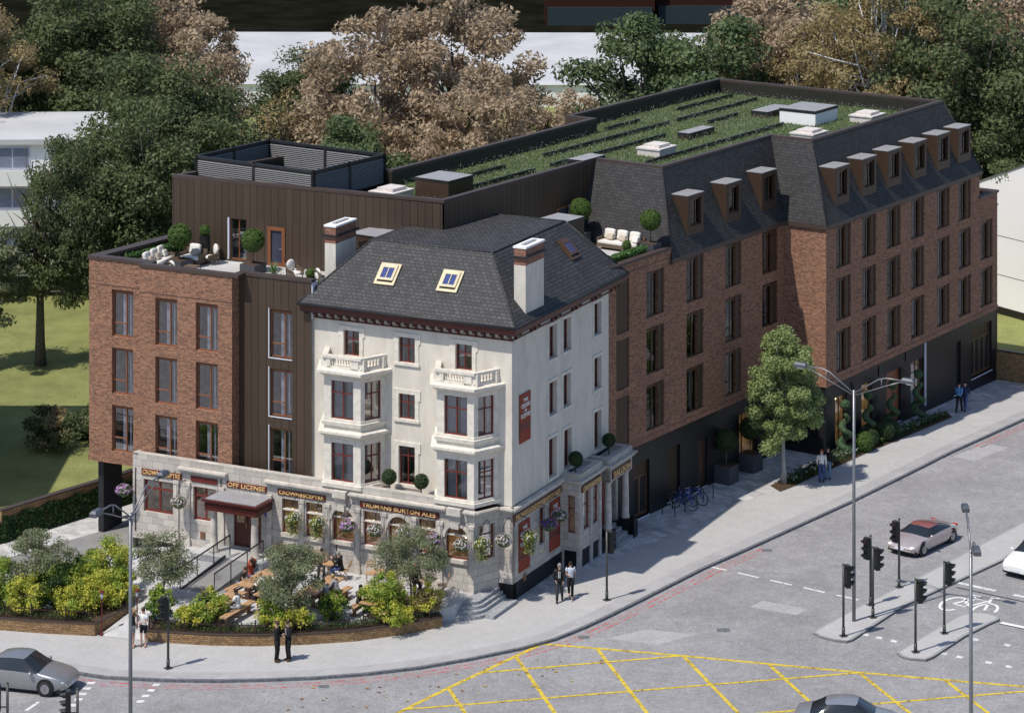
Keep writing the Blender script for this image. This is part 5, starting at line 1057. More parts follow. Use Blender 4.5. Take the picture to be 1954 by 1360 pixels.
# dark far ground with a hedge and a row of brick houses
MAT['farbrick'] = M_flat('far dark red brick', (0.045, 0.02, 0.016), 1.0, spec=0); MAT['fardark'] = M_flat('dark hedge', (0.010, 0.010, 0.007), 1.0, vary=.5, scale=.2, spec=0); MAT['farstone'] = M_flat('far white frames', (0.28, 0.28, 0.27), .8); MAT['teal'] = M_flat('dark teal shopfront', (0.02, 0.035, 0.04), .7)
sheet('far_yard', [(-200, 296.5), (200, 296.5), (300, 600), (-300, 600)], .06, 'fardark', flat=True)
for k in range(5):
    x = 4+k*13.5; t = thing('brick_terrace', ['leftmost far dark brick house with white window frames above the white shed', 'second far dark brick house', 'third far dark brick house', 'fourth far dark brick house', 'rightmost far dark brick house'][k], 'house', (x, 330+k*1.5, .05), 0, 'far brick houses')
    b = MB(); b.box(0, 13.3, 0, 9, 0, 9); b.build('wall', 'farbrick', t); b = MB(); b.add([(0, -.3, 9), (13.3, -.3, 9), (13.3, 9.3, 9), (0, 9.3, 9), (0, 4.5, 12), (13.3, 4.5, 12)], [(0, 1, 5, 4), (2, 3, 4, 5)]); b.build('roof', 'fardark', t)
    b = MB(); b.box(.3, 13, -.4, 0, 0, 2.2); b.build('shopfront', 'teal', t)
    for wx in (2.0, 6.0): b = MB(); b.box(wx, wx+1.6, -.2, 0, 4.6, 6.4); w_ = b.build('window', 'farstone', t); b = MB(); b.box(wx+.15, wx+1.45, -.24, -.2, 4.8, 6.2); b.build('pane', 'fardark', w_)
MAT['bluegrey'] = M_flat('blue grey window', (0.20, 0.22, 0.30), .4)
# ---------------------------------------------------------------- pub garden
TZ0 = 0.6
b = MB()
main = [(-16.6, -1.32), (-1.3, -1.32), (-1.3, -3.2), (-2.2, -4.5), (-4.4, -6.9), (-6.6, -8.4), (-9.0, -9.7), (-11.4, -10.4), (-13.0, -10.2), (-14.6, -8.0), (-16.6, -5.2)]
b.T = PUB; b.poly([(*p, TZ0) for p in main]); 
for i in range(1, 8): b.quad((*main[i], -.1), (*main[i+1], -.1), (*main[i+1], TZ0), (*main[i], TZ0))
b.poly([(-16.6, -1.32, TZ0), (-16.6, -5.2, TZ0), (-20.2, -5.6, .02), (-20.2, -1.32, .02)]); b.T = None
A_, B_, F1, C1, E1, D1 = (-18.4, 121.5, .012), (-16.3, 120.85, .012), (-17.45, 123.45, .3), (-16.16, 122.47, TZ0), (-16.63, 125.15, TZ0), (-18.1, 126.55, .05)
G1, H1 = (*P(-16.6, -5.2)[:2], TZ0), (*P(-20.2, -5.6)[:2], .02)
b.quad(A_, B_, C1, F1); b.quad(F1, C1, E1, D1); b.quad(D1, E1, G1, H1)
tag(b.build('terrace', 'terrace'), kind='structure')
# ramp and glass rails up to the porch
b = MB(); rx0, rx1, ry0, ry1 = -13.75, -11.95, -6.75, -2.95
b.add([(rx0, ry0, .6), (rx1, ry0, .6), (rx1, ry1, .9), (rx0, ry1, .9), (rx0, ry0, .5), (rx1, ry0, .5), (rx1, ry1, .5), (rx0, ry1, .5)], [(0, 1, 2, 3), (1, 5, 6, 2), (0, 3, 7, 4)])
for x in (rx0, rx1-.08): b.add([(x, ry0, .6), (x+.08, ry0, .6), (x+.08, ry1, .96), (x, ry1, .96), (x, ry0, .64), (x+.08, ry0, .64), (x+.08, ry1, 1.06), (x, ry1, 1.06)], [(4, 5, 6, 7), (0, 4, 7, 3), (1, 2, 6, 5), (0, 1, 5, 4)], 1)
tag(b.build('ramp', ['drive', 'greymetal'], None, PUB), 'sloping grey access ramp with low kerbs leading up to the porch', 'ramp')
for x, lab in ((rx0-.02, 'glass balustrade with black handrail on the left of the ramp'), (rx1+.03, 'glass balustrade with black handrail on the right of the ramp')):
    t = thing('glass_balustrade', lab, 'balustrade', P(x, ry0), PA, 'glass balustrades beside the ramp'); n = 3; Lr = ry1+.5-ry0
    for k in range(n):
        y0, y1 = Lr*k/n+.02, Lr*(k+1)/n-.02; f = lambda y: .6+.3*min(1, y/3.8); b = MB()
        b.add([(0, y0, f(y0)), (0, y1, f(y1)), (0, y1, f(y1)+.95), (0, y0, f(y0)+.95), (.02, y0, f(y0)), (.02, y1, f(y1)), (.02, y1, f(y1)+.95), (.02, y0, f(y0)+.95)], [(0, 1, 2, 3)]); b.build('glass_panel', 'railglass', t)
    b = MB()
    for k in range(n+1): y = Lr*k/n; b.box(-.01, .03, y-.012, y+.012, f(y), f(y)+.95)
    b.build('post', 'greymetal', t); b = MB(); b.beam((.01, 0, f(0)+.97), (.01, Lr, f(Lr)+.97), .05, .05); b.build('handrail', 'black', t)
# brick planters: low curved walls with soil, railings on top
def offs(poly, d): return offset(poly, d)
wallR = [(-16.3, 123.2), (-16.18, 120.76), (-13.35, 120.28), (-11.21, 120.18), (-9.1, 120.37), (-6.99, 120.77), (-4.89, 121.59), (-3.12, 122.6), (-3.5, 123.7)]
wallL = [(-60, 134.5), (-40, 127.2), (-29, 123.6), (-22.98, 122.2), (-21.03, 121.8), (-18.6, 121.45), (-17.45, 123.5), (-18.1, 126.5)]
def planter(pts, label, h, name):
    t = thing(name, label, 'planter wall'); inn = offs(pts, .26); b = MB()
    for i in range(len(pts)-1):
        p, q, r, s = pts[i], pts[i+1], inn[i+1], inn[i]
        b.quad((*p, -.05), (*q, -.05), (*q, h), (*p, h)); b.quad((*s, -.05), (*r, -.05), (*r, h), (*s, h))
    b.quad((*pts[0], -.05), (*inn[0], -.05), (*inn[0], h), (*pts[0], h)); b.quad((*pts[-1], -.05), (*inn[-1], -.05), (*inn[-1], h), (*pts[-1], h)); b.build('brickwork', 'gardenbrick', t)
    b = MB(); o1_, o2_ = offs(pts, -.02), offs(pts, .28)
    for i in range(len(pts)-1): b.quad((*o1_[i], h+.004), (*o1_[i+1], h+.004), (*o2_[i+1], h+.004), (*o2_[i], h+.004)); b.quad((*o1_[i], h-.05), (*o1_[i+1], h-.05), (*o1_[i+1], h+.004), (*o1_[i], h+.004))
    b.build('brick_coping', 'copingbrown', t)
    b = MB(); o3 = offs(pts, 1.5)
    for i in range(len(pts)-1): b.quad((*inn[i], h-.06), (*inn[i+1], h-.06), (*o3[i+1], h+.05), (*o3[i], h+.05))
    b.build('soil', 'soil', t); return t
planter(wallR, 'low curved yellow brown brick planter wall in front of the pub garden', .50, 'brick_planter'); planter(wallL[1:], 'low brick planter wall left of the garden entrance', .55, 'brick_planter')
def railing(pts, label, z, h=.55, sp=.13, post=1.6):
    t = thing('railing', label, 'railing'); L = 0; segs = []
    for i in range(len(pts)-1): d = math.dist(pts[i], pts[i+1]); segs.append((L, d, pts[i], pts[i+1])); L += d
    def at(s):
        for l, d, p, q in segs:
            if s <= l+d+1e-6: k = (s-l)/d; return (p[0]+(q[0]-p[0])*k, p[1]+(q[1]-p[1])*k)
        return pts[-1]
    b = MB(); s = 0
    while s < L: x, y = at(s); b.box(x-.009, x+.009, y-.009, y+.009, z, z+h); s += sp
    b.build('bars', 'railbrown', t); b = MB()
    for i in range(len(pts)-1):
        for zz in (z+.06, z+h-.04): b.beam((*pts[i], zz), (*pts[i+1], zz), .03, .03)
    b.build('rails', 'railbrown', t); s = 0
    while s < L+.1: x, y = at(min(s, L)); q = MB(); q.box(-.03, .03, -.03, .03, 0, h+.12); q.ball(0, 0, h+.15, .045, n=8); q.build('post', 'railbrown', t, Tr(x, y, z)); s += post
MAT['railbrown'] = M_flat('dark brown iron railing', (0.035, 0.018, 0.013), .5)
railing(offs(wallR, .13)[1:8], 'low dark railing on top of the curved planter wall', .50, .42); railing(offs(wallL, .13)[1:6], 'low dark railing on top of the left planter wall', .55, .5)
b = MB(); fx, fy = P(-2.95, -4.1)[:2]
for k in range(9): a = k*.16; b.tube([(-.6+a, .06*math.sin(k), 0), (-.6+a, .06*math.sin(k), .95)], .012, 5)
for z in (.2, .7, .88): b.tube([(-.62, 0, z), (.7, 0, z)], .015, 5)
tag(b.build('garden_gate', 'black', None, Tr(fx, fy, .55, PA+.25)), 'black iron garden gate panel between the two right hand shrubs', 'gate')
# shrubs along the planters
SH = [(-27.0, 124.8, 1.5, 2.2, 'lf_shrub', 'lf_yellow', .15), (-23.3, 124.0, 1.35, 2.0, 'lf_shrub', 'lf_yellow', .2), (-21.9, 123.2, 1.0, 1.45, 'lf_yellow', 'lf_shrub', .25), (-20.7, 123.7, 1.2, 1.9, 'lf_ivy', 'lf_shrub', .45), (-19.6, 122.75, 1.05, 1.4, 'lf_yellow', 'lf_shrub', .12), (-18.7, 123.6, 1.05, 1.5, 'lf_yellow', 'lf_shrub', .18),
      (-18.45, 125.6, 1.2, 2.3, 'lf_shrub', 'lf_yellow', .2), (-17.9, 124.6, .8, 1.3, 'lf_yellow', 'lf_shrub', .3), (-19.7, 126.3, 1.0, 1.6, 'lf_shrub', 'lf_ivy', .3), (-15.7, 121.9, .65, 1.5, 'lf_shrub', 'lf_ivy', .4), (-14.4, 121.3, .6, .9, 'lf_yellow', 'lf_shrub', .25),
      (-13.5, 121.7, .85, 1.45, 'lf_shrub', 'lf_yellow', .2), (-9.85, 121.0, .95, 1.0, 'lf_yellow', 'lf_shrub', .3), (-10.75, 121.3, .7, 1.3, 'lf_shrub', 'lf_yellow', .35), (-8.0, 121.9, .65, 1.35, 'lf_shrub', 'lf_ivy', .3), (-5.75, 122.3, 1.0, 1.95, 'lf_shrub', 'lf_yellow', .25), (-5.3, 121.7, .85, .9, 'lf_yellow', 'lf_shrub', .2), (-3.85, 122.9, .85, 1.35, 'lf_yellow', 'lf_gold', .35), (-21.0, 125.2, 1.1, 1.7, 'lf_shrub', 'lf_ivy', .4)]
SL = ['tall bright green shrub at the left end of the left planter', 'bright green shrub near the left edge of the picture', 'yellow shrub in front of the leftmost small tree', 'dark green shrub between two yellow ones in the left planter', 'large yellow shrub hanging over the left planter wall', 'yellow shrub at the corner of the left planter',
      'tall green yellow shrub beside the blue bicycle', 'yellow shrub on the side wall of the garden entrance', 'green shrub behind the yellow corner shrub', 'green shrub right of the garden entrance beside the red lamp', 'low yellow shrub between the entrance and the first picnic table',
      'bright green shrub in front of the man in a white shirt', 'yellow shrub beneath the round leafy tree', 'green shrub with small yellow leaves left of the round leafy tree', 'narrow upright green shrub in the middle of the curved planter', 'tall light green shrub in front of the right picnic table', 'low yellow shrub spilling over the curved wall', 'yellow olive shrub at the right end of the curved planter', 'green shrub behind the dark one in the left planter']
for k, (x, y, r, h, m1, m2, sec) in enumerate(SH):
    shrub('shrub', SL[k], (x, y, .45), r*1.12, h*1.12, int(3000*r*h), .06, [m1, m2], 100+k, 'shrubs in the brick planters', second=sec, nc=int(22+16*h), spread=.26, aspect=.6, shape=.3, flat=.9)
rng = np.random.default_rng(3)
def scatter_stuff(name, label, pts_poly, n, z, h, mats, fl=.0):
    xs = [p[0] for p in pts_poly]; ys = [p[1] for p in pts_poly]; C_ = []
    while len(C_) < n:
        x, y = rng.uniform(min(xs), max(xs)), rng.uniform(min(ys), max(ys)); ins = False; m = len(pts_poly)
        for i in range(m):
            (x1, y1), (x2, y2) = pts_poly[i], pts_poly[(i+1) % m]
            if (y1 > y) != (y2 > y) and x < (x2-x1)*(y-y1)/(y2-y1)+x1: ins = not ins
        if ins: C_.append((x, y, z(x, y)+rng.uniform(0, h)))
    C_ = np.array(C_); Nn = rng.normal(size=(n, 3))*.6+[0, 0, .6]; mix = (rng.random(n) < fl) & (C_[:, 2] > np.array([z(c[0], c[1]) for c in C_])+h*.6)
    me, at = leafmesh(name, C_, Nn, .05, mats, rng, .55, mix if fl else None); settint(at, rng.random(n)); return tag(link(name, me), label, 'ground cover', kind='stuff')
pr = offs(wallR, .3)[1:8]+offs(wallR, 1.2)[1:8][::-1]; scatter_stuff('ground_cover', 'low dark green ground cover in the curved brick planter', pr, 5200, lambda x, y: .46, .2, ['lf_ivy'])
pl_ = offs(wallL, .3)[2:6]+offs(wallL, 1.2)[2:6][::-1]; scatter_stuff('ground_cover', 'low dark ground cover in the left brick planter', pl_, 4200, lambda x, y: .5, .2, ['lf_ivy'])
# small multi-stemmed trees
def small_tree(label, loc, R_, H, z0, n, size, m, seed):
    t = make_tree('small_tree', label, 'tree', 'small trees in the pub garden', seed, R_, H, z0, n, size, [m], 'bark', r0=.05, nc=46, spread=.27, hollow=.2, loc=loc, lean=.25, nb=24, thin=.008, wig=.18, flat=.6, aspect=.5, shape=.4)
small_tree('small olive grey tree at the left in the left planter', (-21.6, 124.6, .5), 1.6, 3.3, .9, 9500, .055, 'lf_olive', 201)
small_tree('small airy tree between the entrance and the ramp', (-15.95, 124.4, .5), 1.65, 3.4, .8, 9500, .055, 'lf_olive', 202)
small_tree('round dense small tree in the middle of the curved planter', (-9.75, 121.5, .5), 1.75, 3.75, .7, 19000, .055, 'lf_olive', 203)
small_tree('small tree in front of the arched windows near the corner', (-4.55, 123.2, .5), 1.75, 3.95, 1.1, 12000, .055, 'lf_olive', 204)
# ivy wall along the driveway
t = thing('boundary_wall', 'brown brick boundary wall with ivy between the driveway and the lawn', 'wall'); b = MB()
wp = [(-60, 145), (-27.4, 132.3), (-25.3, 134.5)]; w2_ = [(-25.26, 134.46), (-23.12, 137.09), (-21.18, 139.4), (-17.5, 143.9)]
def wallseg(b, p, q, z0, z1, th): rot_box(b, p, q, z0, z1, th)
for i in range(2): rot_box(b, wp[i], wp[i+1], 0, .95, .22)
for i in range(3): rot_box(b, w2_[i], w2_[i+1], 0, 1.55, .22)
b.build('brickwork', 'gardenbrick', t); b = MB()
for i in range(2): rot_box(b, wp[i], wp[i+1], .95, 1.03, .34)
for i in range(3): rot_box(b, w2_[i], w2_[i+1], 1.55, 1.63, .34)
b.build('wall_coping', 'copingbrown', t)
def ivy(pts, h, n, label, th=.18):
    C_ = []
    for i in range(len(pts)-1):
        p, q = Vector(pts[i]), Vector(pts[i+1]); L = (q-p).length; d = (q-p)/L; nn = Vector((d.y, -d.x)); m = int(n*L)
        for k in range(m): s = rng.uniform(0, L); z = rng.uniform(.03, h)*(1-.12*abs(math.sin(s*2.1))); o = p+d*s+nn*(.12+rng.uniform(0, th)*(1.1-z/h*.6)); C_.append((o.x, o.y, z, nn.x, nn.y))
    C_ = np.array(C_); N_ = np.stack([C_[:, 3], C_[:, 4], np.full(len(C_), .5)], 1)+rng.normal(size=(len(C_), 3))*.45
    me, at = leafmesh('ivy', C_[:, :3], N_, .075, ['lf_ivy'], rng, .7); settint(at, rng.random(len(C_))); return tag(link('ivy', me), label, 'ivy', kind='stuff')
ivy(w2_, 1.35, 620, 'dense ivy covering the driveway side of the boundary wall'); ivy(wp[1:], .85, 600, 'ivy on the lower left part of the boundary wall'); ivy([(-40, 137.4), (-27.4, 132.4)], .85, 250, 'ivy on the outer stretch of the boundary wall')
t = thing('boundary_wall', 'brown brick wall with dark coping at the far right end of the hotel', 'wall', Wg(38.2, 0), WA); b = MB(); b.box(-.1, .12, -9, 2, -1.2, 1.25); b.build('brickwork', 'gardenbrick2' if 'gardenbrick2' in MAT else 'gardenbrick', t); b = MB(); b.box(-.16, .18, -9, 2, 1.25, 1.33); b.build('wall_coping', 'greymetal', t)
# ---------------------------------------------------------------- garden furniture
def picnic(loc, rz, L=2.6):
    t = thing('picnic_table', 'x', 'picnic table', loc, rz, 'timber tables in the pub garden'); b = MB()
    for k in range(5): b.box(-L/2, L/2, -.42+k*.17, -.42+k*.17+.16, .71, .76)
    b.build('table_top', 'wood', t)
    for s in (-1, 1):
        b = MB(); x = s*(L/2-.45); b.box(x-.05, x+.05, -.09, .09, .08, .71); b.box(x-.06, x+.06, -.36, .36, 0, .08); b.box(x-.05, x+.05, -.36, .36, .64, .71); b.build('leg', 'wood2', t)
    b = MB(); b.box(-L/2+.45, L/2-.45, -.04, .04, .3, .4); b.build('stretcher', 'wood2', t); return t
def bench(loc, rz, L=2.5):
    t = thing('garden_bench', 'x', 'bench', loc, rz, 'timber benches in the pub garden'); b = MB(); b.box(-L/2, L/2, -.17, -.01, .42, .48); b.box(-L/2, L/2, .01, .17, .42, .48); b.build('seat', 'wood', t)
    for s in (-1, 1): b = MB(); x = s*(L/2-.3); b.box(x-.05, x+.05, -.07, .07, .07, .42); b.box(x-.05, x+.05, -.22, .22, 0, .07); b.build('leg', 'wood2', t)
    b = MB(); b.box(-L/2+.3, L/2-.3, -.03, .03, .2, .28); b.build('stretcher', 'wood2', t); return t
PT = [(-10.15, -5.75, 'first picnic table from the ramp, its whole plank top in view'), (-10.0, -8.95, 'picnic table hidden behind the bright green shrub left of the man in white'), (-7.0, -5.35, 'picnic table behind the round leafy tree'), (-3.95, -5.35, 'rightmost picnic table behind the tall light green shrub')]
p0t = picnic((0, 0, 0), 0); b0t = bench((0, 0, 0), 0); first = True
for k, (x, y, lab) in enumerate(PT):
    rz = PA+R(90)+(R(-4) if k == 0 else 0)
    if k == 0: p0t.location = P(x, y, TZ0); p0t.rotation_euler = (0, 0, rz); p0t['label'] = lab
    else: dup(p0t, P(x, y, TZ0), rz, lab)
    for s in (-1, 1):
        lb = ['left', 'right'][s > 0]+' hand bench of the '+['picnic table nearest the ramp', 'picnic table behind the bright green shrub', 'picnic table behind the round tree', 'rightmost picnic table'][k]
        if first: b0t.location = P(x+s*.78, y-.1, TZ0); b0t.rotation_euler = (0, 0, rz); b0t['label'] = lb; first = False
        else: dup(b0t, P(x+s*.78, y-.1, TZ0), rz, lb)
# round folding tables and folding chairs
t = thing('folding_table', 'x', 'table', (0, 0, 0), 0, 'round folding tables along the wall'); b = MB(); b.cyl(0, 0, .70, .735, .35, n=28); b.build('table_top', 'wood', t)
for s in (-1, 1):
    for q in (-1, 1): b = MB(); b.beam((s*.22, q*.22, 0), (-s*.16, q*.14, .70), .035, .02); b.build('leg', 'wood2', t)
rt0 = t; c = thing('folding_chair', 'x', 'chair', (0, 0, 0), 0, 'wooden folding chairs in the pub garden')
b = MB()
for k in range(5): b.box(-.2, .2, -.2+k*.08, -.2+k*.08+.065, .43, .455)
b.build('seat', 'wood', c); b = MB(); b.beam((-.19, .22, .45), (-.19, .34, .92), .03, .025); b.beam((.19, .22, .45), (.19, .34, .92), .03, .025)
for z in (.66, .76, .88): b.box(-.2, .2, .27+(z-.6)*.25, .29+(z-.6)*.25, z-.03, z+.03)
b.build('backrest', 'wood', c)
for s in (-1, 1): 
    b = MB(); b.beam((s*.19, .24, 0), (s*.19, -.18, .43), .03, .025); b.build('leg', 'wood2', c); b = MB(); b.beam((s*.17, -.24, 0), (s*.17, .22, .45), .03, .025); b.build('leg', 'wood2', c)
fc0 = c
RTL = [(-8.27, -2.45, 'round folding table between the two seated men by the wall'), (-5.71, -2.4, 'round folding table between two empty chairs under the second arch'), (-3.1, -2.35, 'round folding table behind the small tree near the corner')]
for k, (x, y, lab) in enumerate(RTL):
    if k == 0: rt0.location = P(x, y, TZ0); rt0['label'] = lab
    else: dup(rt0, P(x, y, TZ0), 0, lab)
CH = [(-8.82, -2.05, 35, 'folding chair of the man in the pink shirt'), (-7.62, -2.3, -80, 'folding chair of the man in the black jacket'), (-6.3, -2.1, 25, 'empty folding chair left of the middle round table'), (-5.1, -2.15, -60, 'empty folding chair right of the middle round table'), (-2.55, -2.1, -60, 'empty folding chair at the right end of the garden'), (-3.75, -2.2, 40, 'folding chair half hidden behind the small tree near the corner'),
      (-11.6, -1.75, 0, 'folding chair against the wall right of the porch'), (-9.4, -1.9, 10, 'folding chair against the wall behind the round tree'), (-7.75, -9.1, 80, 'folding chair in the foreground with its back to the first table'), (-7.0, -9.25, -60, 'folding chair beside the foreground one under the yellow shrub')]
for k, (x, y, a, lab) in enumerate(CH):
    rz = PA+R(a)
    if k == 0: fc0.location = P(x, y, TZ0); fc0.rotation_euler = (0, 0, rz); fc0['label'] = lab
    else: dup(fc0, P(x, y, TZ0), rz, lab)
# hanging baskets
def basket(kind, seed):
    t = thing('hanging_basket', 'x', 'flower basket', (0, 0, 0), 0, 'hanging baskets on the pub walls'); rg = np.random.default_rng(seed); b = MB(); b.sm = True
    b.lathe(0, 0, [(.05, -.2), (.14, -.12), (.19, 0), (.17, .01)], 14); b.build('bowl', 'wood2', t)
    b = MB(); 
    for k in range(3): a = k*2.1; b.tube([(.18*math.cos(a), .18*math.sin(a), 0), (0, 0, .62)], .006, 4)
    b.build('chains', 'black', t)
    trail = kind == 'trail'; n = 1500; d = rg.normal(size=(n, 3)); d /= np.linalg.norm(d, axis=1)[:, None]; P_ = d*np.array([.33, .33, .24])*(rg.random(n)**.4)[:, None]+[0, 0, .07]
    if trail: m = n//2; P_[:m, :2] = rg.normal(0, .12, (m, 2)); P_[:m, 2] = -rg.random(m)**1.3*.62+.05
    me, at = leafmesh('foliage', P_, d+[0, 0, .3], .045, ['lf_mid', 'lf_yellow'] if trail else ['lf_mid'], rg, .5, (rg.random(n) < .3) if trail else None); settint(at, rg.random(n)); link('foliage', me, t)
    n = {'white': 120, 'purple': 150, 'dark': 150, 'trail': 60}[kind]; d = rg.normal(size=(n, 3)); d[:, 2] = np.abs(d[:, 2])*.9-.1; d /= np.linalg.norm(d, axis=1)[:, None]; P_ = d*np.array([.36, .36, .27])+[0, 0, .07]
    m1 = {'white': 'fl_white', 'purple': 'fl_purple', 'dark': 'fl_dark', 'trail': 'fl_white'}[kind]; m2 = {'white': 'fl_pink', 'purple': 'fl_white', 'dark': 'fl_purple', 'trail': 'lf_yellow'}[kind]
    me, at = leafmesh('flowers', P_, d, .04, [m1, m2], rg, .8, rg.random(n) < .25); settint(at, rg.random(n)); link('flowers', me, t)
    b = MB(); b.sm = True; b.tube([(0, .62, .15), (0, .62, .72), (0, .45, .85), (0, .15, .8), (0, 0, .62)], .014, 6); b.build('bracket', 'black', t); return t
bp = {}
BK = [('purple', -20.3, -1.75, 2.85, 0, 'lilac basket hanging at the left end of the stone wall'), ('white', -17.0, -1.9, 2.75, 0, 'white and pink basket between the two left windows'), ('trail', -10.62, -1.9, 2.85, 0, 'yellow green trailing basket in front of the first narrow window right of the porch'), ('trail', -9.3, -1.9, 2.85, 0, 'yellow green trailing basket in front of the second narrow window'), ('purple', -7.62, -1.9, 2.9, 0, 'lilac basket right of the first arched window'), ('white', -6.15, -1.9, 2.9, 0, 'white basket left of the second arched window'),
      ('white', -4.62, -1.9, 3.0, 0, 'white basket above the small tree near the corner'), ('purple', -3.1, -1.9, 2.9, 0, 'lilac basket just left of the third arched window'), ('white', -1.62, -1.9, 2.85, 0, 'white basket in front of the third arched window'), ('trail', -.85, -1.4, 2.9, 0, 'yellow green trailing basket on the slanting corner window'), ('white', -.05, -.75, 2.95, 0, 'white basket hung at the very corner'),
      ('trail', .55, .72, 2.8, 90, 'trailing basket in front of the nearest ground floor banner'), ('dark', .55, 2.85, 2.75, 90, 'violet basket beside the narrow side window'), ('white', .55, 4.05, 2.85, 90, 'white basket in front of the second ground floor banner')]
for k, (kd, x, y, z, a, lab) in enumerate(BK):
    if kd not in bp: t = basket(kd, 50+k); bp[kd] = t; t.scale = (1.2,)*3; t.location = P(x, y, z); t.rotation_euler = (0, 0, PA+R(a)); t['label'] = lab
    else: dup(bp[kd], P(x, y, z), PA+R(a), lab)
# topiary
def leafball(name, r, n, size, mat, seed, parent, z, holes=True, sq=1.0):
    rg = np.random.default_rng(seed); d = rg.normal(size=(n, 3)); d /= np.linalg.norm(d, axis=1)[:, None]
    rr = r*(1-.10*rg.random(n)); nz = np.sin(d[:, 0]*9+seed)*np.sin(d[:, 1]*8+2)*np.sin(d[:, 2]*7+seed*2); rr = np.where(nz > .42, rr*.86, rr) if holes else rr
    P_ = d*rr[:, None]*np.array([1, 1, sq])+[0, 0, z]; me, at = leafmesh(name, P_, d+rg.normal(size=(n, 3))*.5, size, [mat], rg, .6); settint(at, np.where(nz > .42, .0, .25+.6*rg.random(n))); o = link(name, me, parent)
    b = MB(); b.sm = True; b.ball(0, 0, z, r*.84, r*.84, r*.84*sq, n=14); b.build('core', MAT[mat], o); return o
def topiary(label, loc, r, stem, seed, mat='lf_box', pot=None, rz=WA, group=None):
    t = thing('topiary_ball', label, 'topiary', loc, rz, group); h0 = 0
    if pot:
        w, h = pot; b = MB(); b.box(-w/2, w/2, -w/2, w/2, .06, h-.001)
        n = int(w/.07)
        for k in range(n):
            x = -w/2+.035+k*(w-.07)/(n-1)
            for s in (-1, 1): b.box(x-.02, x+.02, s*w/2-.01, s*w/2+.01, .06, h); b.box(s*w/2-.01, s*w/2+.01, x-.02, x+.02, .06, h)
        b.box(-w/2-.02, w/2+.02, -w/2-.02, w/2+.02, 0, .06); b.build('pot', 'potgrey', t); b = MB(); b.box(-w/2+.04, w/2-.04, -w/2+.04, w/2-.04, h-.02, h+.004); b.build('soil', 'soil', t); h0 = h
    b = MB(); b.sm = True; b.cyl(0, 0, h0-.02, h0+stem+.1, .035, .028, n=8); b.build('stem', 'bark', t); leafball('ball', r, int(5200*r*r/.25), .032, mat, seed, t, h0+stem+r*.92); return t
MAT['potgrey'] = M_flat('blue grey ribbed planter', (0.075, 0.078, 0.09), .45, vary=.08); MAT['cube'] = MAT['potgrey']
topiary('left ball tree in a square planter on the sunny roof terrace', P(-20.35, 3.3, 12.8), .62, .62, 1, pot=(.95, .45)); topiary('second ball tree in a square planter left of the terrace door', P(-16.5, 4.1, 12.8), .60, .60, 2, pot=(.95, .45))
topiary('ball tree in the corner of the right hand roof terrace by the brown box', Wg(3.2, 5.2, 12.8), .60, .62, 3, pot=(.8, .75)); topiary('ball tree on the parapet edge in front of the dark mansard slope', Wg(3.0, .75, 12.8), .56, .65, 4, pot=(.8, .75))
topiary('ball tree partly hidden behind the pub roof on the terrace', Wg(-.6, 4.6, 12.8), .5, .6, 6, pot=(.7, .6))
topiary('left dark ball tree on the stone ledge between the bays', P(-6.05, -.75, 4.44), .36, .42, 5, mat='lf_boxd'); topiary('right dark ball tree on the stone ledge between the bays', P(-4.35, -.75, 4.44), .36, .42, 7, mat='lf_boxd')
topiary('dark ball tree in the stone box above the side street bay', P(.42, 6.1, 4.3), .36, .45, 8, mat='lf_boxd'); topiary('dark ball tree in the stone box above the saloon porch', P(.45, 9.95, 4.24), .34, .45, 9, mat='lf_boxd')
topiary('first large ball tree in a ribbed square planter by the black wall', Wg(8.75, -.42, 0), .60, .72, 10, mat='lf_boxd', pot=(.95, .95)); topiary('second large ball tree in a ribbed planter beside the lit lobby window', Wg(11.35, -.42, 0), .62, .75, 12, mat='lf_boxd', pot=(.95, .95))
for k, (x, y, r, z, lab, m) in enumerate([(-12.2, 2.4, .24, 13.3, 'small bright green ball in a black pot at the right end of the sunny terrace', 'lf_box2'), (-19.9, 4.95, .3, 14.2, 'small green ball in the tall dark planter against the cladding', 'lf_box2')]):
    t = thing('potted_ball', lab, 'plant', P(x, y, 12.8), PA); h = z-12.8; b = MB(); b.box(-.2, .2, -.2, .2, 0, h); b.build('pot', 'black', t); leafball('ball', r, 900, .03, 'lf_box2' if 'lf_box2' in MAT else 'lf_box', 60+k, t, h+r*.8, False)
t = thing('potted_ball', 'small bright green ball in front of the white sofa on the right hand terrace', 'plant', Wg(1.95, 1.55, 12.8), WA); b = MB(); b.box(-.22, .22, -.22, .22, 0, .45); b.build('pot', 'black', t); leafball('ball', .26, 900, .03, 'lf_box', 63, t, .68, False)
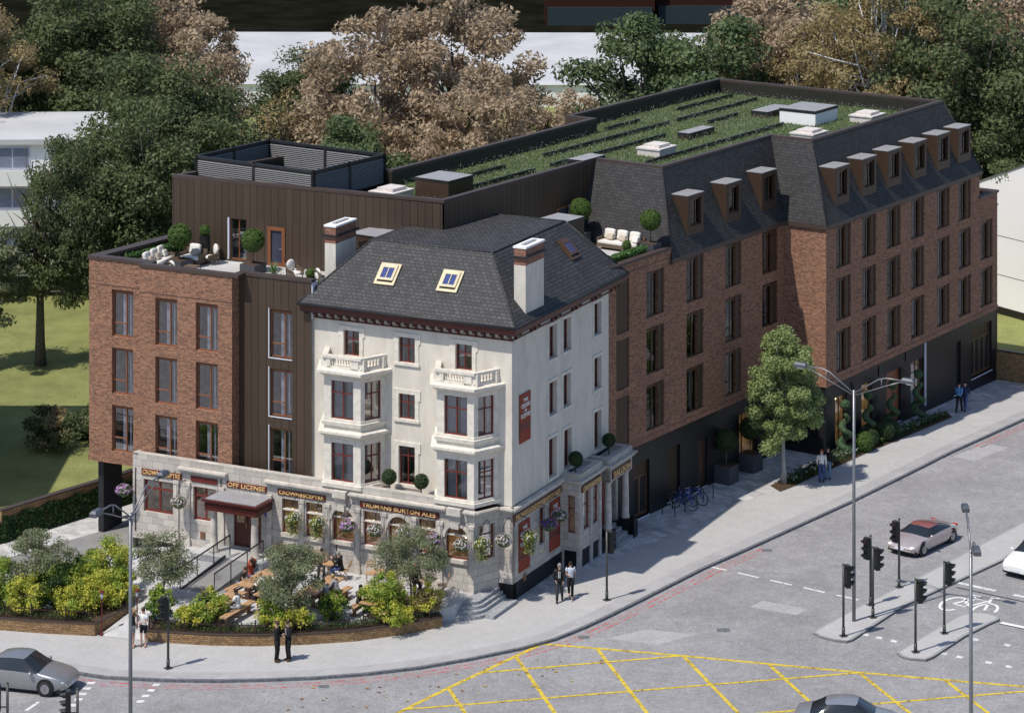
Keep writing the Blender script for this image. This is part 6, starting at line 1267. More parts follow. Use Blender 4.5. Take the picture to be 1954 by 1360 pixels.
# spiral topiaries, clipped balls, flower bed along the hotel
def spiral(label, x, y, seed):
    t = thing('spiral_topiary', label, 'topiary', (x, y, gz(x, y)), seed*.35, 'spiral topiaries along the hotel front'); rg = np.random.default_rng(seed); n = 6500
    s = rg.random(n)**.8; a = -s*2*math.pi*2.15; R_ = .33*(1-.62*s); rt = .29*(1-.55*s); d = rg.normal(size=(n, 3)); d /= np.linalg.norm(d, axis=1)[:, None]
    C_ = np.stack([R_*np.cos(a), R_*np.sin(a), .25+1.95*s], 1)+d*rt[:, None]*np.array([1, 1, .75]); me, at = leafmesh('spiral', C_, d, .032, ['lf_spiral'], rg, .6); settint(at, rg.random(n)); o = link('spiral', me, t)
    b = MB(); b.sm = True; b.tube([(.33*(1-.62*q)*math.cos(-q*2*math.pi*2.15), .33*(1-.62*q)*math.sin(-q*2*math.pi*2.15), .25+1.95*q) for q in [i/40 for i in range(41)]], [.19*(1-.55*i/40) for i in range(41)], 8); b.build('core', 'lf_spiral', o)
    b = MB(); b.cyl(0, 0, -.1, 2.75, .025, n=6); b.build('stem', 'bark', t); leafball('top_ball', .27, 1500, .03, 'lf_spiral', seed, t, 2.72, False)
for k, (s_, lab) in enumerate(((16.95, 'nearest spiral topiary at the corner of the hotel wing'), (19.6, 'second spiral topiary'), (22.6, 'third spiral topiary in front of the brown door'), (25.9, 'farthest spiral topiary beside the white post'))):
    x, y, _ = Wg(s_, -3.25 if k else -3.2); spiral(lab if k != 1 else 'second spiral topiary from the street corner', x, y, 70+k)
for k, (s_, n_, r) in enumerate(((18.0, -3.8, .58), (19.25, -3.55, .52), (20.7, -3.65, .62), (21.9, -3.5, .5))):
    x, y, _ = Wg(s_, n_); t = thing('clipped_bush', ['nearest clipped round bush between the spirals', 'second clipped round bush from the corner', 'largest clipped round bush before the brown door', 'smallest clipped round bush near the third spiral'][k], 'bush', (x, y, gz(x, y)), 0, 'clipped round bushes along the hotel front'); leafball('ball', r, 4200, .035, 'lf_box' if k == 0 else 'lf_boxd', 90+k, t, r*.9, False)
bed1 = [(13.62, 143.8), (14.05, 142.75), (14.9, 143.75), (16.5, 145.9), (18.3, 148.2), (21.6, 152.6), (25.5, 157.9), (25.4, 159.4), (22.5, 156.0), (19.5, 152.0), Wg(15.9, -2.75)[:2], (17.0, 148.9), (16.58, 148.2), (15.2, 146.0)]
sheet('soil_bed', bed1, .03, 'soil')
bed2 = [(14.6, 143.75), (15.0, 144.0), (18.4, 148.6), (21.6, 152.9), (25.2, 157.8), (24.9, 158.3), (21, 153.6), (17.8, 149.4), (16.6, 147.7), (14.6, 144.8)]
zf = lambda x, y: gz(x, y)+.05
scatter_stuff('flower_bed', 'low green plants with white flowers in the soil bed along the hotel', bed2, 9500, zf, .38, ['lf_ivy', 'fl_white'], .14)
# roof terrace furniture
def sofa(label, loc, rz, L, n, group='rope weave sofas on the roof terraces'):
    t = thing('sofa', label, 'sofa', loc, rz, group); b = MB(); b.box(-L/2, L/2, -.4, .4, .12, .3); b.box(-L/2, L/2, .33, .42, .3, .75); b.box(-L/2, -L/2+.06, -.4, .42, .3, .6); b.box(L/2-.06, L/2, -.4, .42, .3, .6); b.build('frame', 'wicker', t)
    for x in (-L/2+.1, L/2-.1):
        for y in (-.33, .33): q = MB(); q.cyl(x, y, 0, .12, .02, n=6); q.build('leg', 'black', t)
    def cushion(x0, x1, y0, y1, z0, z1, nm, mt, tilt=0, M=None):
        bm = bmesh.new(); bmesh.ops.create_cube(bm, size=1); bmesh.ops.subdivide_edges(bm, edges=bm.edges[:], cuts=3, use_grid_fill=True)
        for v in bm.verts: p = v.co; k = 1-.35*(max(abs(p.x), abs(p.y), .0)*2)**6*.5; p.z *= k; v.co = Vector((p.x*(x1-x0), p.y*(y1-y0), p.z*(z1-z0)))
        me = bpy.data.meshes.new(nm); bm.to_mesh(me); bm.free(); me.materials.append(MAT[mt]); [setattr(p, 'use_smooth', True) for p in me.polygons]
        return link(nm, me, t, Matrix.Translation(((x0+x1)/2, (y0+y1)/2, (z0+z1)/2)) @ Matrix.Rotation(tilt, 4, 'X'))
    cushion(-L/2+.06, L/2-.06, -.4, .32, .3, .46, 'seat_cushion', 'cushion')
    for k in range(n):
        x = -L/2+.1+(L-.2)*(k+.5)/n; cushion(x-.3, x+.3, .1, .26, .48, 1.02, 'back_cushion', 'cushion', R(-14)); cushion(x-.08, x+.3, -.08, .04, .47, .8, 'scatter_cushion', 'beige' if k < 2 else 'cushion', R(-24))
    return t
sofa('long rope weave sofa with white cushions on the sunny roof terrace', P(-21.25, 2.6, 12.8), PA+R(90)+R(8), 2.6, 3); sofa('short white cushioned sofa end turned to the long sofa', P(-20.2, 4.35, 12.8), PA, 1.2, 1)
sofa('white cushioned sofa in front of the dark mansard slope on the right hand terrace', Wg(3.55, 2.9, 12.8), WA-R(90), 2.5, 3)
def armchair(label, loc, rz):
    t = thing('lounge_chair', label, 'chair', loc, rz, 'lounge chairs on the roof terrace'); b = MB(); b.sm = True
    b.tube([(-.36, -.3, .5), (-.38, .1, .58), (-.3, .34, .8), (0, .4, .95), (.3, .34, .8), (.38, .1, .58), (.36, -.3, .5)], .035, 8); b.tube([(-.36, -.3, .5), (-.33, -.3, .28), (-.3, .3, .25), (.3, .3, .25), (.33, -.3, .28), (.36, -.3, .5)], .03, 8); b.build('frame', 'wicker', t)
    b = MB(); b.quad((-.37, -.3, .5), (-.33, -.3, .28), (-.3, .3, .25), (-.36, .15, .6)); b.quad((.37, -.3, .5), (.33, -.3, .28), (.3, .3, .25), (.36, .15, .6)); b.quad((-.3, .3, .25), (.3, .3, .25), (.28, .36, .85), (-.28, .36, .85)); b.build('weave', 'wicker', t)
    b = MB(); b.sm = True; b.ball(0, -.03, .38, .33, .34, .1, n=14); b.build('seat_cushion', 'cushion', t); b = MB(); b.sm = True; b.ball(0, .27, .72, .29, .1, .3, n=14); b.build('back_cushion', 'cushion', t)
    for x in (-.3, .3):
        for y in (-.28, .3): q = MB(); q.beam((x*.9, y*.9, .28), (x*1.1, y*1.1, 0), .03, .03); q.build('leg', 'black', t)
armchair('white cushioned lounge chair in front of the dark cladding left of the window', P(-19.4, 4.75, 12.8), PA-R(35)); armchair('lounge chair beside the yucca right of the terrace door', P(-13.7, 3.45, 12.8), PA+R(75)); armchair('lounge chair cut off by the left chimney', P(-11.6, 2.6, 12.8), PA+R(150)); armchair('lounge chair with only its back showing above the front parapet', P(-19.0, .9, 12.8), PA+R(160))
t = thing('side_table', 'low slatted side table beside the long sofa', 'table', P(-19.2, 2.7, 12.8), PA); b = MB(); b.box(-.35, .35, -.25, .25, .3, .35); b.build('table_top', 'wicker', t)
for x in (-.33, .33): b = MB(); b.box(x-.015, x+.015, -.25, -.22, 0, .3); b.box(x-.015, x+.015, .22, .25, 0, .3); b.build('leg', 'black', t)
t = thing('pot', 'small dark round pot with a pale plant beside the lounge chair', 'pot', P(-13.0, 4.0, 12.8), 0); b = MB(); b.sm = True; b.lathe(0, 0, [(.14, 0), (.24, .2), (.2, .4)], 14); b.build('bowl', 'black', t); leafball('leaves', .15, 300, .04, 'lf_box', 99, t, .42, False)
def yucca(label, loc, s):
    t = thing('yucca', label, 'plant', loc); b = MB(); rr = random.Random(int(loc[0]*7))
    for k in range(44):
        a = rr.uniform(0, 6.28); e = rr.uniform(.25, 1.4); L = s*rr.uniform(.7, 1.1); d = Vector((math.cos(a)*math.cos(e), math.sin(a)*math.cos(e), math.sin(e))); w = Vector((-math.sin(a), math.cos(a), 0))*.025
        b.add([-w, w, d*L*.6+w, d*L*.6-w, d*L+Vector((0, 0, -.12*L*math.cos(e)))], [(0, 1, 2, 3), (3, 2, 4)])
    b.build('leaves', 'yuccaleaf', t)
MAT['yuccaleaf'] = M_flat('yucca leaf', (0.09, 0.16, 0.045), .5, vary=.3, scale=9)
yucca('spiky yucca at the front left corner of the sunny terrace', P(-22.2, 1.0, 12.95), .95); yucca('spiky yucca in front of the terrace door', P(-15.1, 3.8, 12.85), .85)
def hedge(label, a, c, w, z0, h, seed, T_):
    t = thing('hedge', label, 'hedge'); rg = np.random.default_rng(seed); n = int(2600*math.dist(a, c)/2); s = rg.random(n); P_ = np.array([T_ @ Vector((a[0]+(c[0]-a[0])*q, a[1]+(c[1]-a[1])*q, 0)) for q in s]); P_[:, :2] += rg.uniform(-w/2, w/2, (n, 2)); P_[:, 2] = z0+h*rg.random(n)**.6
    me, at = leafmesh('leaves', P_, rg.normal(size=(n, 3))+[0, 0, .8], .06, ['lf_ivy2'], rg, .55); settint(at, rg.random(n)); link('leaves', me, t)
    b = MB(T_); p, q = Vector(a), Vector(c); rot_box(b, p, q, z0-.45, z0+.02, w*.9); b.build('trough', 'black', t)
MAT['lf_ivy2'] = M_leaf('glossy laurel leaf', (0.03, 0.09, 0.018), (0.11, 0.24, 0.05), (0.3, 0.45, 0.2), spec=.6)
hedge('laurel hedge in a trough behind the long sofa', (-22.6, 1.6), (-21.6, 5.3), .5, 13.2, .45, 5, PUB); hedge('low plants in a black trough along the right hand terrace parapet', (-1.6, .62), (2.2, .62), .38, 13.2, .35, 6, WING); hedge('small laurel trough by the white end panel', (-11.6, .5), (-10.8, .8), .4, 13.1, .5, 7, PUB); hedge('low plants in the planter behind the front parapet', (-20.6, .6), (-19.3, .4), .35, 13.1, .4, 8, PUB)
# ---------------------------------------------------------------- people
SKIN = {'a': (0.55, 0.34, 0.25), 'b': (0.16, 0.085, 0.055), 'c': (0.42, 0.25, 0.17)}
for k, c in SKIN.items(): MAT['skin'+k] = M_flat('skin', c, .55, vary=.06, scale=10)
def cloth(name, c): 
    if name not in MAT: MAT[name] = M_flat(name, c, .85, vary=.12, scale=7)
    return name
cloth('black suit', (.010, .010, .012)); cloth('white cotton', (.72, .72, .72)); cloth('pale blue shirt', (.50, .55, .68)); cloth('blue denim', (.06, .09, .22)); cloth('light denim', (.16, .26, .38)); cloth('grey cloth', (.28, .29, .31)); cloth('pink shirt', (.42, .25, .24)); cloth('olive shirt', (.075, .08, .055)); cloth('rust red', (.45, .075, .03)); cloth('navy', (.02, .03, .08)); cloth('charcoal', (.035, .035, .038)); cloth('sky blue', (.10, .25, .50)); cloth('brown shoe', (.10, .05, .03)); cloth('dark hair', (.018, .012, .010)); cloth('brown hair', (.07, .04, .025)); cloth('fair hair', (.38, .26, .13)); cloth('red hair', (.30, .07, .03)); cloth('grey hair', (.25, .25, .24)); cloth('brown cap', (.10, .06, .045))
def skinned(name, V, E_, R_, mat, parent, sub=1):
    me = bpy.data.meshes.new('s'); me.from_pydata([tuple(v) for v in V], E_, []); o = bpy.data.objects.new('s', me); scene.collection.objects.link(o)
    m = o.modifiers.new('k', 'SKIN'); m.use_smooth_shade = True; m.branch_smoothing = .6
    for i, r in enumerate(R_): me.skin_vertices[0].data[i].radius = (r, r) if not isinstance(r, tuple) else r
    me.skin_vertices[0].data[0].use_root = True; s = o.modifiers.new('u', 'SUBSURF'); s.levels = sub; s.render_levels = sub
    dg = bpy.context.evaluated_depsgraph_get(); dg.update(); m2 = bpy.data.meshes.new_from_object(o.evaluated_get(dg)); bpy.data.objects.remove(o); m2.materials.clear(); m2.materials.append(MAT[mat])
    m2.name = name; return link(name, m2, parent)
BASE = dict(pel=(0, 0, .95), wai=(0, 0, 1.10), che=(0, 0, 1.30), nek=(0, .01, 1.46), hed=(0, -.01, 1.57), top=(0, 0, 1.69))
for s, q in ((-1, 'l'), (1, 'r')): BASE.update({'sh'+q: (s*.18, .01, 1.40), 'el'+q: (s*.235, .04, 1.14), 'wr'+q: (s*.235, -.05, .90), 'hi'+q: (s*.09, 0, .92), 'kn'+q: (s*.10, -.02, .50), 'an'+q: (s*.10, .03, .09), 'to'+q: (s*.115, -.13, .035)})
def pose_sit(lean=0.0, **kw):
    d = dict(BASE); up = {'pel': (0, .02, .55), 'wai': (0, 0-.3*lean, .70), 'che': (0, -.02-.6*lean, .90), 'nek': (0, -.03-.9*lean, 1.06), 'hed': (0, -.06-1.1*lean, 1.16), 'top': (0, -.05-1.2*lean, 1.28)}
    for s, q in ((-1, 'l'), (1, 'r')): up.update({'sh'+q: (s*.18, -.02-.8*lean, 1.0), 'el'+q: (s*.24, -.14-.8*lean, .76), 'wr'+q: (s*.14, -.36-.6*lean, .80), 'hi'+q: (s*.09, 0, .54), 'kn'+q: (s*.12, -.42, .52), 'an'+q: (s*.12, -.40, .10), 'to'+q: (s*.13, -.56, .035)})
    d.update(up); d.update(kw); return d
def pose_walk(ph=1, **kw):
    d = dict(BASE); f, b_ = ('l', 'r') if ph > 0 else ('r', 'l'); s = -1 if ph > 0 else 1
    d.update({'kn'+f: (s*.09, -.16, .52), 'an'+f: (s*.09, -.24, .10), 'to'+f: (s*.095, -.40, .06), 'kn'+b_: (-s*.09, .04, .50), 'an'+b_: (-s*.09, .26, .13), 'to'+b_: (-s*.095, .12, .035), 'el'+f: (s*.22, .16, 1.16), 'wr'+f: (s*.22, .12, .92), 'el'+b_: (-s*.22, -.06, 1.14), 'wr'+b_: (-s*.2, -.24, .98)}); d.update(kw); return d
def person(label, loc, yaw, P_=None, skin='a', hair='brown hair', long=False, top='white cotton', sleeve='long', legs='black suit', leglen='long', shoe='charcoal', jacket=None, tie=None, scale=1.0, cap=False, group=None, item=None, skirt=False):
    J = {k: Vector(v) for k, v in (P_ or BASE).items()}; t = thing('person', label, 'person', loc, yaw, group, scale)
    V, E_, R_ = [], [], []
    def add(p, r, par=None): V.append(Vector(p)); R_.append(r); i = len(V)-1; (E_.append((par, i)) if par is not None else None); return i
    pe = add(J['pel'], .10); wa = add(J['wai'], .095, pe); ch = add(J['che'], (.115, .10), wa); nk = add(J['nek'], .055, ch); hd = add(J['hed'], (.082, .095), nk); mid = add((J['hed']+J['top'])/2, (.086, .10), hd); add(J['top'], .05, mid)
    wrist = {}
    for s, q in ((-1, 'l'), (1, 'r')):
        a = add(J['sh'+q].lerp(J['che'], .12)+Vector((0, 0, -.015)), .042, ch); e = add(J['el'+q], .04, a); w = add(J['wr'+q], .026, e); d = (J['wr'+q]-J['el'+q]).normalized(); side = d.cross(Vector((s*1.0, .3, .1))).normalized(); pm = J['wr'+q]+d*.06; p = add(pm, (.034, .02), w)
        for k, off in enumerate((-.028, -.009, .010, .028)):
            L = (.065, .078, .074, .058)[k]; c = Vector((-s*.2, -.5, -.3)).normalized()*.02; f1_ = add(pm+d*.035+side*off, .0095, p); f2_ = add(pm+d*(.035+L*.55)+side*off*1.15+c*.3, .009, f1_); add(pm+d*(.035+L)+side*off*1.2+c, .007, f2_)
        th = add(pm-d*.02+side*.042, .011, p); add(pm+d*.025+side*.062, .009, th)
        h = add(J['hi'+q], .088, pe); kn = add(J['kn'+q], .056, h); an = add(J['an'+q], .038, kn); add(J['to'+q], .03, an)
    skinned('body', V, E_, R_, 'skin'+skin, t)
    # clothes: closed elliptical shells that follow the joints
    def shell(b, pts, rx, ry, n=12):
        V_ = []; m = len(pts)
        for i in range(m):
            d = (pts[min(i+1, m-1)]-pts[max(i-1, 0)]).normalized(); x = Vector((1, 0, 0)); x = (x-d*x.dot(d)); x = x.normalized() if x.length > .2 else Vector((0, 1, 0)); y = d.cross(x).normalized()
            V_ += [pts[i]+x*rx[i]*math.cos(2*math.pi*k/n)+y*ry[i]*math.sin(2*math.pi*k/n) for k in range(n)]
        b.add(V_, [(i*n+k, i*n+(k+1) % n, (i+1)*n+(k+1) % n, (i+1)*n+k) for i in range(m-1) for k in range(n)]+[tuple(range(n-1, -1, -1)), tuple(range((m-1)*n, m*n))])
    def topg(nm, mt, ex, slv, low=-.03):
        b = MB(); b.sm = True; sh = J['che'].lerp(J['nek'], .6)
        shell(b, [J['pel']+(J['wai']-J['pel']).normalized()*low, J['pel'].lerp(J['wai'], .5), J['wai'], J['wai'].lerp(J['che'], .5), J['che'], sh, J['nek']+(J['nek']-J['che'])*.05], [.15+ex, .145+ex, .135+ex, .15+ex, .172+ex, .15+ex, .06], [.115+ex, .11+ex, .105+ex, .112+ex, .12+ex, .095+ex, .055])
        for q in 'lr':
            p = [J['sh'+q]-(J['sh'+q]-J['che'])*.35, J['sh'+q]+Vector((0, 0, .01)), J['sh'+q].lerp(J['el'+q], .2)]; r = [.08+ex, .082+ex, .07+ex]
            if slv != 'none':
                if slv == 'short': p.append(J['sh'+q].lerp(J['el'+q], .65)); r.append(.06+ex)
                else: p += [J['sh'+q].lerp(J['el'+q], .55), J['el'+q], J['el'+q].lerp(J['wr'+q], .95)]; r += [.057+ex, .05+ex, .038+ex*.6]
            shell(b, p, r, r, 10)
        b.build(nm, mt, t)
    topg('shirt', top, .0, sleeve, .02)
    if jacket: topg('jacket', jacket, .014, 'long', -.09)
    b = MB(); b.sm = True; shell(b, [J['pel']+Vector((0, 0, .08)), J['pel'], J['pel']+Vector((0, 0, -.09))], [.138, .152, .13], [.108, .12, .11])
    for q in 'lr':
        k_ = 1 if leglen == 'long' else .72; p = [J['hi'+q]+Vector((0, 0, .03)), J['hi'+q].lerp(J['kn'+q], .5*k_), J['hi'+q].lerp(J['kn'+q], k_)]; r = [.098, .086, .07]
        if leglen == 'long': p += [J['kn'+q].lerp(J['an'+q], .5), J['kn'+q].lerp(J['an'+q], .96)]; r += [.066, .058]
        shell(b, p, r, r, 10)
    b.build('skirt' if skirt else 'trousers', legs, t)
    for q in 'lr': b = MB(); b.sm = True; a, c = J['an'+q], J['to'+q]; b.tube([a+(a-c)*.22+Vector((0, 0, -.045)), a*.5+c*.5+Vector((0, 0, -.0)), c+Vector((0, 0, .01))], [.045, .05, .035], 8); b.build('shoe', shoe, t)
    H_ = (J['hed']+J['top'])/2; up = (J['top']-J['hed']).normalized(); M = Matrix.Translation(H_) @ up.to_track_quat('Z', 'Y').to_matrix().to_4x4()
    b = MB(M); b.sm = True; b.ball(0, .02, .025, .092, .105, .10, n=12); 
    if long: b.tube([(0, .05, .06), (0, .11, -.06), (0, .12, -.2), (0, .10, -.3)], [.06, .085, .08, .03], 8)
    b.build('cap' if cap else 'hair', 'brown cap' if cap else hair, t)
    b = MB(M); b.sm = True; b.ball(0, -.088, -.045, .014, .018, .02, n=8); b.ball(-.086, .0, -.03, .012, .02, .03, n=8); b.ball(.086, .0, -.03, .012, .02, .03, n=8); b.m_ = 0
    b.add([(-.042, -.082, -.012), (-.018, -.089, -.012), (-.018, -.088, -.024), (-.042, -.08, -.024), (.018, -.089, -.012), (.042, -.082, -.012), (.042, -.08, -.024), (.018, -.088, -.024)], [(0, 1, 2, 3), (4, 5, 6, 7)], 1); b.add([(-.025, -.084, -.078), (.025, -.084, -.078), (.02, -.083, -.086), (-.02, -.083, -.086)], [(0, 1, 2, 3)], 1); b.build('face', ['skin'+skin, 'dark hair'], t)
    if tie: c = J['che']; b = MB(); b.box(-.045, .045, c.y-.128, c.y-.118, c.z-.2, c.z+.1); b.box(-.018, .018, c.y-.134, c.y-.126, c.z-.2, c.z+.1, 1); b.build('tie', ['white cotton', 'navy'], t)
    return t
G3 = lambda x, y: (x, y, gz(x, y))
cross_arms = dict(ell=(-.22, -.06, 1.14), wrl=(-.04, -.22, 1.16), elr=(.22, -.06, 1.14), wrr=(.05, -.24, 1.12))
fwd = dict(BASE); fwd.update(cross_arms)
person('woman in a black top and grey skirt standing by the left lamp post', (-16.72, 120.05, 0), R(70), None, hair='fair hair', long=True, top='black suit', sleeve='none', legs='grey cloth', leglen='short', shoe='skina', skirt=True)
person('person in a white T-shirt and black shorts beside the left lamp post', (-16.25, 120.15, 0), R(-20), fwd, hair='brown hair', top='white cotton', sleeve='short', legs='black suit', leglen='short', shoe='skina')
person('left man of the two in black suits talking on the front pavement', (-10.2, 118.3, 0), R(75), fwd, hair='brown hair', jacket='black suit', legs='black suit', shoe='brown shoe', scale=1.02)
person('right man of the two in black suits talking on the front pavement', (-9.72, 118.42, 0), R(-60), fwd, hair='brown hair', jacket='black suit', legs='black suit', shoe='brown shoe', tie=1, scale=1.02)
person('man in a black suit and tie walking past the corner of the pub', (2.2, 125.95, 0), R(-8), pose_walk(1, wrl=(-.17, -.1, .98), ell=(-.27, .05, 1.15)), hair='grey hair', jacket='black suit', legs='charcoal', tie=1, scale=1.02)
person('woman in a white shirt and black trousers walking beside the man in a suit', (2.72, 126.5, 0), R(-4), pose_walk(-1, wrl=(-.08, -.2, 1.12)), hair='dark hair', skin='c', top='pale blue shirt', sleeve='short', legs='black suit', shoe='skina', scale=.97)
person('red haired person in a white top and jeans seen from behind near the street tree', G3(16.42, 144.5), R(165), None, hair='red hair', long=True, top='white cotton', legs='blue denim')
person('person in dark clothes and light jeans just behind the red haired one', G3(16.8, 144.95), R(160), None, hair='dark hair', top='black suit', legs='light denim', scale=1.0)
person('person in a blue jacket walking with another at the far right of the pavement', G3(26.1, 159.1), R(150), pose_walk(1, wrl=(-.1, -.3, 1.15)), hair='dark hair', top='sky blue', legs='black suit')
person('person in a dark jacket and blue jeans at the far right of the pavement', G3(26.5, 159.4), R(150), pose_walk(-1), hair='dark hair', jacket='navy', legs='blue denim')
def seat(label, x, y, a, lean=.05, z=TZ0, **k):
    kw = k.pop('pk', {}); person(label, P(x, y, z), PA+R(a), pose_sit(lean, **kw), group=None, **k)
seat('bearded man in a pink shirt seated by the wall', -8.82, -2.25, 25, .02, top='pink shirt', legs='charcoal', hair='dark hair')
seat('man in a black jacket and blue jeans seated at the round table', -7.72, -2.4, -80, .06, jacket='black suit', legs='blue denim', hair='grey hair', pk=dict(wrl=(-.05, -.42, 1.0), wrr=(.1, -.4, .98)))
seat('person in a grey shirt leaning over the table behind the round tree', -6.22, -6.1, -90, .22, top='grey cloth', legs='black suit', hair='brown hair')
seat('second person in grey on the same bench, farther back', -6.2, -5.3, -90, .22, top='grey cloth', legs='black suit', hair='fair hair')
seat('man in an olive shirt holding a phone to his ear on the rightmost table', -4.72, -6.0, 80, .02, skin='b', top='olive shirt', sleeve='short', legs='black suit', shoe='white cotton', hair='dark hair', pk=dict(ell=(-.30, -.14, .86), wrl=(-.13, -.1, 1.12)))
seat('man in a white T-shirt seated on the bench nearest the planter', -9.22, -9.0, -90, .05, skin='b', top='white cotton', sleeve='short', legs='grey cloth', hair='dark hair')
seat('person in a dark cap behind the bright green shrub', -10.75, -9.75, 90, .08, skin='b', top='navy', legs='blue denim', cap=True)
seat('dark haired person next to the one in the cap', -10.75, -9.1, 90, .08, skin='a', top='charcoal', legs='black suit', hair='dark hair', long=True)
seat('woman in a rust red top with both arms raised to her hair', -10.93, -5.15, 90, .0, skin='c', top='rust red', legs='blue denim', hair='dark hair', long=True, pk=dict(ell=(-.32, -.06, 1.18), wrl=(-.13, -.02, 1.33), elr=(.32, -.06, 1.18), wrr=(.13, -.02, 1.33)))
seat('woman in a dark sleeveless top leaning on the first picnic table', -10.9, -6.2, 90, .25, skin='c', top='charcoal', sleeve='none', legs='light denim', hair='brown hair')
seat('person in a white top half hidden by the round tree', -9.35, -6.5, -90, .2, top='white cotton', legs='black suit', hair='fair hair')
seat('person in black seated behind the small tree near the corner', -3.75, -2.45, 40, .05, skin='c', top='black suit', legs='black suit', hair='red hair')
# ---------------------------------------------------------------- street furniture
MAT['sigpole'] = M_flat('grey green signal pole', (0.07, 0.075, 0.07), .45, .2); MAT['sighead'] = M_flat('black signal housing', (0.012, 0.013, 0.014), .4); MAT['lens'] = M_flat('dark lens', (.02, .02, .02), .1); MAT['redlens'] = M_emit('lit red lens', (.8, .07, .03), .8)
def signal(label, loc, fx, fy, lit=False, gap=.06):
    t = thing('traffic_light', label, 'traffic light', loc, math.atan2(fx, -fy), 'traffic lights at the junction'); b = MB(); b.box(-.15, .15, -.15, .15, 0, .03); b.sm = True; b.cyl(0, 0, .03, .4, .075, n=12); b.cyl(0, 0, .4, 3.18, .055, n=12); b.cyl(0, 0, 3.18, 3.24, .06, .04, n=12); b.build('pole', 'sigpole', t)
    y1 = -.055-gap; y0 = y1-.2; b = MB(); b.box(-.15, .15, y0, y1, 2.15, 3.12); b.box(-.02, .02, y1, -.04, 2.25, 2.29); b.box(-.02, .02, y1, -.04, 3.0, 3.04); b.box(-.12, .12, y0+.02, y1-.02, 3.12, 3.16, 1); hd = b.build('signal_head', ['sighead', 'sigpole'], t)
    for k in range(3):
        z = 2.97-.32*k; c = MB(Tr(0, y0, z) @ Matrix.Rotation(R(90), 4, 'X')); c.sm = True; c.lathe(0, 0, [(.11, 0), (.11, .012)], 14); c.build('lens', 'redlens' if lit and k == 0 else 'lens', hd)
        h = MB(Tr(0, y0, z)); n = 12
        for j in range(n):
            a0, a1 = math.pi*(-.25+1.5*j/n), math.pi*(-.25+1.5*(j+1)/n); q = lambda a, r, y, dz=0: (r*math.cos(a), y, r*math.sin(a)+dz); L0 = .25*max(.12, (math.sin((a0+a1)/2)+1)/2)**.6
            h.quad(q(a0, .13, 0), q(a1, .13, 0), q(a1, .105, -L0, -.02), q(a0, .105, -L0, -.02))
        h.build('hood', 'sighead', hd)
    return t
SG = [(14.77, 121.44, .95, .3, 0, 'nearest traffic light on the first island, seen from behind'), (16.51, 125.48, -.85, -.5, 1, 'traffic light with red lens in the pair by the island lamp post, farther one'), (16.4, 123.83, .95, .3, 0, 'nearer traffic light of the pair by the island lamp post, seen from behind'), (18.17, 127.92, -.85, -.5, 1, 'traffic light with red lens in front of the silver pink sports car'),
      (17.69, 119.46, .95, .3, 0, 'nearest traffic light on the small second island'), (19.32, 121.79, .95, .3, 0, 'farther traffic light on the small second island'), (4.39, 126.15, .8, .6, 0, 'traffic light on the pavement in front of the saloon bay'), (-14.83, 117.52, -.78, -.62, 0, 'traffic light on the left pavement in front of the curved planter'), (-19.85, 107.2, -1, -.1, 0, 'traffic light cut off at the bottom left corner'), (-17.0, 106.6, -1, -.1, 0, 'second traffic light at the bottom edge near the silver car')]
for k, (x, y, fx, fy, lit, lab) in enumerate(SG): signal(lab, (x, y, 0), fx, fy, bool(lit), .2 if k > 7 else .05)
MAT['lampgrey'] = M_flat('galvanised lamp post', (0.22, 0.225, 0.24), .4, .5); MAT['lamphead'] = M_flat('grey lamp head', (.13, .14, .16), .35, .5)
def lamp(label, loc, dx, dy):
    t = thing('street_lamp', label, 'street lamp', loc, math.atan2(dy, dx), 'tall double armed street lamps'); L = math.hypot(dx, dy); b = MB(); b.sm = True; b.tube([(0, 0, 0), (0, 0, 5), (0, 0, 10.45)], [.085, .075, .06], 12); b.build('pole', 'lampgrey', t)
    for s in (-1, 1):
        b = MB(); b.sm = True; b.tube([(0, 0, 10.3), (s*L*.45, 0, 11.1), (s*L*.58, 0, 11.2), (s*(L-.3), 0, 11.2)], .032, 8); b.tube([(0, 0, 10.2), (s*L*.58, 0, 10.85), (s*(L-.35), 0, 11.15)], .025, 8); b.tube([(s*L*.5, 0, 10.8), (s*L*.5, 0, 11.12)], .022, 6); b.build('arm', 'lampgrey', t)
        b = MB(); b.box(s*(L-.35), s*(L+.25), -.14, .14, 11.12, 11.26); b.frust([(s*(L-.35), -.14), (s*(L+.25), -.14), (s*(L+.25), .14), (s*(L-.35), .14)], 11.26, [(s*(L-.3), -.09), (s*(L+.15), -.09), (s*(L+.15), .09), (s*(L-.3), .09)], 11.34); h = b.build('lamp_head', 'lamphead', t); c = MB(); c.sm = True; c.ball(s*(L-.02), 0, 11.1, .18, .1, .06, n=10); c.build('lens', 'white', h)
lamp('tall street lamp on the first traffic island', (15.48, 123.37, 0), 2.3, -1.45); lamp('tall street lamp at the left in front of the stone wall, base out of view', (-14.8, 105.7, RZ), .96, 2.55); lamp('tall street lamp at the right edge, base out of view', (17.06, 101.3, RZ), .22, 2.6)
MAT['redpost'] = M_flat('dark red lamp post', (0.12, 0.02, 0.015), .4)
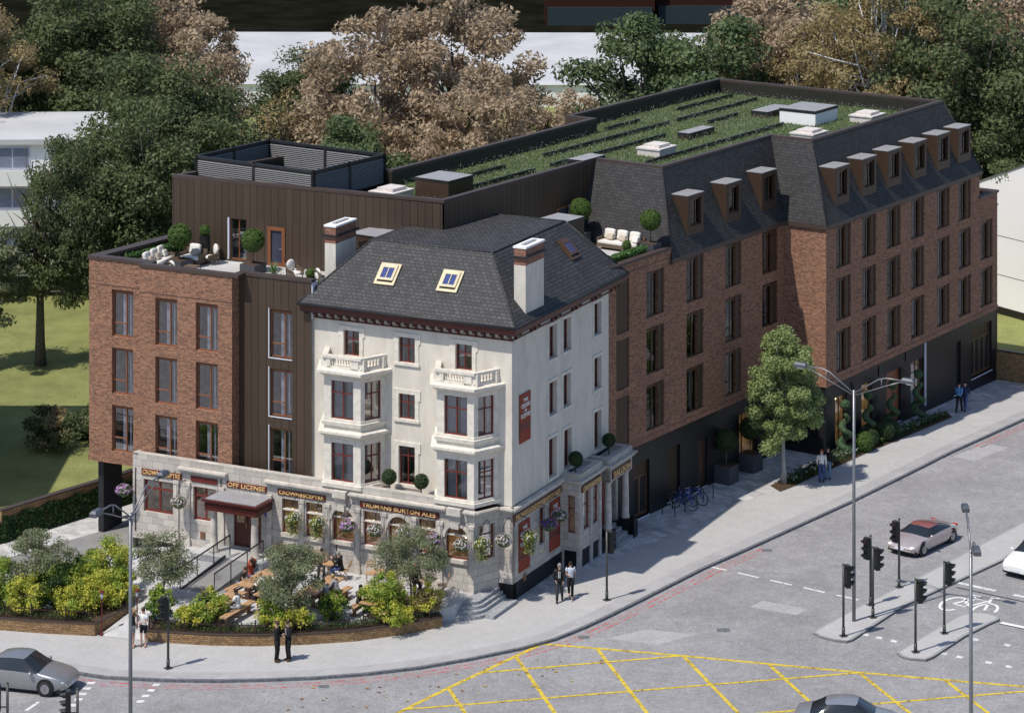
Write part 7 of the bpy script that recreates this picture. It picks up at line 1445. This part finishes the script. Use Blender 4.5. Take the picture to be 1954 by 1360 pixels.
for x, y, lab in ((-18.3, 121.55, 'small dark red lantern post left of the garden entrance'), (-16.75, 121.75, 'small dark red lantern post right of the garden entrance')):
    t = thing('lantern_post', lab, 'lamp post', (x, y, 0), 0, 'red lantern posts at the garden entrance'); b = MB(); b.sm = True; b.lathe(0, 0, [(.11, 0), (.1, .05), (.05, .12), (.04, .25), (.03, .3), (.028, 1.62), (.05, 1.65)], 10); b.build('pole', 'redpost', t); b = MB(); b.sm = True; b.lathe(0, 0, [(.05, 1.65), (.075, 1.9)], 10); b.build('glass', 'offwhite', t); b = MB(); b.lathe(0, 0, [(.13, 1.9), (.13, 1.95), (.04, 2.0)], 8); b.build('cap', 'redpost', t)
# cycle stands and bicycles
def stand(label, a, c, z=0):
    a, c = Vector(a), Vector(c); t = thing('cycle_stand', label, 'cycle stand', (a.x, a.y, z), math.atan2(c.y-a.y, c.x-a.x), 'black hoop cycle stands'); L = (c-a).length; b = MB(); b.sm = True
    b.tube([(0, 0, -.02), (0, 0, .62), (.05, 0, .73), (.15, 0, .78), (L-.15, 0, .78), (L-.05, 0, .73), (L, 0, .62), (L, 0, -.02)], .025, 8); b.build('hoop', 'black', t)
stand('black hoop on the driveway beside the blue bicycle', (-20.4, 130.55), (-19.9, 131.15)); 
for s_, lab in ((2.1, 'nearest black hoop by the black wall'), (3.1, 'second black hoop, under the saddle of the first bicycle'), (5.95, 'black hoop beyond the two bicycles'), (4.95, 'black hoop between the handlebars of the second bicycle and the far hoop')):
    stand(lab, Wg(s_, -.5)[:2], Wg(s_, -1.25)[:2])
MAT['bikeblue'] = M_flat('blue bicycle paint', (0.03, 0.09, 0.42), .3, vary=.05, coat=.4); MAT['tyre'] = M_flat('tyre rubber', (0.02, 0.02, 0.022), .8); MAT['chrome'] = M_flat('brushed steel', (.5, .5, .52), .3, .8)
def bicycle(label, loc, rz):
    t = thing('bicycle', label, 'bicycle', loc, rz, 'blue bicycles'); b = MB(); b.sm = True; bb_, st_, hd = (0, 0, .29), (-.16, 0, .78), (.36, 0, .80); ra, fa = (-.52, 0, .34), (.53, 0, .34)
    for p, q in ((bb_, st_), (st_, hd), (bb_, (.37, 0, .72)), (ra, bb_), (ra, st_), (hd, (.39, 0, .66))): b.tube([p, q], .02, 8)
    b.build('frame', 'bikeblue', t); b = MB(); b.sm = True; b.tube([(.39, .05, .68), (.53, .05, .34)], .016, 6); b.tube([(.39, -.05, .68), (.53, -.05, .34)], .016, 6); b.build('fork', 'bikeblue', t)
    for x in (-.52, .53):
        b = MB(); b.sm = True; b.tube([(x+.33*math.cos(k*math.pi/12), 0, .34+.33*math.sin(k*math.pi/12)) for k in range(25)], .02, 6); w_ = b.build('wheel', 'tyre', t); b = MB(); b.tube([(x+.30*math.cos(k*math.pi/12), 0, .34+.30*math.sin(k*math.pi/12)) for k in range(25)], .012, 5)
        for k in range(12): a = k*math.pi/6; b.tube([(x, .02*(-1)**k, .34), (x+.3*math.cos(a), 0, .34+.3*math.sin(a))], .003, 3)
        b.build('rim', 'chrome', w_)
    b = MB(); b.sm = True; b.tube([(-.16, 0, .78), (-.2, 0, .93)], .014, 6); b.build('seat_post', 'chrome', t); b = MB(); b.sm = True; b.ball(-.2, 0, .95, .13, .06, .03, n=10); b.build('saddle', 'black', t)
    b = MB(); b.sm = True; b.tube([(.36, 0, .80), (.34, 0, .95)], .014, 6); b.tube([(.28, -.28, .97), (.34, -.1, .96), (.34, .1, .96), (.28, .28, .97)], .014, 6); b.build('handlebar', 'chrome', t); b = MB(); b.cyl(0, 0, 0, .01, .08, n=14); b.build('crank', 'black', t, Tr(0, .03, .29) @ Matrix.Rotation(R(90), 4, 'X'))
bicycle('nearer blue bicycle parked at the hoops by the black wall', Wg(3.45, -.95), WA-R(92)); bicycle('farther blue bicycle parked at the hoops by the black wall', Wg(4.5, -.9), WA-R(86)); bicycle('third blue bicycle behind the nearer two', Wg(4.0, -.55), WA-R(84)); bicycle('blue bicycle on the driveway behind the yellow shrubs', (-19.35, 130.1, 0), R(52)); bicycle('blue bicycle mostly hidden behind the left lamp post', (-18.0, 131.2, 0), R(40))
# ---------------------------------------------------------------- cars
MAT['carglass'] = M_flat('dark car glass', (0.02, 0.024, 0.03), .06, vary=.05, spec=.8); MAT['carrim'] = M_flat('silver wheel rim', (.42, .42, .44), .3, .8)
def paint(name, c, metal=.55): MAT[name] = M_flat(name, c, .28, metal, vary=.03, coat=.6)
paint('silver paint', (.34, .345, .36)); paint('rose silver paint', (.60, .52, .52), .5); paint('white paint', (.80, .80, .80), 0); paint('grey paint', (.42, .43, .46)); paint('brick reflection red', (.36, .13, .12), .3); paint('black paint', (.02, .02, .022), .2)
def car(label, loc, yaw, body, roof=None, kind='saloon', sc=1.0):
    t = thing('car', label, 'car', loc, yaw, None, sc)
    if kind == 'sport': ST = [(-2.15, .34, .66, .62, .72, 0), (-2.0, .22, .86, .74, .80, 0), (-1.35, .2, .93, .84, .90, 0), (-.75, .2, .93, .86, 1.06, .55), (-.15, .2, .92, .84, 1.17, .60), (.35, .2, .92, .82, 1.10, .60), (.95, .2, .93, .80, .82, .62), (1.5, .2, .93, .74, .76, 0), (1.95, .22, .86, .62, .64, 0), (2.2, .32, .62, .48, .50, 0)]; cab = (2, 6)
    else: ST = [(-2.2, .36, .68, .74, .78, 0), (-2.08, .24, .84, .84, .90, 0), (-1.55, .2, .88, .90, .97, 0), (-.95, .2, .89, .92, 1.33, .58), (-.3, .2, .89, .92, 1.43, .62), (.35, .2, .89, .91, 1.40, .62), (1.05, .2, .89, .88, .96, .66), (1.6, .2, .88, .80, .86, 0), (2.05, .24, .82, .70, .74, 0), (2.25, .34, .64, .58, .62, 0)]; cab = (2, 6)
    rows = []
    for i, (x, zb, hw, zs, zt, rw) in enumerate(ST):
        rw_ = rw if rw else hw*.8; sh = hw*.96
        r = [(x, -hw*.92, zb), (x, -hw, zb+.16), (x, -hw, zs*.72), (x, -sh, zs), (x, -(rw_), zt-.03 if rw else zt-.02), (x, -rw_*.5, zt), (x, 0, zt+.012)]
        rows.append(r+[(p[0], -p[1], p[2]) for p in r[-2::-1]])
    n = len(rows[0]); gls = MB(); bd = MB(); gls.sm = bd.sm = True
    def emit(mb, i, j, e=0):
        a, b_, c, d = rows[i][j], rows[i][j+1], rows[i+1][j+1], rows[i+1][j]; mb.quad(a, b_, c, d)
    V = [p for r in rows for p in r]; F = []; FM = []
    for i in range(len(rows)-1):
        for j in range(n-1):
            side = j in (3, n-5); scr = j in (4, 5, n-7+0, n-6) or j in (4, 5, 6, 7)
            glass = (cab[0] <= i < cab[1] and side) or (i in (cab[0], cab[1]-1) and j in (4, 5, 6, 7))
            F.append((i*n+j, i*n+j+1, (i+1)*n+j+1, (i+1)*n+j)); FM.append(1 if glass else (2 if roof and cab[0] < i < cab[1]-1 and j in (4, 5, 6, 7) else 0))
    F.append(tuple(range(n))); FM.append(0); F.append(tuple(range((len(rows)-1)*n, len(rows)*n))[::-1]); FM.append(0)
    for k, (nm, mt) in enumerate((('body', body), ('windows', 'carglass'), ('roof', roof or body))):
        fs = [f for f, m in zip(F, FM) if m == k]
        if not fs: continue
        used = sorted({v for f in fs for v in f}); mp = {v: i for i, v in enumerate(used)}; me = bpy.data.meshes.new(nm)
        bmx = bmesh.new(); full = bpy.data.meshes.new('full'); full.from_pydata(V, [], F); full.polygons.foreach_set('material_index', FM)
        o = bpy.data.objects.new('tmp', full); scene.collection.objects.link(o); [full.materials.append(MAT[q]) for q in (body, 'carglass', roof or body)]; cr = full.attributes.new('crease_edge', 'FLOAT', 'EDGE')
        em = {}
        for f, m in zip(F, FM):
            for a_, c_ in zip(f, f[1:]+f[:1]): em.setdefault(tuple(sorted((a_, c_))), set()).add(m)
        for e_ in full.edges: cr.data[e_.index].value = .75 if len(em[tuple(sorted(e_.vertices))]) > 1 else 0.0
        s = o.modifiers.new('s', 'SUBSURF'); s.levels = s.render_levels = 2; dg = bpy.context.evaluated_depsgraph_get(); dg.update(); m2 = bpy.data.meshes.new_from_object(o.evaluated_get(dg)); bpy.data.objects.remove(o)
        bmx.from_mesh(m2); bmesh.ops.recalc_face_normals(bmx, faces=bmx.faces); bmesh.ops.delete(bmx, geom=[f for f in bmx.faces if f.material_index != k], context='FACES')
        for f in bmx.faces: f.smooth = True; f.material_index = 0
        bmx.to_mesh(me); bmx.free(); me.materials.append(MAT[mt]); link(nm, me, t)
    for x in (-1.38, 1.38):
        for s in (-1, 1):
            b = MB(); b.sm = True; prof = [(.16, -.10), (.29, -.10), (.325, -.07), (.325, .07), (.29, .10), (.16, .10)]; b.lathe(0, 0, prof, 20); w_ = b.build('wheel', 'tyre', t, Tr(x, s*.82, .325) @ Matrix.Rotation(R(90), 4, 'X')); b = MB(); b.lathe(0, 0, [(.2, -.108), (.2, .108)], 16)
            for k in range(5): a = k*2*math.pi/5; b.beam((0, 0, .112*1), (.19*math.cos(a), .19*math.sin(a), .112), .05, .02); b.beam((0, 0, -.112), (.19*math.cos(a), .19*math.sin(a), -.112), .05, .02)
            b.build('rim', 'carrim', w_); b = MB(); b.lathe(0, 0, [(.38, -.02), (.38, .02)], 20); b.build('wheel_arch', 'black', t, Tr(x, s*.885, .36) @ Matrix.Rotation(R(90), 4, 'X'))
    for s in (-1, 1):
        b = MB(); b.sm = True; b.ball(2.02, s*.62, .58 if kind != 'sport' else .5, .16, .16, .07, n=10); b.build('headlight', 'white', t); b = MB(); b.sm = True; b.ball(-2.1, s*.62, .72, .08, .18, .07, n=10); b.build('tail_light', 'redlamp', t); b = MB(); b.sm = True; b.ball(.75, s*.98, .92 if kind != 'sport' else .86, .1, .1, .06, n=10); b.build('mirror', body, t)
    b = MB(); b.box(2.19, 2.26, -.26, .26, .36, .46); b.build('number_plate', 'offwhite', t); b = MB(); b.box(-2.24, -2.18, -.26, .26, .5, .6); b.build('number_plate', 'offwhite', t); b = MB(); b.box(-2.0, 2.0, -.8, .8, .16, .3); b.build('underbody', 'black', t); return t
MAT['redlamp'] = M_flat('red lamp glass', (.35, .02, .02), .2)
car('silver pink sports car with the red brick reflection painted on its roof, driving towards the islands', (20.25, 134.3, RZ), math.atan2(-.77, -.64), 'rose silver paint', 'brick reflection red', 'sport', .98)  # red roof colour holds the reflection of the brick walls
car('white car cut off by the right edge of the picture', (25.3, 131.0, RZ), math.atan2(-.77, -.64), 'white paint', None)
car('dark silver car passing the left kerb, cut off by the left edge', (-20.75, 115.75, RZ), math.atan2(-.26, .97), 'silver paint', None, 'saloon', 1.02)
car('grey car whose roof shows at the bottom edge right of centre', (13.7, 110.6, RZ), R(-12), 'grey paint', None)
